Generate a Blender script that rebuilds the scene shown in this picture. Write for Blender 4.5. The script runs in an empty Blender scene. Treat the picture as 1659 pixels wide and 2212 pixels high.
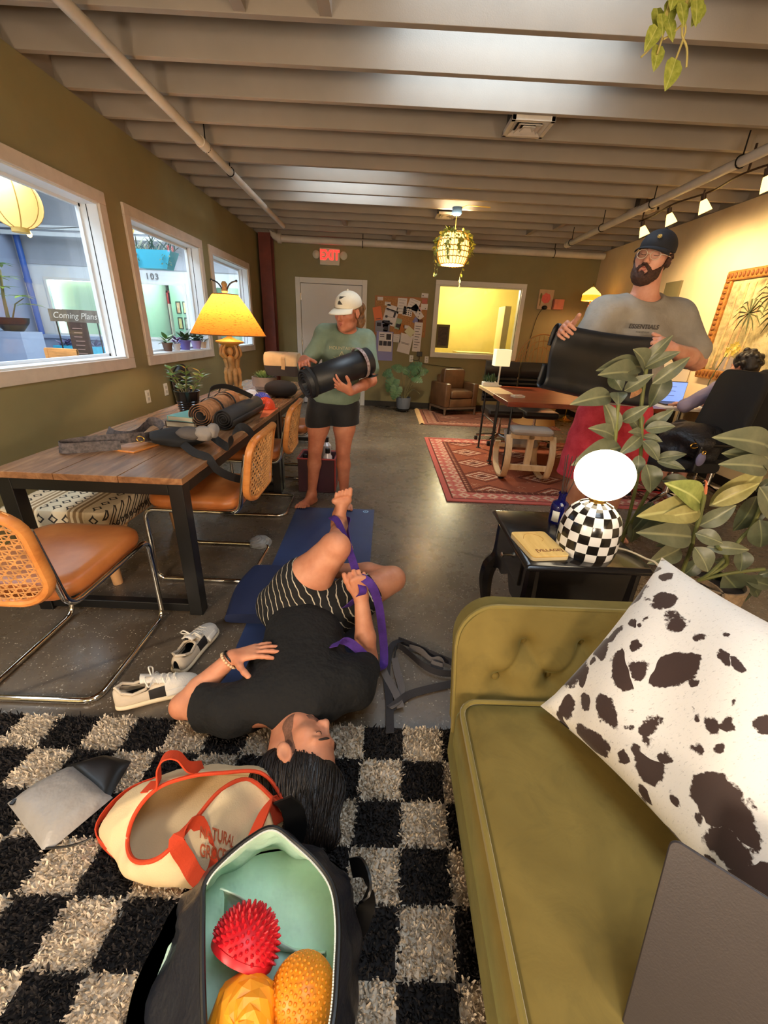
import bpy, bmesh, math, random
import numpy as np
from mathutils import Vector, Matrix, Euler
PI = math.pi
rnd = random.Random(7)
C = bpy.context.scene.collection
S = bpy.context.scene

# ------------------------------------------------------------------ camera
cam_d = bpy.data.cameras.new('camera'); cam = bpy.data.objects.new('camera', cam_d); C.objects.link(cam); S.camera = cam
cam_d.sensor_fit = 'HORIZONTAL'; cam_d.sensor_width = 36.0; cam_d.lens = 36.0 * 891.287 / 1659.0
cam_d.clip_start = 0.02; cam_d.clip_end = 200
pit, rol, yaw = 0.413865, 0.0481287, 0.0145511
_f = Vector((math.sin(yaw)*math.cos(pit), math.cos(yaw)*math.cos(pit), -math.sin(pit)))
_r = Vector((math.cos(yaw), -math.sin(yaw), 0)); _u = _r.cross(_f)
_r2 = _r*math.cos(rol) + _u*math.sin(rol); _u2 = -_r*math.sin(rol) + _u*math.cos(rol)
cam.matrix_world = Matrix(((_r2.x, _u2.x, -_f.x, 0.0), (_r2.y, _u2.y, -_f.y, 0.0), (_r2.z, _u2.z, -_f.z, 1.36), (0, 0, 0, 1)))

# ------------------------------------------------------------------ sky, big lights, exposure
W = bpy.data.worlds.new('sky'); S.world = W; W.use_nodes = True
W.node_tree.nodes['Background'].inputs[0].default_value = (0.80, 0.90, 1.0, 1)
W.node_tree.nodes['Background'].inputs[1].default_value = 7.6
S.view_settings.view_transform = 'Standard'; S.view_settings.look = 'None'
S.view_settings.gamma = 1.0; S.view_settings.use_curve_mapping = False
S.view_settings.exposure = 0.6
cy = S.cycles
cy.use_denoising = True
cy.max_bounces = 7; cy.diffuse_bounces = 4; cy.glossy_bounces = 3; cy.transmission_bounces = 4; cy.transparent_max_bounces = 8
cy.sample_clamp_indirect = 6.0; cy.caustics_reflective = False; cy.caustics_refractive = False
def light(name, kind, loc, power, col, **k):
    d = bpy.data.lights.new(name, kind); d.energy = power; d.color = col
    for a, b in k.items():
        if a not in ('rot', 'portal'): setattr(d, a, b)
    o = bpy.data.objects.new(name, d); C.objects.link(o); o.location = loc
    if 'rot' in k: o.rotation_euler = k['rot']
    if k.get('portal'): d.cycles.is_portal = True
    return o
# skylight openings and the glazed roof of the hall next door let the sky in
light('skylight_portal', 'AREA', (0.64, 3.03, 3.12), 1, (1, 1, 1), shape='RECTANGLE', size=1.22, size_y=1.16, portal=True)
light('skylight_portal', 'AREA', (-0.47, 5.53, 3.12), 1, (1, 1, 1), shape='RECTANGLE', size=1.1, size_y=1.2, portal=True)
light('skylight_portal', 'AREA', (0.64, 0.2, 3.12), 1, (1, 1, 1), shape='RECTANGLE', size=1.22, size_y=1.2, portal=True)  # portal of the added skylight above the camera, out of view
light('hall_roof_portal', 'AREA', (-3.6, 4.6, 4.3), 1, (1, 1, 1), shape='RECTANGLE', size=2.4, size_y=9.6, portal=True)
WARM = (1.0, 0.83, 0.64)
# unseen warm fill lamps added behind the camera to lift ceiling and foreground
light('rear_fill_light', 'POINT', (-1.5, -0.7, 1.25), 78, WARM, shadow_soft_size=0.16)
light('rear_fill_light', 'POINT', (1.6, -1.3, 1.3), 84, WARM, shadow_soft_size=0.2)
light('rear_fill_light', 'POINT', (0.0, -1.9, 1.3), 76, WARM, shadow_soft_size=0.2)

# ------------------------------------------------------------------ helpers: meshes
class MB:
    def __init__(s): s.v = []; s.f = []; s.m = []; s.uv = None
    def add(s, vs, fs, mi=0, M=None):
        n = len(s.v)
        if M is not None: vs = [M @ Vector(p) for p in vs]
        s.v.extend([tuple(p) for p in vs]); s.f.extend([tuple(i + n for i in f) for f in fs]); s.m.extend([mi]*len(fs)); return s
    def box(s, c, d, R=None, mi=0):
        x, y, z = d[0]/2, d[1]/2, d[2]/2
        vs = [Vector((a*x, b*y, e*z)) for e in (-1, 1) for b in (-1, 1) for a in (-1, 1)]
        M = Matrix.Translation(c) @ (R.to_matrix().to_4x4() if isinstance(R, Euler) else R.to_4x4() if R is not None else Matrix.Identity(4))
        return s.add(vs, [(0, 2, 3, 1), (4, 5, 7, 6), (0, 1, 5, 4), (2, 6, 7, 3), (0, 4, 6, 2), (1, 3, 7, 5)], mi, M)
    def bb(s, a, b, mi=0):
        return s.box([(a[i]+b[i])/2 for i in range(3)], [abs(b[i]-a[i]) for i in range(3)], None, mi)
    def rings(s, rings, closed=True, caps=True, mi=0, loop=False):
        n = len(rings[0]); vs = [p for r in rings for p in r]; fs = []
        K = len(rings)
        for i in range(K if loop else K-1):
            for j in range(n if closed else n-1):
                a, b = i*n+j, i*n+(j+1) % n; i2 = (i+1) % K
                fs.append((a, b, i2*n+(j+1) % n, i2*n+j))
        if caps and closed and not loop:
            fs.append(tuple(range(n))[::-1]); fs.append(tuple((K-1)*n+j for j in range(n)))
        return s.add(vs, fs, mi)
    def tube(s, path, r, n=10, closed=False, mi=0, caps=True, flat=1.0, up=None):
        P = [Vector(p) for p in path]; K = len(P); R = r if hasattr(r, '__len__') else [r]*K; rs = []; nrm = None
        for i in range(K):
            if closed: t = P[(i+1) % K]-P[i-1]
            else: t = P[min(i+1, K-1)]-P[max(i-1, 0)]
            t.normalize()
            if nrm is None:
                a = Vector(up) if up else (Vector((0, 0, 1)) if abs(t.z) < .9 else Vector((1, 0, 0))); nrm = (a - t*a.dot(t)).normalized()
            else:
                nrm = nrm - t*nrm.dot(t)
                nrm = nrm.normalized() if nrm.length > 1e-6 else t.orthogonal().normalized()
            b = t.cross(nrm)
            rs.append([P[i] + (nrm*math.sin(2*PI*j/n)*flat + b*math.cos(2*PI*j/n))*R[i] for j in range(n)])
        return s.rings(rs, True, caps, mi, closed)
    def cyl(s, p0, p1, r, r1=None, n=16, mi=0, caps=True): return s.tube([p0, p1], [r, r if r1 is None else r1], n, mi=mi, caps=caps)
    def lathe(s, prof, n=28, c=(0, 0, 0), mi=0, caps=True, M=None):
        rs = [[Vector((c[0]+r*math.cos(2*PI*j/n), c[1]+r*math.sin(2*PI*j/n), c[2]+z)) for j in range(n)] for r, z in prof]
        if M is not None: rs = [[M @ p for p in r] for r in rs]
        return s.rings(rs, True, caps, mi)
    def ball(s, c, r, n=16, m=10, mi=0, R=None):
        rr = r if hasattr(r, '__len__') else (r, r, r)
        rs = []
        for i in range(m+1):
            t = PI*i/m; q = max(math.sin(t), 1e-3)
            ring = [Vector((rr[0]*q*math.cos(2*PI*j/n), rr[1]*q*math.sin(2*PI*j/n), -rr[2]*math.cos(t))) for j in range(n)]
            if R is not None: ring = [R @ p for p in ring]
            rs.append([p + Vector(c) for p in ring])
        return s.rings(rs, True, True, mi)
    def prism(s, poly, lo, hi, mi=0, M=None):   # polygon in xy between two heights
        n = len(poly); vs = [(x, y, lo) for x, y in poly] + [(x, y, hi) for x, y in poly]
        fs = [tuple(range(n))[::-1], tuple(range(n, 2*n))] + [(i, (i+1) % n, n+(i+1) % n, n+i) for i in range(n)]
        return s.add(vs, fs, mi, M)
    def grid(s, fn, nu, nv, mi=0):
        vs = [fn(i/(nu-1), j/(nv-1)) for i in range(nu) for j in range(nv)]
        fs = [(i*nv+j, (i+1)*nv+j, (i+1)*nv+j+1, i*nv+j+1) for i in range(nu-1) for j in range(nv-1)]
        return s.add(vs, fs, mi)
    def strip(s, path, width, thick=0.002, wdir=None, mi=0):   # a flat band along a path, wdir(i) is the direction across it
        P = [Vector(p) for p in path]; K = len(P); rs = []
        for i in range(K):
            t = (P[min(i+1, K-1)]-P[max(i-1, 0)]).normalized()
            w = Vector(wdir[i] if isinstance(wdir, list) else (wdir or (0, 0, 1)))
            w = (w - t*w.dot(t)).normalized(); nn = t.cross(w)
            a, b = w*width/2, nn*thick/2
            rs.append([P[i]-a-b, P[i]+a-b, P[i]+a+b, P[i]-a+b])
        return s.rings(rs, True, True, mi)
    def xf(s, M): s.v = [tuple(M @ Vector(p)) for p in s.v]; return s
    def join(s, o, M=None, mi=None):
        return s.add(o.v, o.f, 0, M) if mi is None else s.add(o.v, o.f, mi, M)

def spline(pts, n=8, closed=False):
    P = [Vector(p) for p in pts]; K = len(P); out = []
    for i in range(K if closed else K-1):
        if closed: a, b, c, d = P[i-1], P[i], P[(i+1) % K], P[(i+2) % K]
        else: a, b, c, d = P[max(i-1, 0)], P[i], P[i+1], P[min(i+2, K-1)]
        for k in range(n):
            t = k/n; out.append(0.5*((2*b)+(c-a)*t+(2*a-5*b+4*c-d)*t*t+(3*b-a-3*c+d)*t**3))
    if not closed: out.append(P[-1])
    return out
def round_path(pts, r, n=5):
    P = [Vector(p) for p in pts]; out = [P[0]]
    for i in range(1, len(P)-1):
        a, b = (P[i-1]-P[i]), (P[i+1]-P[i]); q = min(r, a.length*.49, b.length*.49)
        A, B = P[i]+a.normalized()*q, P[i]+b.normalized()*q
        for k in range(n+1):
            t = k/n; out.append(A*(1-t)**2 + P[i]*2*t*(1-t) + B*t*t)
    out.append(P[-1]); return out
def rrect(w, h, r, n=4, c=(0, 0)):
    o = []
    for k, (sx, sy) in enumerate(((1, 1), (-1, 1), (-1, -1), (1, -1))):
        for i in range(n+1):
            a = (k + i/n)*PI/2; o.append((c[0]+sx*(w/2-r)+r*math.cos(a), c[1]+sy*(h/2-r)+r*math.sin(a)))
    return o

def wl(o):
    p = Vector((0, 0, 0))
    while o is not None: p += o.location; o = o.parent
    return p
def obj(name, mb, mat=None, parent=None, world=False, origin=None, smooth=35, bevel=0, seg=2, sub=0, solid=0, label=None, kind=None):
    me = bpy.data.meshes.new(name)
    off = wl(parent) if (world and parent is not None) else Vector(origin) if origin is not None else Vector((0, 0, 0))
    vs = mb.v if off.length == 0 else [(p[0]-off.x, p[1]-off.y, p[2]-off.z) for p in mb.v]
    me.from_pydata(vs, [], mb.f)
    for m in (mat if isinstance(mat, (list, tuple)) else [mat]): me.materials.append(m)
    if any(mb.m): me.polygons.foreach_set('material_index', mb.m)
    if smooth:
        me.polygons.foreach_set('use_smooth', [True]*len(me.polygons))
        if smooth < 180: me.set_sharp_from_angle(angle=math.radians(smooth))
    me.update()
    o = bpy.data.objects.new(name, me); C.objects.link(o); o.parent = parent
    if origin is not None: o.location = origin
    if bevel:
        b = o.modifiers.new('bevel', 'BEVEL'); b.width = bevel; b.segments = seg; b.limit_method = 'ANGLE'; b.angle_limit = math.radians(40)
        b.harden_normals = False
    if solid: q = o.modifiers.new('solid', 'SOLIDIFY'); q.thickness = solid; q.offset = 0
    if sub: q = o.modifiers.new('sub', 'SUBSURF'); q.levels = q.render_levels = sub
    if label: o['label'] = label
    if kind: o['kind'] = kind
    return o
def tag(o, label, cat, group=None):
    o['label'] = label; o['category'] = cat
    if group: o['group'] = group
    return o
def thing(name, label, cat, loc=(0, 0, 0), rz=0.0, group=None, rot=None):
    o = bpy.data.objects.new(name, None); C.objects.link(o); o.empty_display_size = .1
    o.location = loc; o.rotation_euler = rot or (0, 0, rz); tag(o, label, cat, group); return o
def dup(root, loc, rz=0.0, label=None, group=None):
    def cp(o, par):
        c = o.copy(); C.objects.link(c); c.parent = par
        for ch in [x for x in C.objects if x.parent == o]: cp(ch, c)
        return c
    r = cp(root, None); r.location = loc; r.rotation_euler = (0, 0, rz)
    if label: r['label'] = label
    if group: r['group'] = group
    return r
def text(name, body, size, mat, parent, M, extrude=0.0005, bold=0.0, shear=0.0, spacing=1.0, align='CENTER', xs=1.0):
    cu = bpy.data.curves.new(name, 'FONT'); cu.body = body; cu.size = size; cu.extrude = extrude; cu.offset = bold
    cu.align_x = align; cu.align_y = 'CENTER'; cu.shear = shear; cu.space_character = spacing
    t = bpy.data.objects.new(name, cu); C.objects.link(t); bpy.context.view_layer.update()
    me = bpy.data.meshes.new_from_object(t.evaluated_get(bpy.context.evaluated_depsgraph_get()))
    C.objects.unlink(t); bpy.data.objects.remove(t); bpy.data.curves.remove(cu)
    me.name = name; me.transform(M @ Matrix.Diagonal((xs, 1, 1, 1))); me.materials.clear(); me.materials.append(mat)
    o = bpy.data.objects.new(name, me); C.objects.link(o); o.parent = parent
    return o
def frameM(o, x, y):   # matrix with origin o, x axis, y axis (z = x cross y)
    x = Vector(x).normalized(); y = Vector(y); y = (y - x*y.dot(x)).normalized(); z = x.cross(y); o = Vector(o)
    return Matrix(((x.x, y.x, z.x, o.x), (x.y, y.y, z.y, o.y), (x.z, y.z, z.z, o.z), (0, 0, 0, 1)))

# ------------------------------------------------------------------ helpers: materials
def lin(c): return tuple(((v/255)/12.92 if v/255 <= .04045 else ((v/255+.055)/1.055)**2.4) for v in c[:3]) + (1.0,)
MATS = {}
class NT:
    def __init__(s, name):
        s.m = bpy.data.materials.new(name); s.m.use_nodes = True; s.t = s.m.node_tree; s.n = s.t.nodes; s.b = s.n['Principled BSDF']; s.out = s.n['Material Output']
    def node(s, typ, **k):
        n = s.n.new(typ)
        for a, b in k.items():
            if a.startswith('i_'):
                key = a[2:]; key = int(key) if key.isdigit() else key.replace('_', ' ')
                n.inputs[key].default_value = b
            else: setattr(n, a, b)
        return n
    def link(s, a, b): s.t.links.new(a, b)
    def coord(s, kind='Object', scale=(1, 1, 1), rot=(0, 0, 0)):
        c = s.node('ShaderNodeTexCoord'); mp = s.node('ShaderNodeMapping'); mp.inputs['Scale'].default_value = scale; mp.inputs['Rotation'].default_value = rot
        s.link(c.outputs[kind], mp.inputs['Vector']); return mp.outputs[0]
    def noise(s, vec, scale, detail=3, rough=.5, dist=0):
        n = s.node('ShaderNodeTexNoise'); n.inputs['Scale'].default_value = scale; n.inputs['Detail'].default_value = detail; n.inputs['Roughness'].default_value = rough; n.inputs['Distortion'].default_value = dist
        if vec is not None: s.link(vec, n.inputs['Vector'])
        return n.outputs[0]
    def voro(s, vec, scale, feature='F1', out='Distance', rand=1.0):
        n = s.node('ShaderNodeTexVoronoi'); n.feature = feature; n.inputs['Scale'].default_value = scale; n.inputs['Randomness'].default_value = rand
        s.link(vec, n.inputs['Vector']); return n.outputs[out]
    def ramp(s, fac, stops, interp='LINEAR'):
        r = s.node('ShaderNodeValToRGB'); r.color_ramp.interpolation = interp; e = r.color_ramp.elements
        while len(e) < len(stops): e.new(.5)
        for i, (p, c) in enumerate(stops):
            e[i].position = p; e[i].color = lin(c) if len(c) == 3 and max(c) > 1 else (tuple(c)+(1,))[:4]
        s.link(fac, r.inputs[0]); return r.outputs[0]
    def mix(s, fac, a, b, mode='MIX'):
        n = s.node('ShaderNodeMix', data_type='RGBA', blend_type=mode)
        for v, i in ((fac, 0), (a, 6), (b, 7)):
            if hasattr(v, 'links'): s.link(v, n.inputs[i])
            elif i == 0: n.inputs[0].default_value = v
            else: n.inputs[i].default_value = lin(v)
        return n.outputs[2]
    def math(s, op, a, b=0.0):
        n = s.node('ShaderNodeMath', operation=op)
        for v, i in ((a, 0), (b, 1)):
            if hasattr(v, 'links'): s.link(v, n.inputs[i])
            else: n.inputs[i].default_value = v
        return n.outputs[0]
    def bump(s, h, strength=.3, dist=.01):
        b = s.node('ShaderNodeBump'); b.inputs['Strength'].default_value = strength; b.inputs['Distance'].default_value = dist
        s.link(h, b.inputs['Height']); s.link(b.outputs[0], s.b.inputs['Normal'])
    def set(s, **k):
        for a, v in k.items():
            i = s.b.inputs[a.replace('_', ' ')]
            if hasattr(v, 'links'): s.link(v, i)
            else: i.default_value = v
        return s
def mat(name, col, rough=.5, metal=0, var=0.0, vs=6.0, bump=0.0, bs=80.0, bd=.004, spec=.5, sheen=0, coat=0, emit=None, es=0, trans=0, sss=0, stretch=(1, 1, 1), col2=None):
    if name in MATS: return MATS[name]
    t = NT(name); t.set(Roughness=rough, Metallic=metal, Specular_IOR_Level=spec)
    if var or bump or col2: co = t.coord('Object', stretch)
    if var or col2:
        n = t.noise(co, vs, 4, .6)
        d = tuple(max(0, c*(1-var)) for c in col) if col2 is None else col2
        u = tuple(min(255, c*(1+var*.5)) for c in col) if col2 is None else col
        t.set(Base_Color=t.ramp(n, [(.3, d), (.7, u)]))
    else: t.set(Base_Color=lin(col))
    if bump: t.bump(t.noise(co, bs, 3, .6), bump, bd)
    if sheen: t.set(Sheen_Weight=sheen, Sheen_Roughness=.4)
    if coat: t.set(Coat_Weight=coat, Coat_Roughness=.08)
    if emit is not None: t.set(Emission_Color=lin(emit), Emission_Strength=es)
    if trans: t.set(Transmission_Weight=trans)
    if sss: t.set(Subsurface_Weight=sss, Subsurface_Radius=(.02, .008, .004), Subsurface_Scale=.5)
    MATS[name] = t.m; return t.m
def glass_mat(name, tint=(255, 255, 255), refl=.07):   # thin pane
    t = NT(name); tr = t.node('ShaderNodeBsdfTransparent'); tr.inputs[0].default_value = lin(tint)
    gl = t.node('ShaderNodeBsdfGlossy'); gl.inputs['Roughness'].default_value = .02; fc = t.node('ShaderNodeLayerWeight'); fc.inputs[0].default_value = .5; lw = t.node('ShaderNodeMath', operation='MULTIPLY_ADD'); pw = t.node('ShaderNodeMath', operation='POWER'); t.link(fc.outputs[1], pw.inputs[0]); pw.inputs[1].default_value = 4.0; t.link(pw.outputs[0], lw.inputs[0]); lw.inputs[1].default_value = .45; lw.inputs[2].default_value = refl*.5
    mx = t.node('ShaderNodeMixShader'); t.link(lw.outputs[0], mx.inputs[0]); t.link(tr.outputs[0], mx.inputs[1]); t.link(gl.outputs[0], mx.inputs[2])
    t.link(mx.outputs[0], t.out.inputs[0]); return t.m
BLACK = mat('black_paint', (17, 17, 18), .38)
WHITE = mat('white_paint', (225, 222, 215), .45)
CHROME = mat('chrome', (225, 222, 216), .09, 1.0)
DARKM = mat('dark_metal', (40, 38, 36), .4, .8)
BRASS = mat('brass', (200, 160, 80), .25, 1.0)
# ------------------------------------------------------------------ room shell
XL, XR, YB, YF, ZC, ZD = -2.2, 3.65, 8.27, -2.6, 2.75, 3.05
def wall_mat(name, col, var=.06):
    t = NT(name); co = t.coord('Object'); n = t.noise(co, 1.3, 4, .6)
    t.set(Base_Color=t.ramp(n, [(.3, tuple(c*(1-var) for c in col)), (.75, tuple(min(255, c*(1+var)) for c in col))]), Roughness=.6, Specular_IOR_Level=.3)
    t.bump(t.noise(co, 160, 2, .6), .12, .004); return t.m
OLIVE = wall_mat('olive_wall_paint', (140, 131, 94)); CREAM = wall_mat('cream_wall_paint', (232, 208, 168)); CEILW = wall_mat('ceiling_paint', (158, 148, 136), .05)
TRIMW = mat('window_trim_paint', (214, 200, 184), .4, var=.05, vs=9); JAMB = mat('window_jamb_paint', (228, 234, 238), .4)
def floor_mat():
    t = NT('polished_concrete'); co = t.coord('Object')
    big = t.noise(co, .9, 5, .62); mid = t.noise(co, 7, 5, .7); fine = t.noise(co, 90, 3, .7)
    base = t.ramp(big, [(.28, (78, 67, 56)), (.5, (105, 93, 79)), (.72, (128, 116, 99))])
    base = t.mix(t.math('MULTIPLY', t.math('SUBTRACT', mid, .42), 1.1), base, (66, 54, 44))
    spk = t.voro(co, 78); chip = t.ramp(spk, [(.16, (255, 255, 255)), (.24, (0, 0, 0))])
    gate = t.ramp(t.noise(co, 26, 2, .5), [(.47, (0, 0, 0)), (.56, (255, 255, 255))])
    base = t.mix(t.math('MULTIPLY', t.math('MULTIPLY', chip, gate), .75), base, (214, 204, 184))
    dk = t.ramp(t.noise(co, 46, 3, .6), [(.62, (0, 0, 0)), (.72, (255, 255, 255))])
    base = t.mix(t.math('MULTIPLY', dk, .45), base, (58, 47, 38))
    crack = t.voro(t.coord('Object', (.28, .3, 1)), 1.0, 'DISTANCE_TO_EDGE'); ck = t.ramp(crack, [(.0016, (255, 255, 255)), (.0045, (0, 0, 0))])
    base = t.mix(t.math('MULTIPLY', ck, .6), base, (44, 36, 30))
    stain = t.ramp(t.noise(t.coord('Object', (2.2, 4.2, 1)), 1.6, 4, .65), [(.64, (0, 0, 0)), (.78, (255, 255, 255))])
    base = t.mix(t.math('MULTIPLY', stain, .55), base, (48, 38, 31))
    t.set(Base_Color=base, Roughness=t.math('ADD', t.math('MULTIPLY', mid, .16), .2), Specular_IOR_Level=.55)
    t.bump(fine, .06, .003); return t.m
fl = obj('floor', MB().bb((XL-.2, YF-.2, -.12), (XR+.2, YB+.2, 0)), floor_mat(), smooth=0, kind='structure')

# left wall with three window openings and one added out of view
WZ0, WZ1 = 0.965, 2.222
wins = [(.5, 2.04), (2.25, 3.82), (4.06, 5.63), (5.845, 7.44)]; ft = .085          # outer casing extents; the first is an added unseen window for foreground daylight
g = MB(); ys = [YF-.2]
XO = XL-.15
for a, b in wins: ys += [a+ft, b-ft]
ys.append(YB+.2)
g.bb((XO, YF-.2, 0), (XL, YB+.2, WZ0+ft)); g.bb((XO, YF-.2, WZ1-ft), (XL, YB+.2, ZC-.005))
for i in range(0, len(ys), 2): g.bb((XO, ys[i], WZ0+ft), (XL, ys[i+1], WZ1-ft))
obj('wall_left', g, OLIVE, smooth=0, kind='structure')
PANE = glass_mat('window_pane_glass', (250, 253, 255))
for k, (a, b) in enumerate(wins):
    w = obj('window_%d' % (k if k else 17), MB().bb((XL, a, WZ1-ft), (XL+.022, b, WZ1)).bb((XL, a, WZ0), (XL+.022, b, WZ0+ft)).bb((XL, a, WZ0+ft), (XL+.022, a+ft, WZ1-ft)).bb((XL, b-ft, WZ0+ft), (XL+.022, b, WZ1-ft)), TRIMW, bevel=.004, smooth=0, kind='structure')
    q, z0, z1 = .012, WZ0+ft, WZ1-ft; y0, y1 = a+ft, b-ft
    j = MB().bb((XO-.004, y0, z0), (XL+.004, y1, z0+q)).bb((XO-.004, y0, z1-q), (XL+.004, y1, z1)).bb((XO-.004, y0, z0+q), (XL+.004, y0+q, z1-q)).bb((XO-.004, y1-q, z0+q), (XL+.004, y1, z1-q))
    obj('jamb', j, JAMB, w, smooth=0)
    obj('jamb_joint', MB().bb((XL-.078, y1-q-.002, z0+q), (XL-.072, y1-q+.001, z1-q)), BLACK, w, smooth=0)
    s_ = MB(); xs = XO+.016
    for (c, d) in (((xs-.014, y0+q, z0+q), (xs+.014, y1-q, z0+q+.02)), ((xs-.014, y0+q, z1-q-.02), (xs+.014, y1-q, z1-q)), ((xs-.014, y0+q, z0+q), (xs+.014, y0+q+.02, z1-q)), ((xs-.014, y1-q-.02, z0+q), (xs+.014, y1-q, z1-q))): s_.bb(c, d)
    obj('sash', s_, JAMB, w, smooth=0)
    obj('pane', MB().bb((xs-.003, y0+q+.02, z0+q+.02), (xs+.003, y1-q-.02, z1-q-.02)), PANE, w, smooth=0)

# back wall with door and inner window openings
DX0, DX1, DZ = -1.634, -0.367, 2.155; VX0, VX1, VZ0, VZ1 = .84, 2.445, .945, 2.215; vf = .075
g = MB()
g.bb((XL-.2, YB, 0), (DX0+.05, YB+.14, DZ-.05)); g.bb((DX1-.05, YB, 0), (VX0+vf, YB+.14, DZ-.05)); g.bb((XL-.2, YB, DZ-.05), (VX0+vf, YB+.14, ZC-.005))
g.bb((VX0+vf, YB, 0), (VX1-vf, YB+.14, VZ0+vf)); g.bb((VX0+vf, YB, VZ1-vf), (VX1-vf, YB+.14, ZC-.005)); g.bb((VX1-vf, YB, 0), (XR+.2, YB+.14, ZC-.005))
obj('wall_back', g, OLIVE, smooth=0, kind='structure')
obj('wall_right', MB().bb((XR, YF-.2, 0), (XR+.15, YB, ZC-.005)), CREAM, smooth=0, kind='structure')
obj('wall_front', MB().bb((XL-.2, YF-.15, 0), (XR+.2, YF, ZD)), CREAM, smooth=0, kind='structure')
BASEB = mat('black_baseboard', (28, 25, 22), .5)
obj('baseboard_back', MB().bb((DX1, YB-.012, 0), (XR, YB, .1)), BASEB, smooth=0, bevel=.003, kind='structure')
obj('baseboard_right', MB().bb((XR-.012, YF, 0), (XR, YB-.012, .1)), BASEB, smooth=0, bevel=.003, kind='structure')
obj('baseboard_left', MB().bb((XL, YF, 0), (XL+.012, YB, .1)), BASEB, smooth=0, bevel=.003, kind='structure')
# door
DOORW = mat('white_door_paint', (222, 219, 214), .4)
obj('door_light_blocker', MB().bb((DX0-.1, YB+.15, 0), (DX1+.1, YB+.2, DZ+.1)), mat('light_block_dark', (30, 28, 26), .9), smooth=0, kind='structure')  # unseen backing added to stop sky light leaking round the door leaf
d = obj('door_1', MB().bb((DX0, YB-.02, 0), (DX0+.085, YB+.06, DZ)).bb((DX1-.085, YB-.02, 0), (DX1, YB+.06, DZ)).bb((DX0+.085, YB-.02, DZ-.085), (DX1-.085, YB+.06, DZ)), WHITE, smooth=0, bevel=.004, kind='structure')
obj('door_leaf', MB().bb((DX0+.092, YB+.0, .012), (DX1-.092, YB+.045, DZ-.092)), DOORW, d, smooth=0, bevel=.003)
for z in (.3, 1.1, 1.85): obj('hinge', MB().bb((DX0+.078, YB-.012, z-.05), (DX0+.1, YB+.004, z+.05)).cyl((DX0+.089, YB-.013, z-.055), (DX0+.089, YB-.013, z+.055), .007, n=8), CHROME, d)
obj('door_handle', MB().cyl((DX1-.16, YB+.0, 1.0), (DX1-.16, YB-.06, 1.0), .012, n=10).tube([(DX1-.16, YB-.055, 1.0), (DX1-.28, YB-.06, 1.0)], .011, 8), CHROME, d)
# inner window of the room beyond
w = obj('window_4', MB().bb((VX0, YB-.02, VZ0), (VX1, YB+.02, VZ0+vf)).bb((VX0, YB-.02, VZ1-vf), (VX1, YB+.02, VZ1)).bb((VX0, YB-.02, VZ0+vf), (VX0+vf, YB+.02, VZ1-vf)).bb((VX1-vf, YB-.02, VZ0+vf), (VX1, YB+.02, VZ1-vf)), WHITE, smooth=0, bevel=.004, kind='structure')
q = .01; a0, a1, b0, b1 = VX0+vf, VX1-vf, VZ0+vf, VZ1-vf
obj('jamb', MB().bb((a0, YB+.02, b0), (a1, YB+.14, b0+q)).bb((a0, YB+.02, b1-q), (a1, YB+.14, b1)).bb((a0, YB+.02, b0+q), (a0+q, YB+.14, b1-q)).bb((a1-q, YB+.02, b0+q), (a1, YB+.14, b1-q)), WHITE, w, smooth=0)
obj('pane', MB().bb((a0+q, YB+.085, b0+q), (a1-q, YB+.091, b1-q)), PANE, w, smooth=0)
YEL = wall_mat('yellow_room_paint', (236, 216, 120))
obj('wall_back_room', MB().bb((.2, YB+2.4, 0), (3.9, YB+2.5, 2.6)).bb((.2, YB+.14, 0), (.3, YB+2.4, 2.6)).bb((3.8, YB+.14, 0), (3.9, YB+2.4, 2.6)), YEL, smooth=0, kind='structure')
obj('ceiling_back_room', MB().bb((.2, YB+.14, 2.6), (3.9, YB+2.5, 2.7)), CEILW, smooth=0, kind='structure')
obj('floor_back_room', MB().bb((.2, YB+.2, -.1), (3.9, YB+2.5, 0)), mat('back_room_floor', (120, 100, 70), .5), smooth=0, kind='structure')
light('back_room_light', 'POINT', (1.7, YB+1.4, 2.3), 70, (1, .84, .5), shadow_soft_size=.12)

# ceiling deck with two skylight openings plus an added unseen one, joists below it
SK = [((.03, -.4), (1.25, .8)), ((.03, 2.45), (1.25, 3.61)), ((-1.02, 4.93), (.08, 6.13))]  # first opening is added above the camera to brighten the foreground
xs = sorted({XL-.2, XR+.2, .03, 1.25, -1.02, .08}); yy = sorted({YF-.2, YB+.2, -.4, .8, 2.45, 3.61, 4.93, 6.13}); g = MB()
for i in range(len(xs)-1):
    for j in range(len(yy)-1):
        cx_, cy_ = (xs[i]+xs[i+1])/2, (yy[j]+yy[j+1])/2
        if not any(a[0] < cx_ < b[0] and a[1] < cy_ < b[1] for a, b in SK): g.bb((xs[i], yy[j], ZD), (xs[i+1], yy[j+1], ZD+.08))
cl = obj('ceiling', g, CEILW, smooth=0, kind='structure')
for k in range(-13, 14):
    y = 2.85 + .4075*k
    if YF+.05 < y < YB-.04: obj('joist', MB().bb((XL-.1, y-.021, ZC), (XR+.1, y+.021, ZD)), CEILW, cl, smooth=0, bevel=.002)
obj('rim_board', MB().bb((XL-.1, YF, ZC-.004), (XL-.06, YB, ZD)), CEILW, cl, smooth=0)
obj('rim_board', MB().bb((XR+.06, YF, ZC-.004), (XR+.1, YB, ZD)), CEILW, cl, smooth=0)
obj('rim_board', MB().bb((XL-.1, YB, ZC-.004), (XR+.1, YB+.05, ZD)), CEILW, cl, smooth=0)
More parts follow.
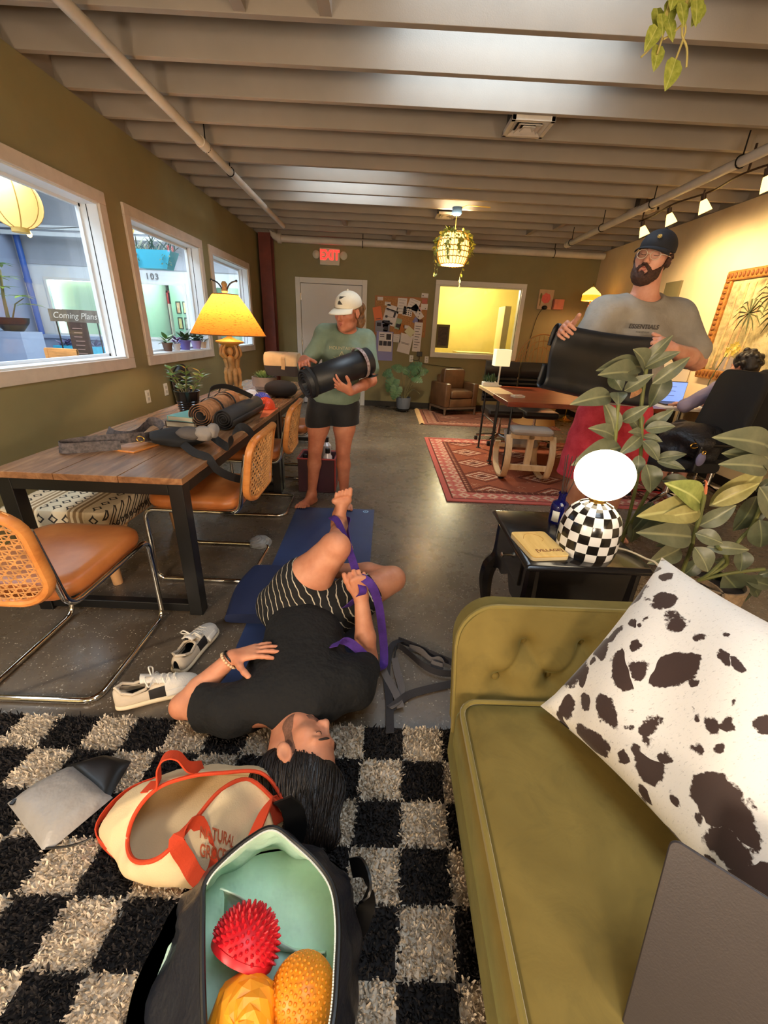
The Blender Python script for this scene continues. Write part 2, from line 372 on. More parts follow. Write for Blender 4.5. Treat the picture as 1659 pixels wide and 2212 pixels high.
for (x, k) in ((-.78, -1), (-.36, -1), (-.67, 10), (.28, 11), (.06, 12), (2.05, 10), (2.3, 9), (-1.9, 12)):
    y = 2.85 + .4075*k
    obj('blocking', MB().bb((x-.03, y+.022, ZC+.005), (x+.03, y+.385, ZD)), CEILW, cl, smooth=0)
for a, b in SK:   # curb of each skylight
    g = MB(); t_ = .03
    g.bb((a[0]-t_, a[1]-t_, ZD), (a[0], b[1]+t_, ZD+.2)).bb((b[0], a[1]-t_, ZD), (b[0]+t_, b[1]+t_, ZD+.2)).bb((a[0], a[1]-t_, ZD), (b[0], a[1], ZD+.2)).bb((a[0], b[1], ZD), (b[0], b[1]+t_, ZD+.2))
    c_ = obj('skylight_curb', g, CEILW, cl, smooth=0)
    obj('skylight_pane', MB().bb((a[0], a[1], ZD+.16), (b[0], b[1], ZD+.17)), PANE, c_, smooth=0)
# ------------------------------------------------------------------ leaves used by every plant
def leaf_mb(shape='ovate', bend=.25, fold=.12, nu=7, wave=0.0, W=.42):
    g = MB(); prof = {'ovate': lambda t: (math.sin(PI*min(1, t**.8*1.0))**.85)*(1-.25*t), 'long': lambda t: math.sin(PI*t**.85)**.8, 'heart': lambda t: (math.sin(PI*(.18+.82*t)**.9)**.75)*(1-.25*t) if t > 0 else .5}[shape]
    def fn(u, v):
        w = W*max(prof(u), .02)*(v-.5); z = -bend*u*u + fold*abs(v-.5)*2*prof(u)*W*.8 + wave*math.sin(u*9+v*3)*abs(v-.5)
        return (u, w, z)
    return g.grid(fn, nu, 5)
def place(o, p, d, up=(0, 0, 1), s=1.0, roll=0.0):
    x = Vector(d).normalized(); u = Vector(up); z = u - x*u.dot(x)
    z = z.normalized() if z.length > 1e-4 else x.orthogonal().normalized()
    y = z.cross(x); R = Matrix((x, y, z)).transposed()
    R = R @ Matrix.Rotation(roll, 3, 'X')
    o.matrix_local = Matrix.Translation(Vector(p)) @ R.to_4x4() @ Matrix.Scale(s, 4); return o
def leaf_copy(me, name, parent, p, d, up=(0, 0, 1), s=1.0, roll=0.0):
    o = bpy.data.objects.new(name, me); C.objects.link(o); o.parent = parent; return place(o, p, d, up, s, roll)
def leaf_into(mb, src, p, d, up=(0, 0, 1), s=1.0, roll=0.0):
    x = Vector(d).normalized(); u = Vector(up); z = u - x*u.dot(x); z = z.normalized() if z.length > 1e-4 else x.orthogonal().normalized(); y = z.cross(x)
    M = Matrix.Translation(Vector(p)) @ (Matrix((x, y, z)).transposed() @ Matrix.Rotation(roll, 3, 'X')).to_4x4() @ Matrix.Scale(s, 4)
    return mb.join(src, M)
def leaf_mat(name, a, b, rough=.4, under=None, vein=None, sc=1.0):
    t = NT(name); co = t.coord('Object', (sc, sc, sc)); n = t.noise(co, 3.5, 3, .6); base = t.ramp(n, [(.3, a), (.7, b)])
    if vein:
        sp = t.node('ShaderNodeSeparateXYZ'); t.link(t.coord('Object'), sp.inputs[0])
        ay = t.math('ABSOLUTE', sp.outputs[1]); vm = t.ramp(ay, [(.008, (255, 255, 255)), (.022, (0, 0, 0))])
        base = t.mix(vm, base, vein)
    t.set(Base_Color=base, Roughness=rough, Specular_IOR_Level=.45); return t.m
LG1 = leaf_mat('fresh_leaf_green', (58, 96, 40), (110, 150, 70)); LG2 = leaf_mat('dark_leaf_green', (38, 62, 38), (74, 100, 58)); LG3 = leaf_mat('bright_leaf_green', (110, 150, 50), (170, 200, 96))
STEM = mat('plant_stem', (110, 105, 70), .6); SOIL = mat('potting_soil', (50, 38, 28), .9, bump=.6, bs=60)

# ------------------------------------------------------------------ the bright hall behind the left windows
HG = wall_mat('hall_grey_paint', (176, 180, 186)); HW = wall_mat('hall_white_paint', (226, 230, 230)); HB = wall_mat('hall_blue_grey_paint', (150, 162, 186))
HX0, HX1, HY0, HY1 = -7.75, XO, -.6, 10.0
obj('floor_hall', MB().bb((HX0-.1, HY0-.1, -.1), (HX1, HY1+3.2, 0)), mat('hall_floor', (150, 146, 140), .5), smooth=0, kind='structure')
obj('wall_hall_side', MB().bb((HX0-.1, HY0-.1, 0), (HX0, HY1, 4.2)), HB, smooth=0, kind='structure')
obj('wall_hall_near', MB().bb((HX0, HY0-.1, 0), (HX1, HY0, 4.2)), HW, smooth=0, kind='structure')
obj('wall_hall_parapet', MB().bb((XO-.005, HY0, ZD+.08), (XO+.06, 8.4, 4.2)), HG, smooth=0, kind='structure')
obj('wall_hall_corner', MB().bb((XO+.002, 8.42, 0), (XO+.1, 13.2, 4.2)), HW, smooth=0, kind='structure')
sw = [(-7.32, -6.14), (-5.42, -4.33), (-3.8, -3.05)]; WZa, WZb = .95, 2.09
g = MB(); xs_ = [HX0]
for a, b in sw: xs_ += [a, b]
xs_.append(HX1+.05)
g.bb((HX0, HY1, 0), (HX1+.05, HY1+.12, WZa)); g.bb((HX0, HY1, WZb), (HX1+.05, HY1+.12, 2.32))
for i in range(0, len(xs_), 2): g.bb((xs_[i], HY1, WZa), (xs_[i+1], HY1+.12, WZb))
obj('wall_hall_end', g, HW, smooth=0, kind='structure')
obj('wall_hall_gable', MB().bb((HX0, HY1-.02, 2.32), (HX1+.05, HY1+.1, 4.2)), HG, smooth=0, kind='structure')
HCD = mat('hall_ceiling_paint', (150, 146, 138), .7)
obj('ceiling_hall', MB().bb((HX0-.1, 9.2, 3.75), (HX1+.06, 10.1, 3.85)).bb((HX0-.1, HY0-.1, 4.2), (-5.0, 10.1, 4.3)).bb((-5.0, 9.2, 4.2), (HX1+.06, 10.1, 4.3)), HCD, smooth=0, kind='structure')
for k, (y, z, m_) in enumerate(((9.7, 2.93, HW), (9.7, 2.82, HW), (8.6, 3.45, HCD), (7.0, 3.45, HW), (6.2, 3.45, HW), (5.3, 3.45, HW), (4.0, 3.45, HW), (1.2, 3.45, HW))):
    obj('trim_%d' % (k+1), MB().bb((HX0, y-.04, z-.035), (HX1+.0, y+.04, z+.035)), m_, smooth=0, kind='structure')
obj('trim_20', MB().bb((HX0+.05, 9.55, .9), (-5.6, 9.98, .96)).bb((HX0+.05, 9.6, 0), (-5.6, 9.98, .9)), HB, smooth=0, kind='structure')
BLUEP = mat('blue_pipe_paint', (46, 92, 170), .4)
tag(obj('drain_pipe', MB().cyl((-7.58, 9.88, 0), (-7.58, 9.88, 3.75), .055, n=14).cyl((-7.58, 9.88, 1.95), (-7.58, 9.88, 2.03), .065, n=14), BLUEP, origin=(-7.58, 9.88, 0)), 'tall blue vertical pipe in the corner of the bright hall outside', 'pipe')
SHOPW = [mat('shop_green_wall', (196, 216, 176), .6), mat('shop_teal_wall', (176, 212, 196), .6), mat('shop_white_wall', (230, 226, 214), .6)]
for k, (a, b) in enumerate(sw):
    f = .05; w = obj('window_%d' % (k+5), MB().bb((a, HY1-.03, WZa), (b, HY1+.0, WZa+f)).bb((a, HY1-.03, WZb-f), (b, HY1, WZb)).bb((a, HY1-.03, WZa+f), (a+f, HY1, WZb-f)).bb((b-f, HY1-.03, WZa+f), (b, HY1, WZb-f)), WHITE, smooth=0, kind='structure')
    obj('pane', MB().bb((a+f, HY1-.016, WZa+f), (b-f, HY1-.01, WZb-f)), PANE, w, smooth=0)
obj('wall_shop_back', MB().bb((-7.8, 12.6, 0), (XO, 12.7, 2.8)).bb((-5.75, 10.12, 0), (-5.7, 12.6, 2.8)).bb((-4.0, 10.12, 0), (-3.95, 12.6, 2.8)), SHOPW[1], smooth=0, kind='structure')
obj('ceiling_shop', MB().bb((-7.8, 10.12, 2.8), (XO, 12.7, 2.9)), WHITE, smooth=0, kind='structure')
for x in (-6.8, -4.9, -3.3): light('shop_light', 'POINT', (x, 11.0, 2.5), 60, (1, .93, .8), shadow_soft_size=.15)
# house number on the wall
sn = thing('house_number', 'metal house number 103 on the hall wall above the shop window', 'number', (-5.0, HY1-.01, 2.19))
for i, ch in enumerate('103'):
    text('digit', ch, .16, mat('number_metal', (110, 110, 112), .4), sn, frameM(((i-1)*.1, -.012, 0), (1, 0, 0), (0, 0, 1)), .008)
# pictures in the shop, on a slanting partition
pd = Vector((.82, -.57, 0)).normalized(); pn = Vector((-pd.y, pd.x, 0))*-1
pw0 = Vector((-5.25, 11.55, 0))
obj('wall_shop_partition', MB().add([pw0-pd*.3+Vector((0, 0, z)) for z in (0, 2.8)] + [pw0+pd*1.9+Vector((0, 0, z)) for z in (0, 2.8)] + [pw0-pd*.3-pn*.05+Vector((0, 0, z)) for z in (0, 2.8)] + [pw0+pd*1.9-pn*.05+Vector((0, 0, z)) for z in (0, 2.8)], [(0, 2, 3, 1), (4, 5, 7, 6), (0, 1, 5, 4), (2, 6, 7, 3), (1, 3, 7, 5), (0, 4, 6, 2)]), SHOPW[1], smooth=0, kind='structure')
pics = [(230, 120, 60), (240, 210, 120), (90, 96, 104), (240, 190, 60), (130, 120, 110), (170, 160, 150)]
names_ = ['upper left of six, orange print', 'upper middle of six, yellow print', 'upper right of six, grey print', 'lower left of six, golden print', 'lower middle of six, brown print', 'lower right of six, pale print']
for i in range(6):
    r_, c_ = divmod(i, 3); p = pw0 + pd*(.02+.3*c_) + Vector((0, 0, 1.66-.36*r_)) + pn*.004
    t = thing('picture_frame', 'small black framed picture in the shop, ' + names_[i], 'picture', p, math.atan2(pd.y, pd.x), 'framed pictures in the shop next door')
    fr = MB()
    for (a, b) in (((-.1, -.01, -.14), (.1, .012, -.115)), ((-.1, -.01, .115), (.1, .012, .14)), ((-.1, -.01, -.115), (-.075, .012, .115)), ((.075, -.01, -.115), (.1, .012, .115))): fr.bb(a, b)
    obj('frame', fr, BLACK, t, smooth=0); obj('print', MB().bb((-.076, -.002, -.116), (.076, .006, .116)), mat('shop_print_%d' % i, pics[i], .6, var=.45, vs=14, col2=(235, 228, 210)), t, smooth=0)
# artwork panels in the first shop window
for i, (x, z, w_, h_, c_, lb) in enumerate(((-6.95, 1.78, .34, .46, (206, 196, 150), 'pale spotted print behind the far left shop window'), (-6.62, 1.74, .2, .5, (90, 104, 100), 'dark narrow print behind the far left shop window'), (-6.9, 1.2, .3, .3, (220, 190, 130), 'tan print low behind the far left shop window'))):
    tag(obj('art_print', MB().bb((x-w_/2, 10.3, z-h_/2), (x+w_/2, 10.32, z+h_/2)), mat('art_%d' % i, c_, .7, var=.5, vs=11, col2=(120, 112, 90)), smooth=0, origin=(x, 10.3, z-h_/2)), lb, 'print')
tag(obj('display_shelf', MB().bb((-7.3, 10.28, 0), (-6.2, 10.36, 2.05)), SHOPW[0], smooth=0, origin=(-6.7, 10.3, 0)), 'tall pale green display panel standing behind the shop window', 'panel')
rf = thing('window_frame_red', 'red framed window with curtain inside the shop', 'window', (-5.55, 11.9, 0))
g = MB(); [g.bb(a, b) for a, b in (((-.12, 0, .9), (-.08, .05, 2.05)), ((.1, 0, .9), (.14, .05, 2.05)), ((-.12, 0, 2.0), (.14, .05, 2.05)), ((-.12, 0, 1.6), (.14, .05, 1.64)), ((-.12, 0, .9), (.14, .05, .95)))]; obj('frame', g, mat('red_frame', (190, 50, 60), .5), rf, smooth=0)
obj('curtain', MB().grid(lambda u, v: (-.1+.3*u, -.03+.02*math.sin(u*30), .9+.85*v), 24, 2), mat('white_cloth', (226, 222, 214), .8), rf)

def lantern(loc, r, label, first=[None]):
    t = thing('paper_lantern', label, 'lantern', loc, 0, 'paper lanterns in the hall')
    n = 32; rs = []
    for i in range(13):
        a = -PI/2 + PI*(.1+.8*i/12); rs.append([Vector((r*math.cos(a)*(1+.015*math.cos(8*2*PI*j/n))*math.cos(2*PI*j/n), r*math.cos(a)*(1+.015*math.cos(8*2*PI*j/n))*math.sin(2*PI*j/n), r*math.sin(a))) for j in range(n)])
    m_ = mat('lantern_paper', (252, 228, 160), .7, emit=(255, 214, 120), es=.55)
    obj('shade', MB().rings(rs, True, False), m_, t)
    rb = MB()
    for k in range(8):
        a = 2*PI*k/8; rb.tube([(r*1.01*math.cos(q)*math.cos(a), r*1.01*math.cos(q)*math.sin(a), r*math.sin(q)) for q in [-PI/2+PI*(.1+.8*i/12) for i in range(13)]], .004, 5)
    obj('rib', rb, mat('lantern_rib', (214, 160, 70), .6), t, kind='stuff')
    for a, b in ((.93, 1.1), (-1.12, -.93)): obj('collar', MB().cyl((0, 0, r*a), (0, 0, r*b), r*.32, n=20), mat('lantern_collar', (226, 190, 110), .6), t)
    obj('cord', MB().cyl((0, 0, r*1.1), (0, 0, 3.47-loc[2]), .006, n=6), BLACK, t)
    return t
lantern((-3.02, 4.0, 2.175), .19, 'cream paper lantern hanging outside the nearest left window')
lantern((-3.4, 6.2, 2.44), .15, 'cream paper lantern above the turquoise hanging planter')
lantern((-3.02, 5.3, 2.0), .1, 'small cream paper lantern left of the turquoise planter')
tag(obj('ceiling_fan_cover', MB().lathe([(.03, .06), (.16, .02), (.17, -.03), (.1, -.07)], 24, (-2.72, 4.0, 2.38)).cyl((-2.72, 4.0, 2.4), (-2.72, 4.0, 3.6), .01, n=8), mat('white_plastic', (225, 228, 232), .35), origin=(-2.72, 4.0, 2.38)), 'white round lamp cover hanging beside the nearest paper lantern', 'lamp')
sl = thing('string_light', 'black string of warm bulbs strung across the hall', 'string light', (-5, 8.2, 2.75))
bp = [(-6.06, 8.2, 2.58), (-4.9, 8.2, 2.64), (-3.93, 8.0, 2.7), (-3.3, 7.9, 2.66)]
obj('cable', MB().tube(spline([(-7.6, 8.5, 2.9), (-6.06, 8.2, 2.68), (-4.9, 8.2, 2.74), (-3.93, 8.0, 2.8), (-3.3, 7.9, 2.76), (XO, 8.0, 2.95)], 6), .006, 6), BLACK, sl, world=True)
for p in bp:
    obj('bulb', MB().lathe([(.012, .06), (.03, .03), (.04, 0), (.03, -.035), (.004, -.05)], 12, p), mat('bulb_glow', (255, 220, 150), .4, emit=(255, 196, 100), es=6), sl, world=True)
# turquoise hanging planter
TQ = mat('turquoise_paint', (70, 184, 216), .45)
pl = thing('hanging_planter', 'turquoise trapezoid planter with grasses hanging in the hall', 'planter', (-3.42, 7.0, 2.04))
g = MB(); vs = []
for z, hw, d in ((0, .2, .1), (.23, .3, .14)): vs += [(-hw, -d, z), (hw, -d, z), (hw, d, z), (-hw, d, z)]
g.add(vs, [(3, 2, 1, 0), (4, 5, 6, 7), (0, 1, 5, 4), (1, 2, 6, 5), (2, 3, 7, 6), (3, 0, 4, 7)]); obj('box', g, TQ, pl, smooth=0)
gr = MB(); lb = leaf_mb('long', .35, .05, 6, W=.07)
for i in range(90):
    a = rnd.uniform(0, 2*PI); leaf_into(gr, lb, (rnd.uniform(-.28, .28), rnd.uniform(-.1, .1), .22), (math.cos(a)*.6, math.sin(a)*.6, rnd.uniform(.1, 1.6)), s=rnd.uniform(.14, .3))
obj('grass', gr, mat('planter_grass', (112, 116, 92), .7, var=.4, vs=5), pl, kind='stuff')
vn = MB(); lh = leaf_mb('heart', .1, .05, 5, W=.6)
for sx in (-.22, .22):
    for i in range(22): leaf_into(vn, lh, (sx+rnd.uniform(-.07, .07), -.15, .2-rnd.uniform(0, .16)), (rnd.uniform(-1, 1), -.5, -.6), s=.035)
obj('vine', vn, LG2, pl, kind='stuff')
obj('hanger', MB().cyl((-.28, 0, .2), (-.28, 0, 1.4), .004, n=5).cyl((.28, 0, .2), (.28, 0, 1.4), .004, n=5), BLACK, pl)
# A-frame hall sign
BRN = mat('dark_stained_board', (72, 52, 42), .6, var=.25, vs=9); GREYB = mat('weathered_board', (98, 88, 76), .6, var=.2, vs=7)
sg = thing('notice_stand', 'tall hall notice stand with grey banner above a dark chalkboard', 'sign', (-4.1, 6.0, 0))
obj('banner', MB().bb((-.335, -.015, 1.28), (.335, .015, 1.43)), GREYB, sg, smooth=0)
text('lettering', 'Coming Plans', .105, mat('chalk', (196, 190, 178), .8), sg, frameM((.0, -.018, 1.355), (1, 0, 0), (0, 0, 1)), .001, shear=.25)
for x in (-.27, .27): obj('leg', MB().cyl((x, 0, 0), (x, 0, 1.3), .009, n=8), BLACK, sg)
obj('board', MB().bb((-.13, -.012, .82), (.12, .012, 1.28)), BRN, sg, smooth=0)
ln = MB()
for i in range(7): ln.bb((-.07+.01*(i % 2), -.016, 1.2-.052*i), (.06-.012*(i % 3), -.013, 1.205-.052*i+.006))
obj('chalk_line', ln, mat('chalk_dim', (150, 120, 110), .8), sg, smooth=0, kind='stuff')
obj('lower_board', MB().bb((-.3, -.03, .4), (.29, .0, .8)), BRN, sg, smooth=0)
obj('card', MB().bb((-.09, -.03, .81), (.06, -.025, .87)), mat('teal_card', (130, 205, 205), .6), sg, smooth=0)
# hall table and chair
OAK = mat('honey_oak', (214, 150, 84), .45, var=.2, vs=5, stretch=(1, 6, 6))
tb = thing('hall_table', 'honey wooden table in the bright hall outside the nearest window', 'table', (-4.35, 4.7, 0))
obj('top', MB().bb((-.5, -.35, .76), (.5, .35, .8)), OAK, tb, smooth=0, bevel=.004)
for x in (-.44, .44):
    for y in (-.29, .29): obj('leg', MB().bb((x-.03, y-.03, 0), (x+.03, y+.03, .76)), OAK, tb, smooth=0)
hc = thing('hall_chair', 'blond wooden chair with slatted back behind the hall table', 'chair', (-4.05, 5.32, 0), PI)
obj('seat', MB().bb((-.2, -.2, .43), (.2, .2, .46)), OAK, hc, smooth=0, bevel=.01)
obj('top_rail', MB().bb((-.2, -.21, .86), (.2, -.18, .98)), OAK, hc, smooth=0, bevel=.008)
for x in (-.18, .18): obj('leg', MB().bb((x-.02, -.215, 0), (x+.02, -.175, .97)), OAK, hc, smooth=0); obj('leg', MB().bb((x-.02, .16, 0), (x+.02, .2, .43)), OAK, hc, smooth=0)
for i in range(5): obj('slat', MB().bb((-.14+.07*i-.012, -.205, .46), (-.14+.07*i+.012, -.19, .87)), OAK, hc, smooth=0)
# leafy tree in black bowl
tp = thing('potted_tree', 'bright green leafy plant in black bowl in the hall', 'plant', (-6.62, 8.0, 0))
obj('pedestal', MB().bb((-.3, -.25, 0), (.3, .25, 1.06)), HB, tp, smooth=0)
obj('pot', MB().lathe([(.14, 1.06), (.25, 1.2), (.27, 1.28), (.24, 1.28), (.22, 1.22)], 24), BLACK, tp)
obj('trunk', MB().tube([(-.05, 0, 1.2), (-.02, 0, 1.6), (.05, 0, 2.0), (-.05, 0, 2.3)], [.03, .024, .018, .01], 8).tube([(0, 0, 1.2), (.15, 0, 1.5), (.33, 0, 1.6)], [.014, .01, .006], 6), STEM, tp)
fo = MB(); lo = leaf_mb('ovate', .2, .08, 6, W=.36)
for (x, y, z) in ((.35, -.05, 1.62), (.3, .1, 1.5), (.1, -.1, 1.75), (-.05, 0, 1.9), (.05, .05, 2.1), (-.1, -.1, 2.25), (-.2, 0, 1.65), (.2, -.15, 1.9), (-.25, 0, 2.0)):
    for k in range(7):
        a = 2*PI*k/7+x*9; leaf_into(fo, lo, (x, y, z), (math.cos(a), math.sin(a), .25-.1*(k % 3)), s=rnd.uniform(.2, .27))
obj('foliage', fo, LG3, tp, kind='stuff')
# turquoise trough by the end wall
tr = thing('flower_trough', 'turquoise trough with purple leaves by the hall end wall', 'planter', (-6.45, 9.35, 0))
obj('box', MB().bb((-.45, -.15, .35), (.45, .15, .78)), TQ, tr, smooth=0)
obj('stand', MB().bb((-.42, -.12, 0), (.42, .12, .35)), BLACK, tr, smooth=0)
fo = MB()
for i in range(60): a = rnd.uniform(0, 2*PI); leaf_into(fo, lo, (rnd.uniform(-.4, .4), rnd.uniform(-.1, .1), .78), (math.cos(a), math.sin(a), rnd.uniform(.3, 1.5)), s=rnd.uniform(.12, .22))
obj('foliage', fo, mat('purple_leaf', (96, 84, 130), .5, var=.3), tr, kind='stuff')
# small pots on the sill of the middle window
sill_z = WZ0+ft+.012
def sill_pot(y, r, h, col, label, leafm, n, ls, shape='ovate'):
    t = thing('potted_plant', label, 'plant', (XL-.068, y, sill_z), 0, 'small pots on the middle window sill')
    obj('pot', MB().lathe([(r*.72, 0), (r, h*.86), (r*1.08, h*.86), (r*1.08, h), (r*.9, h), (r*.86, h*.85)], 20), mat('pot_%s' % label[:18].replace(' ', '_'), col, .5), t)
    f_ = MB(); lm = leaf_mb(shape, .3, .1, 5, W=.5)
    for i in range(n): a = 2.4*i; e = rnd.uniform(.1, 1.7); leaf_into(f_, lm, (0.3*r*math.cos(a), .3*r*math.sin(a), h*.9+.02*(i % 3)), (math.cos(a), math.sin(a), e), s=ls*rnd.uniform(.7, 1.2))
    obj('foliage', f_, leafm, t, kind='stuff'); return t
sill_pot(4.62, .05, .085, (96, 70, 56), 'brown sill pot with bright green leaves, nearest on the middle sill', LG1, 16, .1)
sill_pot(4.82, .04, .07, (214, 206, 200), 'white sill pot with mauve leaves second on the middle sill', mat('mauve_leaf', (120, 96, 140), .5, var=.3), 16, .08)
sill_pot(5.03, .06, .1, (104, 96, 170), 'violet sill pot holding a taller sprig on the middle sill', LG2, 20, .13)
sill_pot(5.33, .058, .09, (168, 150, 196), 'pale lilac sill pot with spiky dark leaves', LG2, 22, .12, 'long')
sill_pot(5.53, .04, .07, (196, 160, 124), 'small tan sill pot with two grey leaves, last on the sill', LG2, 5, .1)
# ------------------------------------------------------------------ pipes, column, vents, lights on the ceiling
PIPE = mat('pipe_paint', (206, 198, 186), .4, var=.05)
lp = thing('ceiling_pipe', 'long white pipe slung under the joists on the window side', 'pipe', (-1.55, 4.0, 2.68))
obj('pipe', MB().cyl((-1.55, YF, 2.68), (-1.55, 7.12, 2.68), .032, n=14).cyl((-1.55, 4.2, 2.68), (-1.55, 4.34, 2.68), .04, n=14), PIPE, lp, world=True)
for y in (1.2, 4.32, 4.9): obj('hanger', MB().tube([(-1.55+.037*math.cos(a), y, 2.68+.037*math.sin(a)) for a in [2*PI*i/12 for i in range(12)]], .005, 5, closed=True).cyl((-1.55, y, 2.715), (-1.55, y, 2.85), .005, n=6), DARKM, lp, world=True)
rp = thing('sprinkler_pipe', 'long white pipe slung under the joists on the cream wall side', 'pipe', (2.56, 4.0, 2.62))
obj('pipe', MB().cyl((2.56, YF, 2.62), (2.58, 7.05, 2.62), .036, n=14).cyl((2.58, 7.0, 2.62), (2.58, 7.09, 2.62), .043, n=14), PIPE, rp, world=True)
for y in (3.85, 4.95, 6.0, 6.9): obj('hanger', MB().tube([(2.57+.041*math.cos(a), y, 2.62+.041*math.sin(a)) for a in [2*PI*i/12 for i in range(12)]], .005, 5, closed=True).cyl((2.57, y, 2.66), (2.57, y, 2.8), .005, n=6), DARKM, rp, world=True)
bpi = thing('back_pipe', 'thick white pipe running along the top of the back wall', 'pipe', (.5, 8.1, 2.66))
obj('pipe', MB().tube([(-2.0, 8.02, 3.0), (-1.99, 8.06, 2.85)] + [(-1.95+.12*(1-math.cos(a)), 8.07, 2.8-.12*math.sin(a)) for a in [PI*i/16 for i in range(9)]] + [(3.6, 8.07, 2.66)], .052, 16), PIPE, bpi, world=True)
obj('flange', MB().cyl((-1.86, 8.07, 2.68), (-1.8, 8.07, 2.68), .075, n=18), PIPE, bpi, world=True)
for x in (-.45, 2.75): obj('hanger', MB().tube([(x, 8.07+.058*math.cos(a), 2.66+.058*math.sin(a)) for a in [2*PI*i/12 for i in range(12)]], .006, 5, closed=True).cyl((x, 8.07, 2.71), (x, 8.07, 2.95), .006, n=6), DARKM, bpi, world=True)
RUST = mat('red_oxide_paint', (116, 50, 38), .5, var=.15, vs=5)
cg = MB(); cg.bb((-2.16, 7.98, 0), (-1.96, 7.995, 2.74)).bb((-2.16, 8.165, 0), (-1.96, 8.18, 2.74)).bb((-2.07, 7.995, 0), (-2.055, 8.165, 2.74))
tag(obj('steel_column', cg, RUST, smooth=0, origin=(-2.06, 8.08, 0)), 'red oxide steel column standing in the back left corner', 'column')
def vent(x, y, w, d, lab):
    t = thing('ceiling_vent', lab, 'vent', (x, y, ZC), 0, 'ceiling vents')
    f_ = MB()
    for a, b in (((-w/2, -d/2, -.03), (w/2, -d/2+.03, 0)), ((-w/2, d/2-.03, -.03), (w/2, d/2, 0)), ((-w/2, -d/2, -.03), (-w/2+.03, d/2, 0)), ((w/2-.03, -d/2, -.03), (w/2, d/2, 0))): f_.bb(a, b)
    obj('frame', f_, PIPE, t, smooth=0, bevel=.003)
    obj('duct', MB().bb((-w/2+.02, -d/2+.02, -.004), (w/2-.02, d/2-.02, .2)), mat('duct_dark', (60, 54, 48), .7), t, smooth=0)
    for k in range(3):
        s_ = .78-.24*k; n = MB(); a, b = w/2*s_, d/2*s_
        vs = []
        for z, e in ((-.028, 0), (-.008, -.028)): vs += [(-a-e*-1, -b-e*-1, z), (a+e*-1*-1, -b-e*-1, z), (a+e, b+e, z), (-a-e, b+e, z)] if False else [(-a+(-e), -b+(-e), z), (a+e, -b-e, z), (a+e, b+e, z), (-a-e, b+e, z)]
        n.add(vs, [(0, 1, 5, 4), (1, 2, 6, 5), (2, 3, 7, 6), (3, 0, 4, 7)]); obj('louver', n, PIPE, t, smooth=0, solid=.004)
    return t
vent(.95, 3.81, .3, .28, 'square white ceiling vent between the skylights, nearest of three')
vent(.69, 6.34, .24, .26, 'square white ceiling vent beside the ivy pendant lamp')
vent(2.85, 5.68, .24, .24, 'square white ceiling vent above the track lamps')
# white swing rods hooked to joists near the skylight
for (x, y) in ((1.22, 3.24), (1.07, 3.6)):
    pass
# pendant lamp with ivy
pe = thing('pendant_lamp', 'rattan basket pendant lamp wrapped in trailing ivy', 'lamp', (.79, 6.0, 2.15))
GOLD = mat('rattan_gold', (206, 168, 96), .6)
tsh = NT('basket_lining'); tsh.set(Base_Color=lin((255, 236, 190)), Roughness=.8, Emission_Color=lin((255, 206, 110)), Emission_Strength=2.2)
prof = [(.15, 0), (.185, .07), (.2, .16), (.185, .26), (.14, .33), (.1, .35)]
obj('lining', MB().lathe([(r-.012, z) for r, z in prof], 28, caps=False), tsh.m, pe)
wk = MB()
for k in range(26):
    a = 2*PI*k/26; wk.tube(spline([(r*math.cos(a), r*math.sin(a), z) for r, z in prof], 3), .004, 5)
obj('basket_rib', wk, GOLD, pe, kind='stuff')
for r, z in ((.152, .0), (.187, .075), (.2, .135), (.2, .185), (.186, .255), (.14, .33)): obj('basket_hoop', MB().tube([(r*1.015*math.cos(a), r*1.015*math.sin(a), z+.004*math.sin(a*26)) for a in [2*PI*i/78 for i in range(78)]], .006, 5, closed=True), GOLD, pe)
obj('cord', MB().cyl((0, 0, .34), (0, 0, .56), .005, n=6), GOLD, pe)
obj('junction_box', MB().lathe([(.045, .52), (.06, .54), (.06, .6)], 8), mat('blue_plastic_box', (92, 124, 160), .5), pe)
obj('conduit', MB().tube([(.06, 0, .6), (.12, .03, .63), (.4, .02, .62)], .006, 6), mat('yellow_cable', (226, 190, 90), .5), pe)
iv = MB(); lh = leaf_mb('heart', .15, .06, 5, W=.75)
for i in range(230):
    a = rnd.uniform(0, 2*PI); z = rnd.choice((.36, .34, .31, .27, .2)) + rnd.uniform(-.03, .03); r = np.interp(z, [.0, .07, .16, .26, .33, .37], [.16, .2, .215, .2, .15, .08]) + .015
    leaf_into(iv, lh, (r*math.cos(a), r*math.sin(a), z), (math.cos(a)+rnd.uniform(-1, 1), math.sin(a)+rnd.uniform(-1, 1), rnd.uniform(-1, .4)), (math.cos(a), math.sin(a), .4), s=rnd.uniform(.035, .06))
vines = MB()
for i in range(11):
    a = 2*PI*i/11+.3; L = rnd.uniform(.12, .5); pts = [(.21*math.cos(a), .21*math.sin(a), .25)] + [((.24+.01*math.sin(k))*math.cos(a+.05*math.sin(k*2)), (.24)*math.sin(a+.05*math.sin(k*2)), .25-L*k/5) for k in range(1, 6)]
    vines.tube(spline(pts, 3), .0025, 5)
    for q in spline(pts, 3)[::2]: leaf_into(iv, lh, q, (rnd.uniform(-1, 1), rnd.uniform(-1, 1), -.7), (math.cos(a), math.sin(a), .2), s=rnd.uniform(.035, .055))
obj('ivy', iv, leaf_mat('pendant_ivy_leaf', (120, 130, 40), (186, 188, 84)), pe, kind='stuff'); obj('vine', vines, STEM, pe, kind='stuff')
light('pendant_light', 'POINT', (.79, 6.0, 2.29), 150, (1, .82, .56), shadow_soft_size=.06)
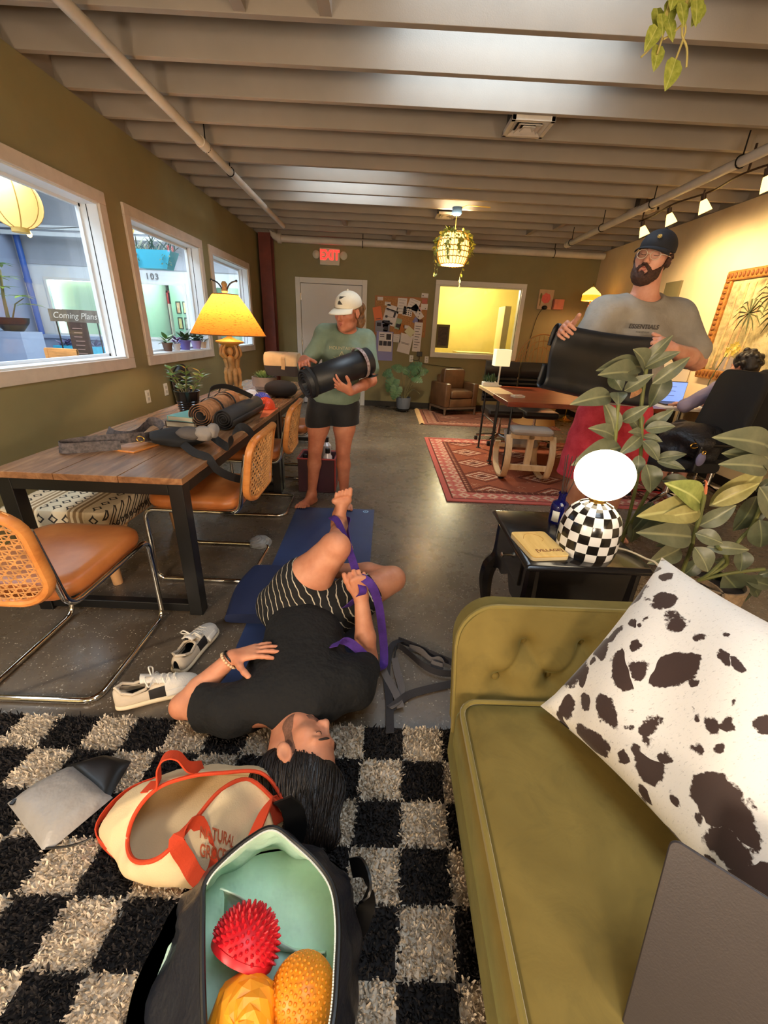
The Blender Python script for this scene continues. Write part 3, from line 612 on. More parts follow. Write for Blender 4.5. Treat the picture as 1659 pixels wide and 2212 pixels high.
# track lamps on a bent rod
tl = thing('track_light', 'bent brown rod with glowing glass track lamps under the white pipe', 'lamp', (2.62, 4.4, 2.6))
rp_ = spline([(2.72, 2.2, 2.57), (2.66, 2.9, 2.57), (2.73, 3.45, 2.57), (2.65, 3.9, 2.565), (2.70, 4.3, 2.56), (2.63, 4.7, 2.56), (2.69, 5.1, 2.56), (2.68, 5.35, 2.56)], 6)
BRNZ = mat('bronze_rod', (62, 44, 32), .4, .5)
obj('rod', MB().tube(rp_, .008, 7), BRNZ, tl, world=True)
for y in (2.9, 3.9, 5.3): obj('standoff', MB().cyl((2.68, y, 2.57), (2.68, y, 2.747), .008, n=6), BRNZ, tl, world=True)
TG = mat('track_glass', (255, 226, 150), .4, emit=(255, 206, 110), es=3.0)
for (x, y) in ((2.69, 3.72), (2.66, 4.33), (2.65, 4.78), (2.69, 5.3)):
    hd = obj('lamp_head', MB().cyl((x, y, 2.575), (x, y, 2.53), .007, n=6).cyl((x, y, 2.55), (x+.012, y, 2.5), .02, n=10), BRNZ, tl, world=True)
    d_ = Vector((.5, -.05, -1)).normalized(); a_ = Vector((x+.012, y, 2.505)); R_ = frameM(a_, d_.cross(Vector((0, 1, 0))), d_.cross(d_.cross(Vector((0, 1, 0)))))
    sh = MB().lathe([(.022, 0), (.034, .035), (.05, .095), (.046, .095), (.03, .035)], 16, caps=False)
    zs = 1 if (R_.to_3x3() @ Vector((0, 0, 1))).dot(d_) > 0 else -1
    sh.xf(R_ @ Matrix.Diagonal((1, 1, zs, 1))); obj('glass_shade', sh, TG, hd, world=True)
    light('track_spot', 'SPOT', tuple(a_ + d_*.1), 46, (1, .72, .38), rot=Vector((.85, .1, -.62)).to_track_quat('-Z', 'Y').to_euler(), spot_size=1.9, spot_blend=.8, shadow_soft_size=.03)
# wall sign over the door
ex = thing('exit_sign', 'lit red EXIT sign with two emergency lamps above the door', 'sign', (-1.02, YB-.001, 2.475))
obj('housing', MB().bb((-.17, -.05, -.125), (.17, 0, .125)), mat('sign_beige', (208, 204, 182), .5), ex, smooth=0, bevel=.006)
text('lettering', 'EXIT', .2, mat('exit_red', (255, 50, 40), .5, emit=(255, 36, 30), es=2.6), ex, frameM((0, -.052, .018), (1, 0, 0), (0, 0, 1)), .002, .006, xs=.82)
for sx in (-1, 1):
    h_ = obj('lamp_head', MB().lathe([(.03, -.02), (.062, .0), (.066, .045), (.05, .05)], 18, M=frameM((sx*.235, -.02, .03), (0, 0, 1), (1, 0, -.12 if sx > 0 else .12))), mat('sign_beige', (0, 0, 0)), ex)
    obj('lens', MB().lathe([(.05, .046), (.03, .056), (.004, .06)], 16, M=frameM((sx*.235, -.02, .03), (0, 0, 1), (1, 0, -.12))), mat('lamp_lens', (226, 230, 232), .15), h_)
# pin board with its papers
CORK = mat('cork', (176, 128, 80), .9, var=.18, vs=60, bump=.4, bs=120)
cb = thing('cork_board', 'thin framed cork pin board on the olive back wall', 'notice board', (.247, YB-.001, 1.29))
obj('cork', MB().bb((-.455, -.014, .0), (.455, 0, .62)), CORK, cb, smooth=0)
g = MB(); [g.bb(a, b) for a, b in (((-.47, -.02, -.015), (.47, 0, .005)), ((-.47, -.02, .615), (.47, 0, .635)), ((-.47, -.02, .005), (-.45, 0, .615)), ((.45, -.02, .005), (.47, 0, .615)))]; obj('frame', g, mat('board_frame', (170, 110, 70), .6), cb, smooth=0)
PAPER = mat('paper_white', (222, 216, 214), .8); INK = mat('paper_ink', (60, 58, 66), .8)
def U(zx, zy): return (.247 + (zx-512)/1264*160*.00803*1.0, 1.29 + .62 - (zy-175)/620*.64)   # pin board sheet positions
def sheet(name, label, cat, zx, zy, w, h, rot=0, col=None, prints=(), lines=0, dpt=.017):
    x, z = U(zx, zy); t = thing(name, label, cat, (x, YB-dpt, z), 0, 'papers on the cork board'); t.rotation_euler = (0, -math.radians(rot), 0)
    m_ = PAPER if col is None else mat('paper_%d_%d_%d' % col, col, .8)
    obj('paper', MB().bb((-w/2, -.0016, -h/2), (w/2, 0, h/2)), m_, t, smooth=0)
    pr = MB()
    for (a, b, c, d_) in prints: pr.bb(((a-.5)*w, -.0026, (b-.5)*h), ((c-.5)*w, -.0014, (d_-.5)*h))
    for i in range(lines): pr.bb((-w*.34, -.0024, h*(.36-.72*i/max(1, lines-1))), (w*(.34-.12*(i % 3)), -.0014, h*(.36-.72*i/max(1, lines-1))+h*.018))
    if pr.v: obj('print', pr, INK, t, smooth=0, kind='stuff')
    return t
sheet('flyer', 'plain white letter sheet pinned high in the middle of the cork board', 'paper', 528, 305, .165, .26, -3, lines=5)
sheet('flyer', 'white sheet with thin lines pinned top right of the cork board', 'paper', 735, 275, .2, .18, -18, lines=4)
sheet('flyer', 'white sheet with small dark tabs in rows', 'paper', 635, 385, .165, .15, -8, prints=[(.08+.24*i, .1+.22*j, .2+.24*i, .22+.22*j) for i in range(4) for j in range(4)])
sheet('flyer', 'white sheet with five blue dots tilted on the cork board', 'paper', 808, 390, .12, .26, 38, prints=[(.2, .2, .32, .26), (.6, .3, .72, .36), (.25, .5, .37, .56), (.65, .6, .77, .66), (.3, .8, .42, .86)])
sheet('flyer', 'white flyer with black shapes tilted on the left of the board', 'paper', 330, 490, .24, .26, -14, prints=[(.1, .08, .8, .2), (.12, .4, .3, .55), (.7, .55, .85, .9)], lines=3)
sheet('flyer', 'white strip of paper above the tilted black-shape flyer', 'paper', 360, 345, .2, .09, -14, prints=[(.1, .1, .9, .25)])
sheet('card', 'orange card hanging over the left edge of the board', 'card', 105, 440, .15, .22, 12, (226, 128, 84), prints=[(.2, .1, .8, .14)], dpt=.023)
sheet('card', 'white business card at the top left corner of the board', 'card', 143, 203, .1, .065, 0, lines=2)
sheet('card', 'white business card left of the plain letter sheet', 'card', 277, 280, .105, .06, -3, lines=2)
sheet('card', 'white business card above the top right corner of the board', 'card', 920, 130, .12, .08, -2, prints=[(.15, .4, .3, .6)], dpt=.004)
sheet('card', 'red and white card just below the top right business card', 'card', 920, 220, .09, .075, 0, (196, 110, 100), lines=2, dpt=.023)
sheet('card', 'white card with one dot on the right edge of the board', 'card', 922, 300, .12, .1, -2, prints=[(.65, .15, .75, .3)], dpt=.023)
sheet('card', 'pink round sticker card near the right edge of the board', 'card', 855, 340, .06, .07, 0, (226, 178, 176))
sheet('card', 'teal and white ticket in the middle of the board', 'card', 480, 590, .1, .18, -14, (150, 178, 160), prints=[(.15, .15, .8, .5)])
sheet('card', 'coral folded card low on the left of the board', 'card', 252, 628, .1, .06, 6, (236, 150, 116))
sheet('card', 'small black card low on the left of the board', 'card', 255, 712, .085, .06, 0, (40, 38, 44))
sheet('card', 'brown leaf shaped card near the bottom of the board', 'card', 545, 660, .09, .15, -6, (186, 116, 60))
sheet('card', 'white card beside the green paper leaf', 'card', 627, 633, .1, .055, -4, lines=2)
sheet('card', 'pale green folded paper leaf on the board', 'card', 695, 705, .15, .13, -38, (214, 214, 178), dpt=.03)
sheet('card', 'blue patterned card near the right edge of the board', 'card', 790, 525, .09, .1, -30, (124, 128, 180))
sheet('card', 'dark red card low on the right of the board', 'card', 870, 530, .09, .06, 0, (110, 66, 54))
sheet('collage', 'blue grey collage print at the lower left of the board', 'print', 200, 640, .26, .2, 0, (130, 134, 150), prints=[(.1, .5, .4, .8), (.6, .2, .9, .5)])
sheet('calendar', 'violet calendar with white page and house pictures hanging below the board', 'calendar', 250, 965, .31, .5, 0, (150, 150, 206), dpt=.023)
sheet('flyer', 'white page with black house pictures on the violet calendar', 'paper', 262, 893, .25, .33, -1, prints=[(.55, .62, .9, .92), (.04, .3, .3, .55), (.35, .3, .62, .55), (.66, .3, .95, .55), (.08, .75, .4, .79), (.08, .85, .4, .89)], dpt=.027)
sheet('flyer', 'small plain white note hanging below the middle of the board', 'paper', 462, 822, .145, .14, -2, lines=4, dpt=.023)
sheet('flyer', 'large tilted white flyer hanging below the board', 'paper', 622, 905, .235, .33, -11, lines=0, prints=[(.2, .47, .8, .49), (.15, .52, .85, .54)], dpt=.023)
sheet('flyer', 'long narrow handwritten white sheet at the right edge', 'paper', 838, 790, .15, .5, -2, lines=9, dpt=.023)
# switches, sockets and the black adapter on the back wall
PLATE = mat('plate_white', (228, 226, 220), .4)
def plate(name, label, cat, x, z, gang=0):
    t = thing(name, label, cat, (x, YB-.001, z), 0, 'wall plates'); obj('plate', MB().bb((-.036, -.007, -.058), (.036, 0, .058)), PLATE, t, smooth=0, bevel=.002)
    for dz in (-.022, .022): obj('socket' if gang == 0 else 'rocker', MB().bb((-.014, -.011, dz-.014), (.014, -.004, dz+.014)), mat('plate_grey', (190, 188, 182), .5), t, smooth=0)
    return t
plate('wall_socket', 'white socket plate below the cork board with cord plugged in', 'socket', .495, .9)
plate('wall_socket', 'white socket plate under the left end of the inner window', 'socket', .782, .895)
plate('light_switch', 'white light switch beside the door frame', 'switch', -.24, 1.19, 1)
for (y, z, lb) in ((3.95, .70, 'white socket plate on the olive wall left of the potted plant'), (4.3, .72, 'white socket plate on the olive wall behind the potted plant')):
    t = thing('wall_socket', lb, 'socket', (XL+.001, y, z), PI/2, 'wall plates'); obj('plate', MB().bb((-.036, -.007, -.058), (.036, 0, .058)), PLATE, t, smooth=0, bevel=.002)
    for dz in (-.022, .022): obj('socket', MB().bb((-.014, -.011, dz-.014), (.014, -.004, dz+.014)), mat('plate_grey', (0, 0, 0)), t, smooth=0)
ad = thing('router_box', 'small black box on the wall below the cork board', 'box', (.64, YB-.001, .99))
obj('body', MB().bb((-.05, -.05, -.04), (.05, 0, .04)), BLACK, ad, smooth=0, bevel=.006)
obj('cable', MB().tube(spline([(0, -.02, -.04), (.0, -.015, -.1), (-.08, -.012, -.12), (-.12, -.012, -.1)], 5), .005, 6).tube(spline([(0, -.02, -.06), (.06, -.012, -.16), (.5, -.012, -.2), (.8, -.012, -.22)], 6), .004, 6), BLACK, ad)
# picture in the inner window and things on the far wall
pf = thing('wall_plaque', 'dark brown framed plaque in the corner of the inner window', 'picture', (1.05, YB+.06, 1.31))
obj('frame', MB().bb((-.12, -.012, -.2), (.12, .012, .2)), mat('olive_frame', (100, 92, 40), .5), pf, smooth=0, bevel=.006)
obj('panel', MB().bb((-.09, -.018, -.16), (.09, -.008, .16)), mat('plaque_brown', (64, 42, 34), .5, var=.5, vs=26, bump=.5, bs=40), pf, smooth=0)
tag(obj('office_cabinet', MB().bb((2.3, YB+.7, 0), (2.42, YB+1.2, 1.9)).bb((1.5, YB+.9, 0), (2.29, YB+1.6, 1.02)), mat('cabinet_yellow_white', (226, 210, 150), .5), smooth=0, origin=(2.2, YB+.9, 0)), 'pale cabinet standing in the yellow room behind the glass', 'cabinet')
fa = thing('flower_canvas', 'small canvas with a coral flower on the back wall', 'picture', (2.8, YB-.001, 1.99))
obj('canvas', MB().bb((-.125, -.03, -.155), (.135, 0, .155)), mat('canvas_cream', (206, 176, 140), .8, var=.1), fa, smooth=0)
fl_ = MB()
for k in range(7): a = 2*PI*k/7; fl_.ball((.01+.045*math.cos(a), -.031, .02+.045*math.sin(a)), (.038, .004, .038), 10, 6)
fl_.ball((.01, -.034, .02), (.03, .004, .03), 10, 6); obj('flower', fl_, mat('coral_print', (232, 110, 100), .7), fa)
obj('stalk', MB().bb((-.09, -.033, -.1), (-.075, -.029, .04)).ball((-.085, -.031, .05), (.02, .003, .05), 8, 6), mat('olive_print', (120, 110, 60), .7), fa)
pk = tag(obj('pink_box', MB().bb((2.95, YB-.1, 1.84), (3.12, YB-.001, 2.0)), mat('pink_card', (222, 140, 116), .7, var=.1), smooth=0, bevel=.004, origin=(3.03, YB, 1.92)), 'pinkish box shelf on the back wall beside the flower canvas', 'box')
sc = thing('wall_spotlight', 'black clip lamp below the flower canvas with hanging cord', 'lamp', (2.8, YB-.02, 1.86))
obj('head', MB().ball((0, -.04, 0), (.05, .045, .035), 14, 10).cyl((0, -.04, 0), (.0, .015, .03), .01, n=8), BLACK, sc)
obj('cord', MB().tube(spline([(-.03, -.02, -.02), (-.1, -.005, -.2), (-.16, .01, -.7), (-.2, .01, -1.2), (-.2, .01, -1.7)], 5), .005, 6), BLACK, sc)
# stained glass lamp in the far corner
sl_ = thing('stained_glass_lamp', 'floor lamp with small orange stained glass shade in the far corner', 'lamp', (3.3, 7.55, 0))
obj('base', MB().lathe([(.13, 0), (.13, .02), (.04, .05), (.015, .1)], 20), BRASS, sl_); obj('pole', MB().cyl((0, 0, .05), (0, 0, 1.95), .012, n=10).ball((0, 0, 1.86), .03, 12, 8), BRASS, sl_)
obj('shade', MB().lathe([(.14, 1.95), (.135, 2.03), (.12, 2.06), (.02, 2.14)], 16, caps=False), mat('stained_orange', (230, 120, 40), .4, emit=(255, 140, 30), es=1.6, var=.5, vs=30, col2=(200, 60, 30)), sl_)
obj('shade_band', MB().lathe([(.142, 2.03), (.13, 2.055), (.1, 2.08), (.02, 2.145)], 16, caps=False), mat('stained_yellow', (255, 220, 120), .4, emit=(255, 206, 90), es=2.2), sl_); obj('finial', MB().lathe([(.01, 2.14), (.015, 2.17), (.004, 2.2)], 10), BRASS, sl_)
light('stained_lamp_light', 'POINT', (3.3, 7.55, 2.0), 14, (1, .62, .25), shadow_soft_size=.04)
# big painting on the cream wall (a plain generic garden scene)
GF = mat('ornate_gold', (176, 118, 54), .45, .35, var=.3, vs=30)
pa = thing('framed_painting', 'large garden painting in ornate gold frame on the cream wall', 'painting', (XR-.001, 4.25, 1.56), 0)
y0, y1, z0, z1 = -.8, .8, -.533, .533; f = .095
g = MB()
for (a, b) in (((-.05, y0, z1-f), (0, y1, z1)), ((-.05, y0, z0), (0, y1, z0+f)), ((-.05, y0, z0+f), (0, y0+f, z1-f)), ((-.05, y1-f, z0+f), (0, y1, z1-f))): g.bb(a, b)
obj('frame', g, GF, pa, smooth=0, bevel=.012)
bd = MB()
for i in range(30):
    for z in (z0+f/2, z1-f/2): bd.ball((-.052, y0+.03+(y1-y0-.06)*i/29, z), (.012, .016, .028), 8, 5)
for i in range(18):
    for y in (y0+f/2, y1-f/2): bd.ball((-.052, y, z0+.1+(z1-z0-.2)*i/17), (.012, .028, .016), 8, 5)
obj('carved_bead', bd, mat('gold_dark', (130, 76, 30), .5, .3), pa, kind='stuff')
t = NT('painting_canvas'); co = t.coord('Object', (1, 1, 1)); n1 = t.noise(co, 2.6, 5, .65, .6); n2 = t.noise(co, 9, 4, .7)
c1 = t.ramp(n1, [(.3, (66, 62, 40)), (.42, (120, 104, 62)), (.5, (176, 156, 104)), (.58, (206, 186, 140)), (.7, (110, 104, 72))])
c2 = t.ramp(n2, [(.35, (70, 66, 44)), (.6, (196, 178, 130))]); t.set(Base_Color=t.mix(.4, c1, c2), Roughness=.6)
obj('canvas', MB().bb((-.022, y0+f, z0+f), (-.012, y1-f, z1-f)), t.m, pa, smooth=0)
pp = MB(); ll = leaf_mb('long', .5, .0, 6, W=.09)
for (y, z) in ((.15, .28), (-.2, .3), (.35, .12), (-.45, .2), (0, .1)):
    for k in range(14):
        a = 2*PI*k/14; yy_, zz_ = math.cos(a)*.2, math.sin(a)*.16
        if abs(y+yy_) < .68 and abs(z+zz_) < .42: pp.tube([(-.023, y, z), (-.024, y+yy_*.6, z+zz_*.7+.02), (-.023, y+yy_, z+zz_-.04)], [.008, .012, .002], 5, flat=.3)
obj('palm_print', pp, mat('painted_palm', (84, 88, 50), .7, var=.3), pa, kind='stuff')
tr_ = MB()
for (y, w_) in ((.42, .02), (.52, .03), (.3, .015), (.62, .02)): tr_.tube([(-.0235, y, -.42), (-.0235, y-.03, 0), (-.0235, y-.02, .4)], [w_, w_*.8, w_*.6], 5, flat=.2)
obj('trunk_print', tr_, mat('painted_trunk', (196, 160, 110), .7, var=.3, vs=14), pa, kind='stuff')
obj('flower_print', MB().ball((-.023, .45, -.25), (.002, .1, .05), 10, 6).ball((-.023, .38, -.22), (.002, .06, .05), 10, 6), mat('painted_flower', (226, 196, 110), .7), pa)
obj('vase_print', MB().ball((-.023, .42, -.38), (.002, .15, .09), 12, 8), mat('painted_vase', (150, 136, 128), .7), pa)
gp = thing('grey_picture', 'small olive grey picture leaning on the cream wall behind the standing man', 'picture', (XR-.001, 6.0, 1.99))
obj('panel', MB().bb((-.03, -.16, -.1), (0, .14, .1)), mat('grey_olive_panel', (130, 120, 86), .6), gp, smooth=0)
# ivy hanging from the ceiling at the upper right
hi = thing('hanging_ivy', 'pale green ivy strands hanging from the ceiling at the upper right', 'ivy', (.98, 1.95, ZC))
vm_ = MB(); lf = leaf_mb('heart', .12, .05, 6, W=.8)
IVYL = leaf_mat('ivy_leaf', (116, 132, 44), (180, 186, 92), vein=(190, 196, 120)); me_l = None
strands = [[(.96, 1.98, 2.75), (.97, 2.0, 2.5), (.985, 2.0, 2.40), (1.0, 2.0, 2.36), (.99, 2.0, 2.29)], [(.99, 1.98, 2.75), (.985, 2.0, 2.5), (.985, 2.0, 2.37), (1.02, 2.0, 2.32), (1.035, 2.0, 2.27)], [(.93, 1.98, 2.75), (.92, 2.0, 2.5), (.92, 2.0, 2.42), (.9, 2.0, 2.33), (.865, 2.0, 2.29)], [(.9, 1.98, 2.75), (.92, 2.0, 2.45), (.925, 2.0, 2.36), (.92, 2.0, 2.3)], [(.985, 2.0, 2.38), (.95, 2.0, 2.35), (.93, 2.0, 2.34)]]
for st in strands: obj('vine', MB().tube(spline(st, 4), .0035, 6), mat('vine_yellow', (190, 176, 104), .6), hi, world=True)
fm = MB(); me_l = lf
spots = [(.9, 2.4, .05, .6), (.89, 2.36, .06, -.8), (.93, 2.44, .06, .2), (.95, 2.42, .055, .9), (.925, 2.33, .06, 0), (.93, 2.39, .055, 1.2), (1.0, 2.43, .06, .4), (1.03, 2.43, .055, -.6), (.99, 2.29, .075, -.3), (1.02, 2.46, .06, 1.0), (.96, 2.47, .06, -1), (.92, 2.47, .06, 0), (.895, 2.43, .06, .5), (1.0, 2.5, .06, 0)]
for (x, z, s_, a) in spots:
    o = obj('leaf', MB().join(lf), IVYL, hi); place(o, (x-.98, 2.0-1.95+rnd.uniform(-.03, .03), z-ZC), (math.sin(a)*.6, -.25, -1), (.2, -1, .3), s=s_*1.25)
# ------------------------------------------------------------------ long tables by the windows
def wood_mat(name, a, b, c, rough=.35, scale=(1.2, 9, 9), bump=.1):
    t = NT(name); co = t.coord('Object', scale); n = t.noise(co, 2.2, 5, .65, .8); f_ = t.noise(t.coord('Object', (scale[0]*2, scale[1]*4, scale[2]*4)), 5, 3, .6)
    base = t.ramp(n, [(.28, a), (.5, b), (.72, c)]); base = t.mix(t.math('MULTIPLY', f_, .35), base, a)
    t.set(Base_Color=base, Roughness=rough); t.bump(f_, bump, .002); return t.m
WAL = wood_mat('walnut_tabletop', (104, 70, 46), (150, 106, 72), (182, 138, 98), .26, (9, 1.1, 9)); WAL2 = wood_mat('redwood_desktop', (96, 40, 24), (138, 62, 36), (160, 82, 50), .3, (1.2, 9, 9))
TX0, TX1, TH = -1.69, -.855, .735
def long_table(y0, y1, label):
    t = thing('dining_table', label, 'table', ((TX0+TX1)/2, (y0+y1)/2, 0), 0, 'long walnut tables')
    w = (TX1-TX0)/3
    for k in range(3): obj('plank', MB().bb((TX0+w*k+.0012, y0, TH-.03), (TX0+w*(k+1)-.0012, y1, TH)), WAL, t, world=True, smooth=0, bevel=.002)
    a = .065
    for y in (y0+.012, y1-.012-a):
        for x in (TX0+.01, TX1-.01-a): obj('leg', MB().bb((x, y, 0), (x+a, y+a, TH-.03)), BLACK, t, world=True, smooth=0, bevel=.003)
        obj('foot_rail', MB().bb((TX0+.01+a, y+.01, .015), (TX1-.01-a, y+a-.01, .06)), BLACK, t, world=True, smooth=0, bevel=.003)
        obj('apron', MB().bb((TX0+.01+a, y, TH-.085), (TX1-.01-a, y+a, TH-.03)), BLACK, t, world=True, smooth=0, bevel=.003)
    for x in (TX0+.01, TX1-.01-a): obj('apron', MB().bb((x, y0+.08, TH-.085), (x+a, y1-.08, TH-.03)), BLACK, t, world=True, smooth=0, bevel=.003)
    return t
long_table(1.685, 3.475, 'long walnut table with black steel legs, nearest the camera')
long_table(3.495, 5.3, 'second long walnut table, end to end behind the nearest one')
# cantilever chairs: local frame faces +Y
TAN = NT('tan_leather'); co = TAN.coord('Object'); n = TAN.noise(co, 5, 4, .6); TAN.set(Base_Color=TAN.ramp(n, [(.3, (168, 94, 44)), (.7, (204, 126, 66))]), Roughness=.36, Specular_IOR_Level=.5); TAN.bump(TAN.noise(co, 45, 4, .6), .12, .004); TAN = TAN.m
BEECH = wood_mat('honey_beech', (176, 104, 48), (206, 134, 68), (222, 156, 88), .35, (6, 2, 6), .05)
CANE = mat('woven_cane', (206, 150, 90), .55, var=.2, vs=30)
def cane_chair(label, loc, rz):
    t = thing('cane_chair', label, 'chair', loc, rz, 'cantilever cane chairs around the long table')
    hw = .22
    side = [(-hw, -.3, .76), (-hw, -.245, .44), (-hw, .26, .44), (-hw, .26, .012), (-hw, -.26, .012), (hw, -.26, .012), (hw, .26, .012), (hw, .26, .44), (hw, -.245, .44), (hw, -.3, .76)]
    obj('tube_frame', MB().tube(round_path(side, .06, 6), .0125, 12), CHROME, t)
    # padded seat
    rs = []
    for z, s_ in ((-.004, .9), (0, .97), (.02, 1.0), (.045, .99), (.06, .93), (.066, .8), (.069, .4)):
        rs.append([Vector((x*s_, y*s_+.01, .452+z+.012*(1-abs(x/hw))*(1 if z > .03 else 0))) for x, y in rrect(.45, .5, .09, 5)])
    obj('seat', MB().rings(rs), TAN, t, smooth=60)
    # bent back: wooden frame with woven cane
    def bp(u, v):   # u across -1..1, v up 0..1
        return Vector((u*.235, -.262-.055*v-.045*(1-u*u)-.012, .49+.36*v))
    loop = [bp(x/.235, (z)/.36) for x, z in [(a, b+.18) for a, b in rrect(.45, .34, .09, 6)]]
    obj('back_frame', MB().tube(loop, .02, 10, closed=True, flat=.75), BEECH, t)
    g = MB(); N = 13
    def inside(u, v): return abs(u) < .95 and .03 < v < .97 and not ((abs(u) > .72) and (v < .2 or v > .8) and ((abs(u)-.72)/.25)**2 + ((max(.2-v, v-.8))/.2)**2 > 1)
    def strand(f):
        run = []
        for k in range(33):
            u, v = f(k/32)
            if inside(u, v): run.append(bp(u, v))
            else:
                if len(run) > 1: g.tube(run, .0022, 4)
                run = []
        if len(run) > 1: g.tube(run, .0022, 4)
    for i in range(25): strand(lambda s_, i=i: (-.94+1.88*i/24, s_))
    for i in range(19): strand(lambda s_, i=i: (-1+2*s_, .04+.92*i/18))
    for i in range(26):
        strand(lambda s_, i=i: (-2.6+3.8*i/25+1.5*s_, s_)); strand(lambda s_, i=i: (-1.2+3.8*i/25-1.5*s_, s_))
    obj('cane_panel', g, CANE, t, kind='stuff')
    return t
ch0 = cane_chair('tan leather cane chair at the near end of the table, largest', (-1.27, 1.41, 0), 0)
dup(ch0, (-.98, 2.22, 0), PI/2, 'tan leather cane chair with black strap looped over its back')
dup(ch0, (-.99, 3.13, 0), PI/2+.03, 'tan leather cane chair beside the orange half ball')
dup(ch0, (-.93, 4.02, 0), PI/2, 'tan leather cane chair beside the standing woman, partly hidden by her')
# bench with patterned throw
bn = thing('bench', 'low bench with black patterned cream throw between table and wall', 'bench', (-1.62, 2.3, 0))
t = NT('patterned_throw'); sp = t.node('ShaderNodeSeparateXYZ'); t.link(t.coord('Object'), sp.inputs[0])
xx, yy_, zz_ = sp.outputs[0], sp.outputs[1], sp.outputs[2]
uu = t.math('ADD', yy_, t.math('MULTIPLY', zz_, -1)); vv = t.math('ADD', xx, t.math('MULTIPLY', zz_, .0))
cmb = t.node('ShaderNodeCombineXYZ'); t.link(t.math('MULTIPLY', vv, 15), cmb.inputs[0]); t.link(t.math('MULTIPLY', uu, 15), cmb.inputs[1])
ch = t.node('ShaderNodeTexVoronoi'); ch.inputs['Randomness'].default_value = 0; ch.inputs['Scale'].default_value = 1; ch.distance = 'MANHATTAN'; t.link(cmb.outputs[0], ch.inputs['Vector'])
ring = t.ramp(ch.outputs['Distance'], [(.2, (222, 204, 170)), (.24, (50, 42, 36)), (.36, (50, 42, 36)), (.4, (222, 204, 170))])
wv = t.ramp(t.math('FRACT', t.math('MULTIPLY', vv, 4.3)), [(.30, (255, 255, 255)), (.34, (0, 0, 0)), (.66, (0, 0, 0)), (.7, (255, 255, 255))])
st2 = t.ramp(t.math('FRACT', t.math('MULTIPLY', vv, 34)), [(.4, (222, 204, 170)), (.5, (150, 124, 90))])
t.set(Base_Color=t.mix(wv, st2, ring), Roughness=.9); t.bump(t.noise(t.coord('Object'), 160, 2), .5, .003); THROW = t.m
def slabr(x0, x1, y0, y1, z0, z1, r=.03):
    rs = []; c = ((x0+x1)/2, (y0+y1)/2)
    for z, s_ in ((z0, 0), (z1-r, 0), (z1-r*.3, r*.3), (z1, r)): rs.append([Vector((x, y, z)) for x, y in rrect(x1-x0-2*s_, y1-y0-2*s_, .03, 3, c)])
    return MB().rings(rs)
obj('throw', slabr(-1.9, -1.36, 1.86, 2.75, .35, .475), THROW, bn, world=True)
obj('frame', MB().bb((-1.88, 1.88, .33), (-1.38, 2.73, .42)), OAK, bn, world=True, smooth=0)
for x in (-1.8, -1.46):
    for y in (1.95, 2.66): obj('leg', MB().cyl((x, y, .34), (x-.02 if x < -1.6 else x+.02, y, 0), .035, .025, n=12), mat('bench_leg_oak', (196, 150, 104), .5, var=.15), bn, world=True)
hm = MB(); q = MB()
for i in range(22): q.tube([(-1.352, 1.9+.82*i/21+.011*math.cos(a), .385+.012*math.sin(a)) for a in [2*PI*k/10 for k in range(10)]], .003, 4, closed=True)
obj('hem_ring', q, mat('ring_print', (60, 50, 42), .8), bn, world=True, kind='stuff')
# black chair on the wall side
bc = thing('black_chair', 'black plastic chair against the olive wall behind the figure lamp', 'chair', (-1.93, 4.62, 0), -PI/2)
obj('shell', MB().grid(lambda u, v: (-.22+.44*u, -.2+.02*math.sin(PI*u)-.1*max(0, v-.5), .44+.0*v if v < .5 else .44+(v-.5)*1.0*(1-.25*(2*u-1)**2)) if v >= .5 else (-.22+.44*u, .2-.8*v, .45), 14, 12), BLACK, bc, solid=.02)
for x in (-.18, .18):
    for y in (-.18, .18): obj('leg', MB().cyl((x, y, .45), (x*1.1, y*1.1, 0), .014, n=8), BLACK, bc)
# ------------------------------------------------------------------ green velvet chaise
t = NT('green_velvet'); co = t.coord('Object'); n1 = t.noise(co, 3.2, 4, .6, .6); n2 = t.noise(co, 11, 4, .65, 1.2)
base = t.ramp(n1, [(.3, (104, 88, 42)), (.7, (130, 112, 58))]); nap = t.ramp(n2, [(.5, (0, 0, 0)), (.68, (255, 255, 255))])
t.set(Base_Color=t.mix(t.math('MULTIPLY', nap, .22), base, (78, 70, 36)), Roughness=.8, Sheen_Weight=.6, Sheen_Roughness=.35, Sheen_Tint=lin((160, 178, 128)), Specular_IOR_Level=.2)
t.bump(n2, .12, .01); VEL = t.m
PIPV = mat('velvet_piping', (120, 104, 40), .7, sheen=.6)
so = thing('velvet_chaise', 'olive green velvet chaise with tufted arm in the right foreground', 'sofa', (.6, .2, 0))
SX0, SX1, SY0, SY1, SZ = .25, .93, -1.1, .84, .42
rs = []
for z, d in ((.27, .0), (.3, -.012), (.385, -.014), (.412, -.006), (.428, .014), (.434, .05), (.437, .2)): rs.append([Vector((x, y, z)) for x, y in rrect(SX1-SX0-2*d, SY1-SY0-2*d, .05, 5, ((SX0+SX1)/2, (SY0+SY1)/2))])
obj('seat_cushion', MB().rings(rs), VEL, so, world=True, smooth=80)
obj('base', slabr(SX0+.01, SX1, SY0, SY1+.12, .1, .275, .01), VEL, so, world=True)
obj('seat_piping', MB().tube([(x, y, .424) for x, y in rrect(SX1-SX0+.004, SY1-SY0+.004, .05, 6, ((SX0+SX1)/2, (SY0+SY1)/2))], .0075, 8, closed=True), PIPV, so, world=True)
for x in (.33, .86):
    for y in (-.95, .85): obj('leg', MB().cyl((x, y, .1), (x, y, 0), .022, .014, n=12), OAK, so, world=True)
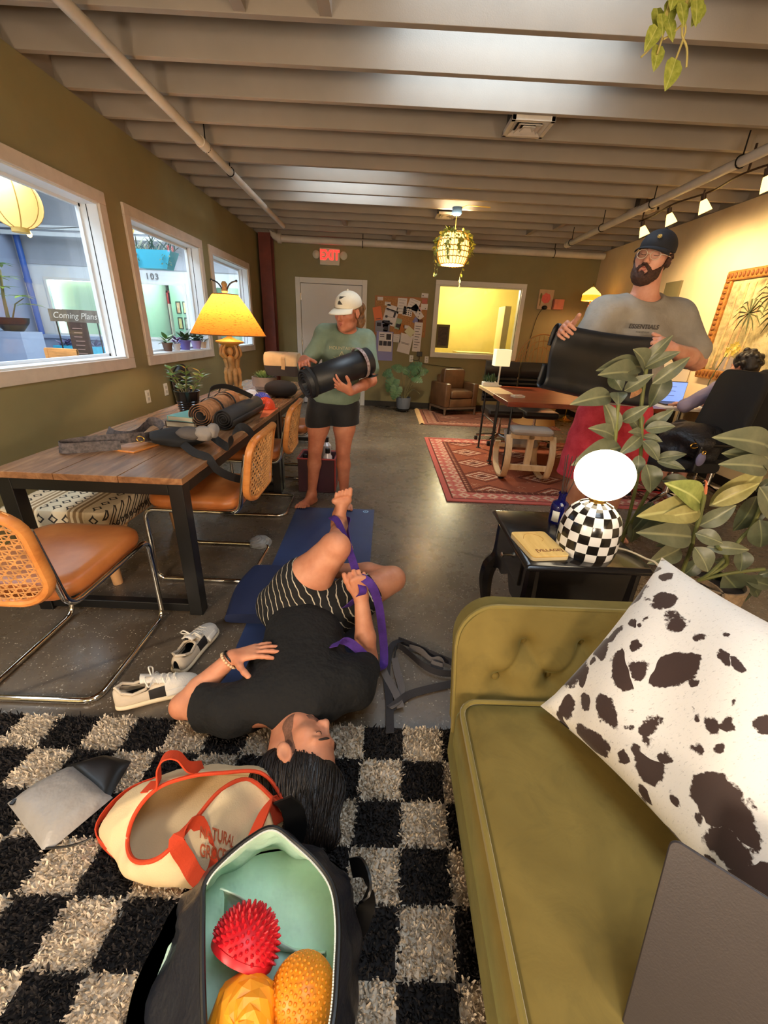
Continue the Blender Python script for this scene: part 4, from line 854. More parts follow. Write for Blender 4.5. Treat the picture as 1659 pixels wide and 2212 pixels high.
# tufted arm: leaning panel with rounded corner
def armp(u, v, d=0.0):   # u along x, v up
    x = SX0-.005 + .74*u; zz = .30 + .335*v
    return Vector((x, .845 + .15*v + d, zz))
buts = [(.16, .43), (.272, .71), (.37, .45), (.5, .72), (.6, .45), (.72, .72), (.83, .45), (.93, .72)]
def roundclip(u, v):
    r = .16
    if u < r and v > 1-r*2.0:
        a = (r-u)/r; m = math.sqrt(max(0, 1-a*a)); return min(v, 1-r*2.0+r*2.0*m)
    return v
def armface(u, v):
    v = roundclip(u, v); p = armp(u, v); d = .0
    for bu, bv in buts: d += .034*math.exp(-(((u-bu)*.74)**2+((v-bv)*.37)**2)/.0012)
    for a, b in ((0, 1), (2, 3), (1, 2), (3, 4), (4, 5), (5, 6)):
        (x0, y0), (x1, y1) = buts[a], buts[b]; tt = max(0, min(1, ((u-x0)*(x1-x0)+(v-y0)*(y1-y0))/((x1-x0)**2+(y1-y0)**2))); dd = math.hypot((u-x0-tt*(x1-x0))*.74, (v-y0-tt*(y1-y0))*.37); d += .012*math.exp(-(dd/.011)**2)
    puff = .035*(math.sin(PI*min(1, max(0, u+.02)))**.35)*(math.sin(PI*min(1, .12+.86*v))**.5)
    return p + Vector((0, d-puff, 0))
obj('arm', MB().grid(armface, 90, 46), VEL, so, world=True, smooth=180)
edge = [armp(u, roundclip(u, 1.0)) for u in [0, .005, .015, .03, .05, .075, .1, .13, .16, .3, .5, .75, 1.0]]; low = [armp(0, v) for v in (0, .2, .4, .6, .66)]
obj('arm_back', MB().rings([[p + Vector((0, .012, 0)) for p in (low+edge)], [p + Vector((0, .07, -.012)) for p in (low+edge)]], closed=False, caps=False).add([tuple(p+Vector((0, .07, -.012))) for p in low+edge] + [tuple(armp(1, 0)+Vector((0, .07, -.012)))], [tuple(range(len(low+edge)+1))]), VEL, so, world=True)
obj('arm_piping', MB().tube(low+edge, .0085, 8), PIPV, so, world=True)
for bu, bv in buts:
    p = armface(bu, bv); obj('button', MB().ball((p.x, p.y-.006, p.z), (.013, .01, .013), 14, 10), VEL, so, world=True)
obj('back', slabr(SX1-.03, SX1+.1, SY0, .5, .27, .6, .05), VEL, so, world=True)
# cowhide pillow
t = NT('cowhide_print'); co = t.coord('Object'); fz = t.noise(co, 140, 2, .6)
def spot(sc, lo, seed, stretch):
    c0 = t.coord('Object', stretch, (seed, .4*seed, .7*seed)); wv = t.node('ShaderNodeTexNoise'); wv.inputs['Scale'].default_value = sc*.9; wv.inputs['Detail'].default_value = 2; t.link(c0, wv.inputs['Vector'])
    ad = t.node('ShaderNodeVectorMath', operation='MULTIPLY_ADD'); t.link(wv.outputs['Color'], ad.inputs[0]); ad.inputs[1].default_value = (1.1/sc,)*3; t.link(c0, ad.inputs[2])
    v = t.node('ShaderNodeTexVoronoi'); v.inputs['Scale'].default_value = sc; t.link(ad.outputs[0], v.inputs['Vector']); sx = t.node('ShaderNodeSeparateColor'); t.link(v.outputs['Color'], sx.inputs[0])
    lim = t.math('ADD', t.math('MULTIPLY', sx.outputs[0], .42), lo); d = t.math('ADD', t.math('SUBTRACT', lim, v.outputs['Distance']), t.math('MULTIPLY', t.math('SUBTRACT', fz, .5), .16))
    return t.ramp(d, [(.0, (0, 0, 0)), (.035, (255, 255, 255))])
spots = t.math('MAXIMUM', spot(10.5, .16, .6, (1, 1, 1)), spot(18, .02, 2.1, (1, 1, 1))); gr_ = t.ramp(t.noise(t.coord('Object', (30, 90, 30)), 4, 3, .7), [(.6, (224, 220, 214)), (.74, (168, 166, 164))])
t.set(Base_Color=t.mix(spots, gr_, (58, 40, 34)), Roughness=.62, Sheen_Weight=.25, Specular_IOR_Level=.3); t.bump(fz, .12, .003); COW = t.m
L = Vector((.468, .80, .455)); e1 = Vector((.40, -.915, .0)).normalized(); e2 = Vector((.27, .15, .36)); e2 = (e2 - e1*e2.dot(e1)*.5).normalized(); e3 = e1.cross(e2).normalized()
if e3.x > 0: e3 = -e3
def pil(side):
    def fn(u, v):
        a, b = 2*u-1, 2*v-1; pinch = 1-.085*(1-b*b*b*b if 0 else 0)
        sa = a*(1-.10*(1-b*b)*abs(a)**3 if True else 1); sb = b*(1-.10*(1-a*a)*abs(b)**3)
        h = .1*((1-a*a)*(1-b*b))**.42; h += .008*math.sin(a*7+b*3)*(1-a*a)*(1-b*b) + .012*math.exp(-((a+.72)**2/.02+(b+.78)**2/.06))*-1
        return L + e1*.27*(sa+1) + e2*.25*(sb+1) + e3*(side*h+.03)
    return fn
pm = MB().grid(pil(1), 44, 44); pm.grid(pil(-1), 44, 44)
tag(obj('cowhide_pillow', pm, COW, smooth=180, origin=(.62, .65, .45)), 'large square pillow with brown and white cowhide pattern on the chaise', 'pillow')
# laptop lid leaning at the lower right
cr = Vector((.775, .604, -1.082))*0
LA = Vector((.455, .37, .69)); u_ = Vector((-.062, -.112, -.257)).normalized(); v_ = Vector((.68, -.73, .16)); v_ = (v_ - u_*v_.dot(u_)).normalized(); n_ = u_.cross(v_)
lt = thing('laptop', 'dark grey laptop with its lid raised at the lower right corner', 'laptop', LA + u_*.31)
LG = mat('laptop_shell', (66, 60, 60), .42, .3, var=.06, vs=3, bump=.08, bs=300)
M_ = Matrix(((v_.x, u_.x, n_.x, LA.x), (v_.y, u_.y, n_.y, LA.y), (v_.z, u_.z, n_.z, LA.z), (0, 0, 0, 1)))
obj('lid', MB().prism(rrect(.4, .31, .014, 5, (.2, .155)), -.006, .0, M=M_), LG, lt, world=True, bevel=.002)
obj('screen', MB().prism(rrect(.38, .285, .006, 3, (.2, .15)), -.0075, -.0058, M=M_), BLACK, lt, world=True, smooth=0)
bd_ = Vector((.62, .5, -.05)); bd_ = (bd_ - v_*bd_.dot(v_)).normalized()
M2 = frameM(LA + u_*.313, v_, bd_)
obj('keyboard_base', MB().prism(rrect(.4, .26, .014, 5, (.2, .132)), -.007, .006, M=M2), LG, lt, world=True, bevel=.002)
# ------------------------------------------------------------------ black side table with lamp
BLK2 = mat('black_lacquer', (20, 18, 19), .22, coat=.3)
sd = thing('side_table', 'black lacquered side table with drawer and curved legs behind the chaise', 'table', (.76, 1.52, 0))
AX0, AX1, AY0, AY1, AZ = .53, 1.0, 1.262, 1.775, .62
rs = []
for z, d in ((AZ-.03, .014), (AZ-.022, .004), (AZ-.012, .0), (AZ-.006, .004), (AZ, .012)): rs.append([Vector((x, y, z)) for x, y in rrect(AX1-AX0-2*d, AY1-AY0-2*d, .012, 3, ((AX0+AX1)/2, (AY0+AY1)/2))])
obj('top', MB().rings(rs), BLK2, sd, world=True)
i_ = .03
def apron(n=24):
    g = MB(); rs = []
    for k in range(n+1):
        u = k/n; y = AY0+i_+.03 + (AY1-AY0-2*i_-.06)*u; dip = .07*(math.cos(2*PI*u)*.5+.5) + .02*math.cos(6*PI*u)*math.sin(PI*u)
        rs.append([Vector((AX0+i_, y, AZ-.03)), Vector((AX0+i_+.018, y, AZ-.03)), Vector((AX0+i_+.018, y, AZ-.2-dip)), Vector((AX0+i_, y, AZ-.2-dip))])
    return g.rings(rs)
obj('front_apron', apron(), BLK2, sd, world=True, smooth=0)
for y in (AY0+i_, AY1-i_-.018): obj('side_panel', MB().bb((AX0+i_+.02, y, AZ-.26), (AX1-i_, y+.018, AZ-.03)), BLK2, sd, world=True, smooth=0)
obj('back_panel', MB().bb((AX1-i_-.018, AY0+i_+.02, AZ-.2), (AX1-i_, AY1-i_-.02, AZ-.03)), BLK2, sd, world=True, smooth=0)
dr = obj('drawer', MB().bb((AX0+i_-.008, AY0+.1, AZ-.15), (AX0+i_+.004, AY1-.1, AZ-.045)), BLK2, sd, world=True, smooth=0, bevel=.004)
obj('knob', MB().lathe([(.005, 0), (.005, .014), (.011, .02), (.012, .026), (.006, .031), (.001, .032)], 14, M=frameM((AX0+i_-.008, 1.52, AZ-.1), (0, 0, 1), (0, 1, 0)) @ Matrix.Diagonal((1, 1, 1, 1))), mat('nickel', (216, 208, 190), .15, 1), dr, world=True)
for (x, y, sx) in ((AX0+i_+.02, AY0+i_+.02, -1), (AX0+i_+.02, AY1-i_-.02, -1), (AX1-i_-.02, AY0+i_+.02, .4), (AX1-i_-.02, AY1-i_-.02, .4)):
    sy = -1 if y < 1.5 else 1; pts = [(x, y, AZ-.03), (x, y, AZ-.2), (x+sx*.028, y+sy*.01, AZ-.27), (x+sx*.036, y+sy*.012, AZ-.36), (x+sx*.02, y+sy*.004, AZ-.5), (x+sx*.022, y+sy*.008, .03), (x+sx*.03, y+sy*.012, 0)]
    obj('leg', MB().tube(spline(pts, 4), [float(v) for v in np.interp(np.linspace(0, 6, 25), range(7), [.026, .03, .038, .034, .022, .02, .026])], 8), BLK2, sd, world=True)
# checker lamp
lm = thing('checker_lamp', 'black and white checker dome lamp with lit white globe', 'lamp', (.80, 1.405, AZ))
t = NT('checker_dome'); uvn = t.node('ShaderNodeUVMap')
prof = [(.102, 0), (.106, .004), (.108, .03), (.1085, .06), (.108, .09), (.104, .12), (.095, .148), (.080, .172), (.060, .190), (.040, .200), (.026, .204)]
NS, NR = 18, 7; acc = [0]
for k in range(1, len(prof)): acc.append(acc[-1]+math.hypot(prof[k][0]-prof[k-1][0], prof[k][1]-prof[k-1][1]))
def pr_at(s_): return (float(np.interp(s_, acc, [p[0] for p in prof])), float(np.interp(s_, acc, [p[1] for p in prof])))
W1, B1 = mat('glaze_white', (236, 236, 236), .2, coat=.4), mat('glaze_black', (24, 22, 22), .2, coat=.4)
dm = MB(); sub = 3
for r_ in range(NR):
    for c_ in range(NS):
        mi = (r_+c_) % 2
        for i in range(sub):
            for j in range(sub):
                q = []
                for (di, dj) in ((0, 0), (0, 1), (1, 1), (1, 0)):
                    s_ = acc[-1]*(r_+(i+di)/sub)/NR; a = 2*PI*(c_+(j+dj)/sub)/NS+.09; R_, z = pr_at(s_); q.append((R_*math.cos(a), R_*math.sin(a), z))
                dm.add(q, [(0, 1, 2, 3)], mi)
o = obj('dome', dm, [W1, B1], lm, smooth=180); bm_ = bmesh.new(); bm_.from_mesh(o.data); bmesh.ops.remove_doubles(bm_, verts=bm_.verts, dist=1e-5); bm_.to_mesh(o.data); bm_.free()
obj('collar', MB().lathe([(.03, .2), (.03, .212), (.034, .216), (.02, .22)], 20), BRASS, lm)
obj('globe', MB().ball((0, 0, .302), (.1, .1, .09), 36, 24), mat('lit_globe', (255, 250, 235), .3, emit=(255, 236, 200), es=5.0), lm)
obj('cord', MB().tube(spline([(.1, .02, .006), (.16, 0, .006), (.2, -.06, .006), (.218, -.12, .004), (.235, -.2, -.1), (.25, -.16, -.4), (.3, 0, -.6)], 6), .004, 6), mat('clear_cord', (190, 176, 150), .3), lm)
light('globe_light', 'POINT', (.80, 1.405, AZ+.302), 9, (1, .86, .66), shadow_soft_size=.1).data.use_shadow = True
# reed diffuser bottle
rb = thing('reed_diffuser', 'cobalt blue glass bottle with dark reeds on the side table', 'bottle', (.79, 1.66, AZ))
BG = NT('cobalt_glass'); BG.set(Base_Color=lin((14, 18, 110)), Roughness=.06, Transmission_Weight=.5, IOR=1.45, Coat_Weight=.5)
obj('bottle', MB().lathe([(.001, 0), (.036, 0), (.038, .006), (.038, .075), (.032, .092), (.016, .104), (.014, .13), (.018, .131), (.018, .137), (.011, .137), (.011, .1)], 24), BG.m, rb)
obj('label', MB().rings([[Vector((.0385*math.cos(a), .0385*math.sin(a), z)) for a in [3.6+.8*i/8 for i in range(9)]] for z in (.012, .06)], closed=False, caps=False), mat('label_white', (216, 214, 206), .6), rb, solid=.0006)
for k, (dx, dy) in enumerate(((-.02, .0), (-.01, .01), (.0, -.005), (.02, .01), (.05, .0), (.06, .02), (-.005, .02))): obj('reed', MB().cyl((-dx*.2, -dy*.2, .02), (dx*1.25, dy, .3), .0017, n=5), mat('reed_dark', (46, 32, 28), .7), rb)
# wooden tray book
vb = thing('wooden_box', 'pale wooden box lettered VILLAGE lying on the side table', 'box', (.62, 1.405, AZ), math.radians(8))
obj('body', MB().prism(rrect(.145, .2, .016, 5), 0, .014), mat('birch_edge', (206, 190, 150), .5), vb, bevel=.0015); obj('lid', MB().prism(rrect(.145, .2, .016, 5), .0145, .02), wood_mat('birch_lid', (206, 166, 92), (226, 190, 116), (236, 206, 138), .45, (9, 1.5, 9), .03), vb, bevel=.001)
obj('carved_line', MB().tube(spline([(-.045, .04, .0203), (-.02, .075, .0203), (.02, .07, .0203), (.035, .035, .0203), (.02, .015, .0203)], 6), .0012, 5), mat('carved_tan', (186, 140, 70), .6), vb)
text('lettering', '[VILLAGE]', .024, mat('burnt_brown', (120, 64, 24), .7), vb, frameM((.012, -.058, .0202), (1, 0, 0), (0, 1, 0)), .0003, .0006)
# ------------------------------------------------------------------ rugs and mats
def arrays_obj(name, V, F, mi, mats, parent=None, kind=None, loc=(0, 0, 0)):
    me = bpy.data.meshes.new(name); nf = len(F); me.vertices.add(len(V)); me.vertices.foreach_set('co', np.asarray(V, np.float32).ravel())
    k = F.shape[1]; me.loops.add(nf*k); me.polygons.add(nf); me.loops.foreach_set('vertex_index', F.ravel().astype(np.int32)); me.polygons.foreach_set('loop_start', np.arange(0, nf*k, k, dtype=np.int32))
    me.polygons.foreach_set('material_index', mi.astype(np.int32)); me.polygons.foreach_set('use_smooth', np.ones(nf, bool))
    for m in mats: me.materials.append(m)
    me.update(calc_edges=True); me.validate(); o = bpy.data.objects.new(name, me); C.objects.link(o); o.parent = parent; o.location = loc
    if kind: o['kind'] = kind
    return o
WOOLW = mat('cream_wool', (222, 208, 188), .95, var=.12, vs=8); WOOLB = mat('black_wool', (42, 37, 36), .95, var=.2, vs=8)
cr = thing('shag_rug', 'black and cream checkered shag rug in the foreground', 'rug', (-.3, .3, 0))
RX0, RX1, RY0, RY1, TS = -1.394, .86, -.5, 1.08, .138
def tile(x, y):
    xx = x - .058*(y-1.08)*1.0 + .014; k = np.floor(xx/.138); j = np.floor((1.08-y)/.13); return ((k+j) % 2).astype(int)   # 0 black, 1 cream
N_ = int((RX1-RX0)/.0125); M_n = int((RY1-RY0)/.0125)
gx, gy = np.meshgrid(np.linspace(RX0, RX1, N_+1), np.linspace(RY0, RY1, M_n+1), indexing='ij'); V = np.stack([gx.ravel(), gy.ravel(), np.full(gx.size, .012)], 1)
ii, jj = np.meshgrid(np.arange(N_), np.arange(M_n), indexing='ij'); a = (ii*(M_n+1)+jj).ravel(); F = np.stack([a, a+M_n+1, a+M_n+2, a+1], 1)
cxs = (gx[:-1, :-1]+gx[1:, 1:])/2; cys = (gy[:-1, :-1]+gy[1:, 1:])/2
arrays_obj('backing', V-np.array([-.3, .3, 0]), F, 1-tile(cxs.ravel(), cys.ravel()), [WOOLW, WOOLB], cr)
rg = np.random.default_rng(3)
n_t = 74000; px_ = rg.uniform(RX0, .45, n_t); py_ = rg.uniform(.1, RY1, n_t); hgt = rg.uniform(.02, .034, n_t); ang = rg.uniform(0, 2*PI, n_t); lean = rg.uniform(0, .016, n_t); w_ = rg.uniform(.0022, .0038, n_t); la = rg.uniform(0, 2*PI, n_t)
dx, dy = np.cos(ang)*w_, np.sin(ang)*w_; lx, ly = np.cos(la)*lean, np.sin(la)*lean-.004
V = np.stack([np.stack([px_-dx, py_-dy, np.full(n_t, .01)], 1), np.stack([px_+dx, py_+dy, np.full(n_t, .01)], 1), np.stack([px_+dx+lx*.4, py_+dy+ly*.4, hgt*.65], 1), np.stack([px_-dx+lx*.4, py_-dy+ly*.4, hgt*.65], 1), np.stack([px_+dx*.5+lx, py_+dy*.5+ly, hgt], 1), np.stack([px_-dx*.5+lx, py_-dy*.5+ly, hgt], 1)], 1).reshape(-1, 3)
b = np.arange(n_t)*6; F = np.concatenate([np.stack([b, b+1, b+2, b+3], 1), np.stack([b+3, b+2, b+4, b+5], 1)]); tm = 1-tile(px_, py_)
arrays_obj('pile', V-np.array([-.3, .3, 0]), F, np.concatenate([tm, tm]), [WOOLW, WOOLB], cr, 'stuff')

def kilim(name, x0, x1, y0, y1, cols, sc=1.0):
    t = NT(name); sp = t.node('ShaderNodeSeparateXYZ'); t.link(t.coord('Object'), sp.inputs[0]); X, Y = sp.outputs[0], sp.outputs[1]
    hx, hy = (x1-x0)/2, (y1-y0)/2
    ex = t.math('SUBTRACT', hx, t.math('ABSOLUTE', X)); ey = t.math('SUBTRACT', hy, t.math('ABSOLUTE', Y)); e = t.math('MINIMUM', ex, ey)
    q = .012/sc
    qx = t.math('MULTIPLY', t.math('ROUND', t.math('DIVIDE', X, q)), q); qy = t.math('MULTIPLY', t.math('ROUND', t.math('DIVIDE', Y, q)), q)
    def cell(px, py, rnd_=0.0):
        c = t.node('ShaderNodeCombineXYZ'); t.link(t.math('DIVIDE', qx, px), c.inputs[0]); t.link(t.math('DIVIDE', qy, py), c.inputs[1])
        v = t.node('ShaderNodeTexVoronoi'); v.distance = 'MANHATTAN'; v.inputs['Randomness'].default_value = rnd_; v.inputs['Scale'].default_value = 1; t.link(c.outputs[0], v.inputs['Vector']); return v
    v1 = cell(.13, .13); star = t.ramp(t.math('ABSOLUTE', t.math('SUBTRACT', v1.outputs['Distance'], .33)), [(.1, (255, 255, 255)), (.14, (0, 0, 0))])
    v3 = cell(.052, .052); dots = t.ramp(v3.outputs['Distance'], [(.38, (255, 255, 255)), (.42, (0, 0, 0))])
    border = t.mix(star, t.mix(t.math('MULTIPLY', dots, .55), cols[1], cols[5]), cols[2])
    v2 = cell(.62, .46); med = t.ramp(v2.outputs['Distance'], [(.0, cols[4]), (.1, cols[2]), (.16, cols[3]), (.24, cols[2]), (.30, cols[0]), (.36, cols[4]), (.42, cols[0])], 'CONSTANT')
    v4 = cell(.2, .16, .55); sm = t.ramp(v4.outputs['Distance'], [(.12, (255, 255, 255)), (.16, (0, 0, 0)), (.3, (0, 0, 0)), (.31, (255, 255, 255)), (.36, (0, 0, 0))], 'CONSTANT')
    gate = t.ramp(v2.outputs['Distance'], [(.44, (0, 0, 0)), (.45, (255, 255, 255))], 'CONSTANT')
    field = t.mix(t.math('MULTIPLY', t.math('MULTIPLY', sm, gate), .8), med, cols[5])
    bands = t.ramp(t.math('DIVIDE', e, .5), [(0, (0, 0, 0)), (.1, (60, 60, 60)), (.13, (120, 120, 120)), (.44, (60, 60, 60)), (.47, (180, 180, 180)), (.56, (60, 60, 60)), (.58, (255, 255, 255))], 'CONSTANT')
    edge = t.ramp(bands, [(.0, cols[1]), (.03, cols[4]), (.15, cols[2]), (.3, cols[5]), (.6, field if False else cols[0])], 'CONSTANT')
    isb = t.ramp(t.math('DIVIDE', e, .5), [(0, (0, 0, 0)), (.13, (255, 255, 255)), (.44, (0, 0, 0))], 'CONSTANT'); isf = t.ramp(t.math('DIVIDE', e, .5), [(0, (0, 0, 0)), (.58, (255, 255, 255))], 'CONSTANT')
    v5 = cell(.06, .06); st = t.ramp(v5.outputs['Distance'], [(.3, cols[5]), (.36, cols[4])], 'CONSTANT'); is5 = t.ramp(t.math('DIVIDE', e, .5), [(0, (0, 0, 0)), (.47, (255, 255, 255)), (.56, (0, 0, 0))], 'CONSTANT')
    base = t.mix(is5, edge, st)
    c = t.mix(isf, t.mix(isb, base, border), field)
    fz = t.noise(t.coord('Object'), 60, 3, .7); c = t.mix(t.math('MULTIPLY', fz, .3), c, (90, 40, 30))
    t.set(Base_Color=c, Roughness=.95, Specular_IOR_Level=.1); t.bump(t.noise(t.coord('Object'), 220, 2), .4, .003); return t.m
KX0, KX1, KY0, KY1 = .6, 2.78, 3.385, 5.755
o = obj('kilim_rug', MB().bb((KX0, KY0, .001), (KX1, KY1, .012)), kilim('rust_kilim', KX0, KX1, KY0, KY1, [(156, 88, 62), (190, 100, 90), (214, 178, 150), (142, 72, 50), (104, 56, 44), (196, 140, 110)]), smooth=0, bevel=.003, origin=((KX0+KX1)/2, (KY0+KY1)/2, 0))
tag(o, 'large rust red patterned rug under the reddish desk', 'rug')
k2 = thing('runner_rug', 'dusty pink patterned rug under the leather armchair', 'rug', (1.8, 7.33, 0))
obj('weave', MB().bb((-1.13, -.66, .001), (1.1, .68, .012)), kilim('dusty_kilim', -1.13, 1.1, -.66, .68, [(124, 84, 70), (150, 100, 84), (176, 140, 118), (110, 74, 66), (92, 62, 56), (160, 120, 100)]), k2, smooth=0)
fg = MB()
for i in range(70): y = -.66+1.34*i/69; fg.tube([(-1.12, y, .012), (-1.16, y+rnd.uniform(-.006, .006), .03), (-1.2, y+rnd.uniform(-.01, .01), .006)], [.008, .007, .004], 4)
obj('fringe', fg, mat('fringe_tan', (206, 170, 120), .9), k2, kind='stuff')
# yoga mats on the floor
MATB = mat('blue_mat_rubber', (44, 62, 106), .6, var=.1, vs=3, bump=.12, bs=260)
ym = thing('yoga_mat', 'long navy blue yoga mat on the floor with small round mark', 'mat', (-.35, 2.2, 0))
obj('sheet', MB().prism([(-.617, 1.24), (-.045, 1.235), (-.035, 3.118), (-.668, 3.105)], .002, .008), MATB, ym, world=True, smooth=0)
obj('mark_ring', MB().tube([(-.104+.018*math.cos(a), 3.07+.018*math.sin(a), .0085) for a in [2*PI*i/20 for i in range(20)]], .0045, 5, closed=True, flat=.2).ball((-.104, 3.07, .0085), (.006, .006, .001), 8, 5), mat('mark_pale_blue', (150, 190, 226), .6), ym, world=True)
fm_ = thing('folded_mat', 'dark navy folded mat with bulging edge under his hips', 'mat', (-.45, 1.85, 0))
rs = []
for i in range(17):
    y = 1.64+.46*i/16; x0 = -.735 - .03*math.sin(PI*(i/16)**1.2) + .0*i; rs.append([Vector((x0+.03*(1-math.cos(a)) if abs(math.cos(a)) > 2 else x, y, z)) for x, z, a in [(x0, .03, 0), (x0+.008, .05, 0), (x0+.03, .062, 0), (x0+.1, .066, 0), (-.3, .06, 0), (-.14, .055, 0), (-.12, .03, 0), (-.14, .009, 0), (x0+.03, .009, 0), (x0+.006, .014, 0)]])
obj('fold', MB().rings(rs), mat('navy_mat', (30, 42, 78), .65, bump=.12, bs=260), fm_, world=True, smooth=70)
# ------------------------------------------------------------------ on the long table
def on(t): return t
LGP = leaf_mat('glossy_leaf_green', (84, 120, 56), (138, 168, 92), .25)
pp_ = thing('potted_zz_plant', 'leafy green plant in shiny black pot on two books', 'plant', (-1.41, 3.05, TH))
obj('pot', MB().lathe([(.058, 0), (.062, .01), (.075, .1), (.084, .15), (.088, .17), (.08, .17), (.076, .15)], 28), mat('black_glaze', (18, 18, 20), .18, coat=.4), pp_); rb_ = MB()
for k in range(5): rb_.tube([((.0635+.003*k)*math.cos(a), (.0635+.003*k)*math.sin(a), .025+.018*k) for a in [2*PI*i/28 for i in range(28)]], .0045, 5, closed=True)
obj('rib_band', rb_, mat('black_glaze', (0, 0, 0)), pp_, kind='stuff'); obj('soil', MB().lathe([(.078, .152), (.001, .155)], 20), SOIL, pp_)
lz = leaf_mb('ovate', .25, .12, 6, W=.66)
for (dx, dy, h, lean) in ((0, 0, .17, .02), (.03, .01, .15, .08), (-.03, .02, .16, -.07), (.0, -.03, .13, .03), (-.02, -.02, .12, -.06), (.04, -.02, .12, .1)):
    pts = spline([(dx, dy, .15), (dx+lean*.5, dy, .15+h*.55), (dx+lean, dy-.01, .15+h)], 4); obj('stem', MB().tube(pts, .004, 6), STEM, pp_)
    for q_ in range(2, 9, 2):
        for sd_ in (-1, 1): leaf_copy(obj('leaf', MB().join(lz), LG1, pp_).data, 'leaf', pp_, pts[q_], (sd_, .4*math.sin(q_), .35), s=.065) if False else place(obj('leaf', MB().join(lz), LGP, pp_), pts[q_], (sd_*(.8+.2*math.sin(q_*3)), .6*math.sin(q_*2+dx*90), .5), s=.068)
bk = thing('book', 'thin book with teal cover on top of the pair beside the plant pot', 'book', (-1.29, 2.72, TH+.042), math.radians(-12), 'books on the long table')
bk.location = (-1.27, 2.75, TH+.036)
obj('cover', MB().bb((-.09, -.11, 0), (.09, .11, .003)).bb((-.09, -.11, .027), (.09, .11, .03)).bb((-.09, -.11, .003), (-.086, .11, .027)), mat('teal_cover', (120, 180, 170), .6), bk, smooth=0); obj('pages', MB().bb((-.085, -.107, .003), (.087, .107, .027)), mat('book_pages', (206, 194, 166), .8), bk, smooth=0)
bk2 = thing('book', 'larger brown book at the bottom of the pair beside the plant pot', 'book', (-1.27, 2.75, TH), math.radians(-9), 'books on the long table')
obj('cover', MB().bb((-.1, -.125, 0), (.1, .125, .003)).bb((-.1, -.125, .032), (.1, .125, .035)).bb((-.1, -.125, .003), (-.096, .125, .032)), mat('brown_cover', (70, 50, 36), .6), bk2, smooth=0); obj('pages', MB().bb((-.095, -.122, .003), (.097, .122, .032)), mat('book_pages', (0, 0, 0)), bk2, smooth=0)
# rolled mats with carrying strap
def roll(label, p0, p1, r, outer, inner, core=.3):
    t = thing('rolled_mat', label, 'rolled mat', Vector(p0)-Vector((0, 0, r)))
    d = (Vector(p1)-Vector(p0)).normalized(); x = d.cross(Vector((0, 0, 1))).normalized(); z = x.cross(d)
    def sp_(th): return r*(core+(1-core)*th/(2*PI*4.0))
    ths = [2*PI*4*i/120 for i in range(121)]
    for nm, off, m_ in (('outer_layer', 0, outer), ('inner_layer', -.0025, inner)):
        ring = [[Vector(p)+x*math.cos(th)*(sp_(th)+off)+z*math.sin(th)*(sp_(th)+off) for th in ths] for p in (p0, p1)]
        obj(nm, MB().rings(ring, closed=False, caps=False), m_, t, world=True, smooth=80, solid=.0022)
    return t
CORKM = mat('cork_mat', (168, 116, 76), .8, var=.2, vs=40, bump=.2, bs=90); DKM = mat('charcoal_mat', (44, 42, 43), .7, bump=.15, bs=240)
roll('tan cork mat rolled up, left of the two rolls on the table', (-1.155, 2.635, TH+.08), (-1.175, 3.27, TH+.08), .08, CORKM, DKM)
roll('charcoal mat rolled up, right of the two rolls on the table', (-1.0, 2.6, TH+.068), (-.98, 3.25, TH+.068), .068, DKM, DKM, .12)
BWEB = mat('black_webbing', (26, 25, 26), .8, bump=.3, bs=300)
def ringstrap(y, cx_, r): return [(cx_+(r)*math.cos(a), y, TH+.08+r*math.sin(a)) for a in [PI*(-.1+1.2*i/14) for i in range(15)]]
cs = thing('carry_strap', 'black webbing strap looped over the two rolled mats', 'strap', (-1.1, 2.9, TH+.16))
obj('band', MB().strip(ringstrap(2.83, -1.158, .0835), .025, .003, (0, 1, 0)), BWEB, cs, world=True)
obj('band', MB().strip(ringstrap(3.1, -1.168, .0835), .025, .003, (0, 1, 0)), BWEB, cs, world=True)
obj('handle', MB().strip(spline([(-1.17, 2.83, TH+.165), (-1.15, 2.86, TH+.22), (-1.09, 2.95, TH+.225), (-1.02, 3.05, TH+.18), (-.96, 3.1, TH+.14)], 6), .035, .004, (.5, -.2, 1)), BWEB, cs, world=True)
obj('tail', MB().strip(spline([(-1.2, 3.1, TH+.165), (-1.18, 3.15, TH+.2), (-1.1, 3.2, TH+.19), (-1.06, 3.22, TH+.155)], 6), .035, .003, (.2, -1, .2)), BWEB, cs, world=True)
# figure lamp
BZ = mat('aged_gilt_plaster', (176, 138, 84), .5, var=.35, vs=9, bump=.3, bs=30); SHD = NT('slub_linen_shade')
co = SHD.coord('Object', (1, 1, 1)); sp = SHD.node('ShaderNodeSeparateXYZ'); SHD.link(co, sp.inputs[0])
at = SHD.math('ARCTAN2', sp.outputs[1], sp.outputs[0]); cmb = SHD.node('ShaderNodeCombineXYZ'); SHD.link(SHD.math('MULTIPLY', at, 4), cmb.inputs[0]); SHD.link(SHD.math('MULTIPLY', sp.outputs[2], 120), cmb.inputs[1])
sl = SHD.ramp(SHD.noise(cmb.outputs[0], 1.6, 3, .7), [(.56, (236, 150, 66)), (.66, (120, 70, 30))])
dfs = SHD.node('ShaderNodeBsdfDiffuse'); trl = SHD.node('ShaderNodeBsdfTranslucent'); mx = SHD.node('ShaderNodeMixShader'); mx.inputs[0].default_value = .6
SHD.link(sl, dfs.inputs[0]); SHD.link(sl, trl.inputs[0]); SHD.link(dfs.outputs[0], mx.inputs[1]); SHD.link(trl.outputs[0], mx.inputs[2]); SHD.link(mx.outputs[0], SHD.out.inputs[0])
fl2 = thing('figure_lamp', 'tall table lamp with sculpted figure base and sloping linen shade', 'lamp', (-1.315, 3.76, TH))
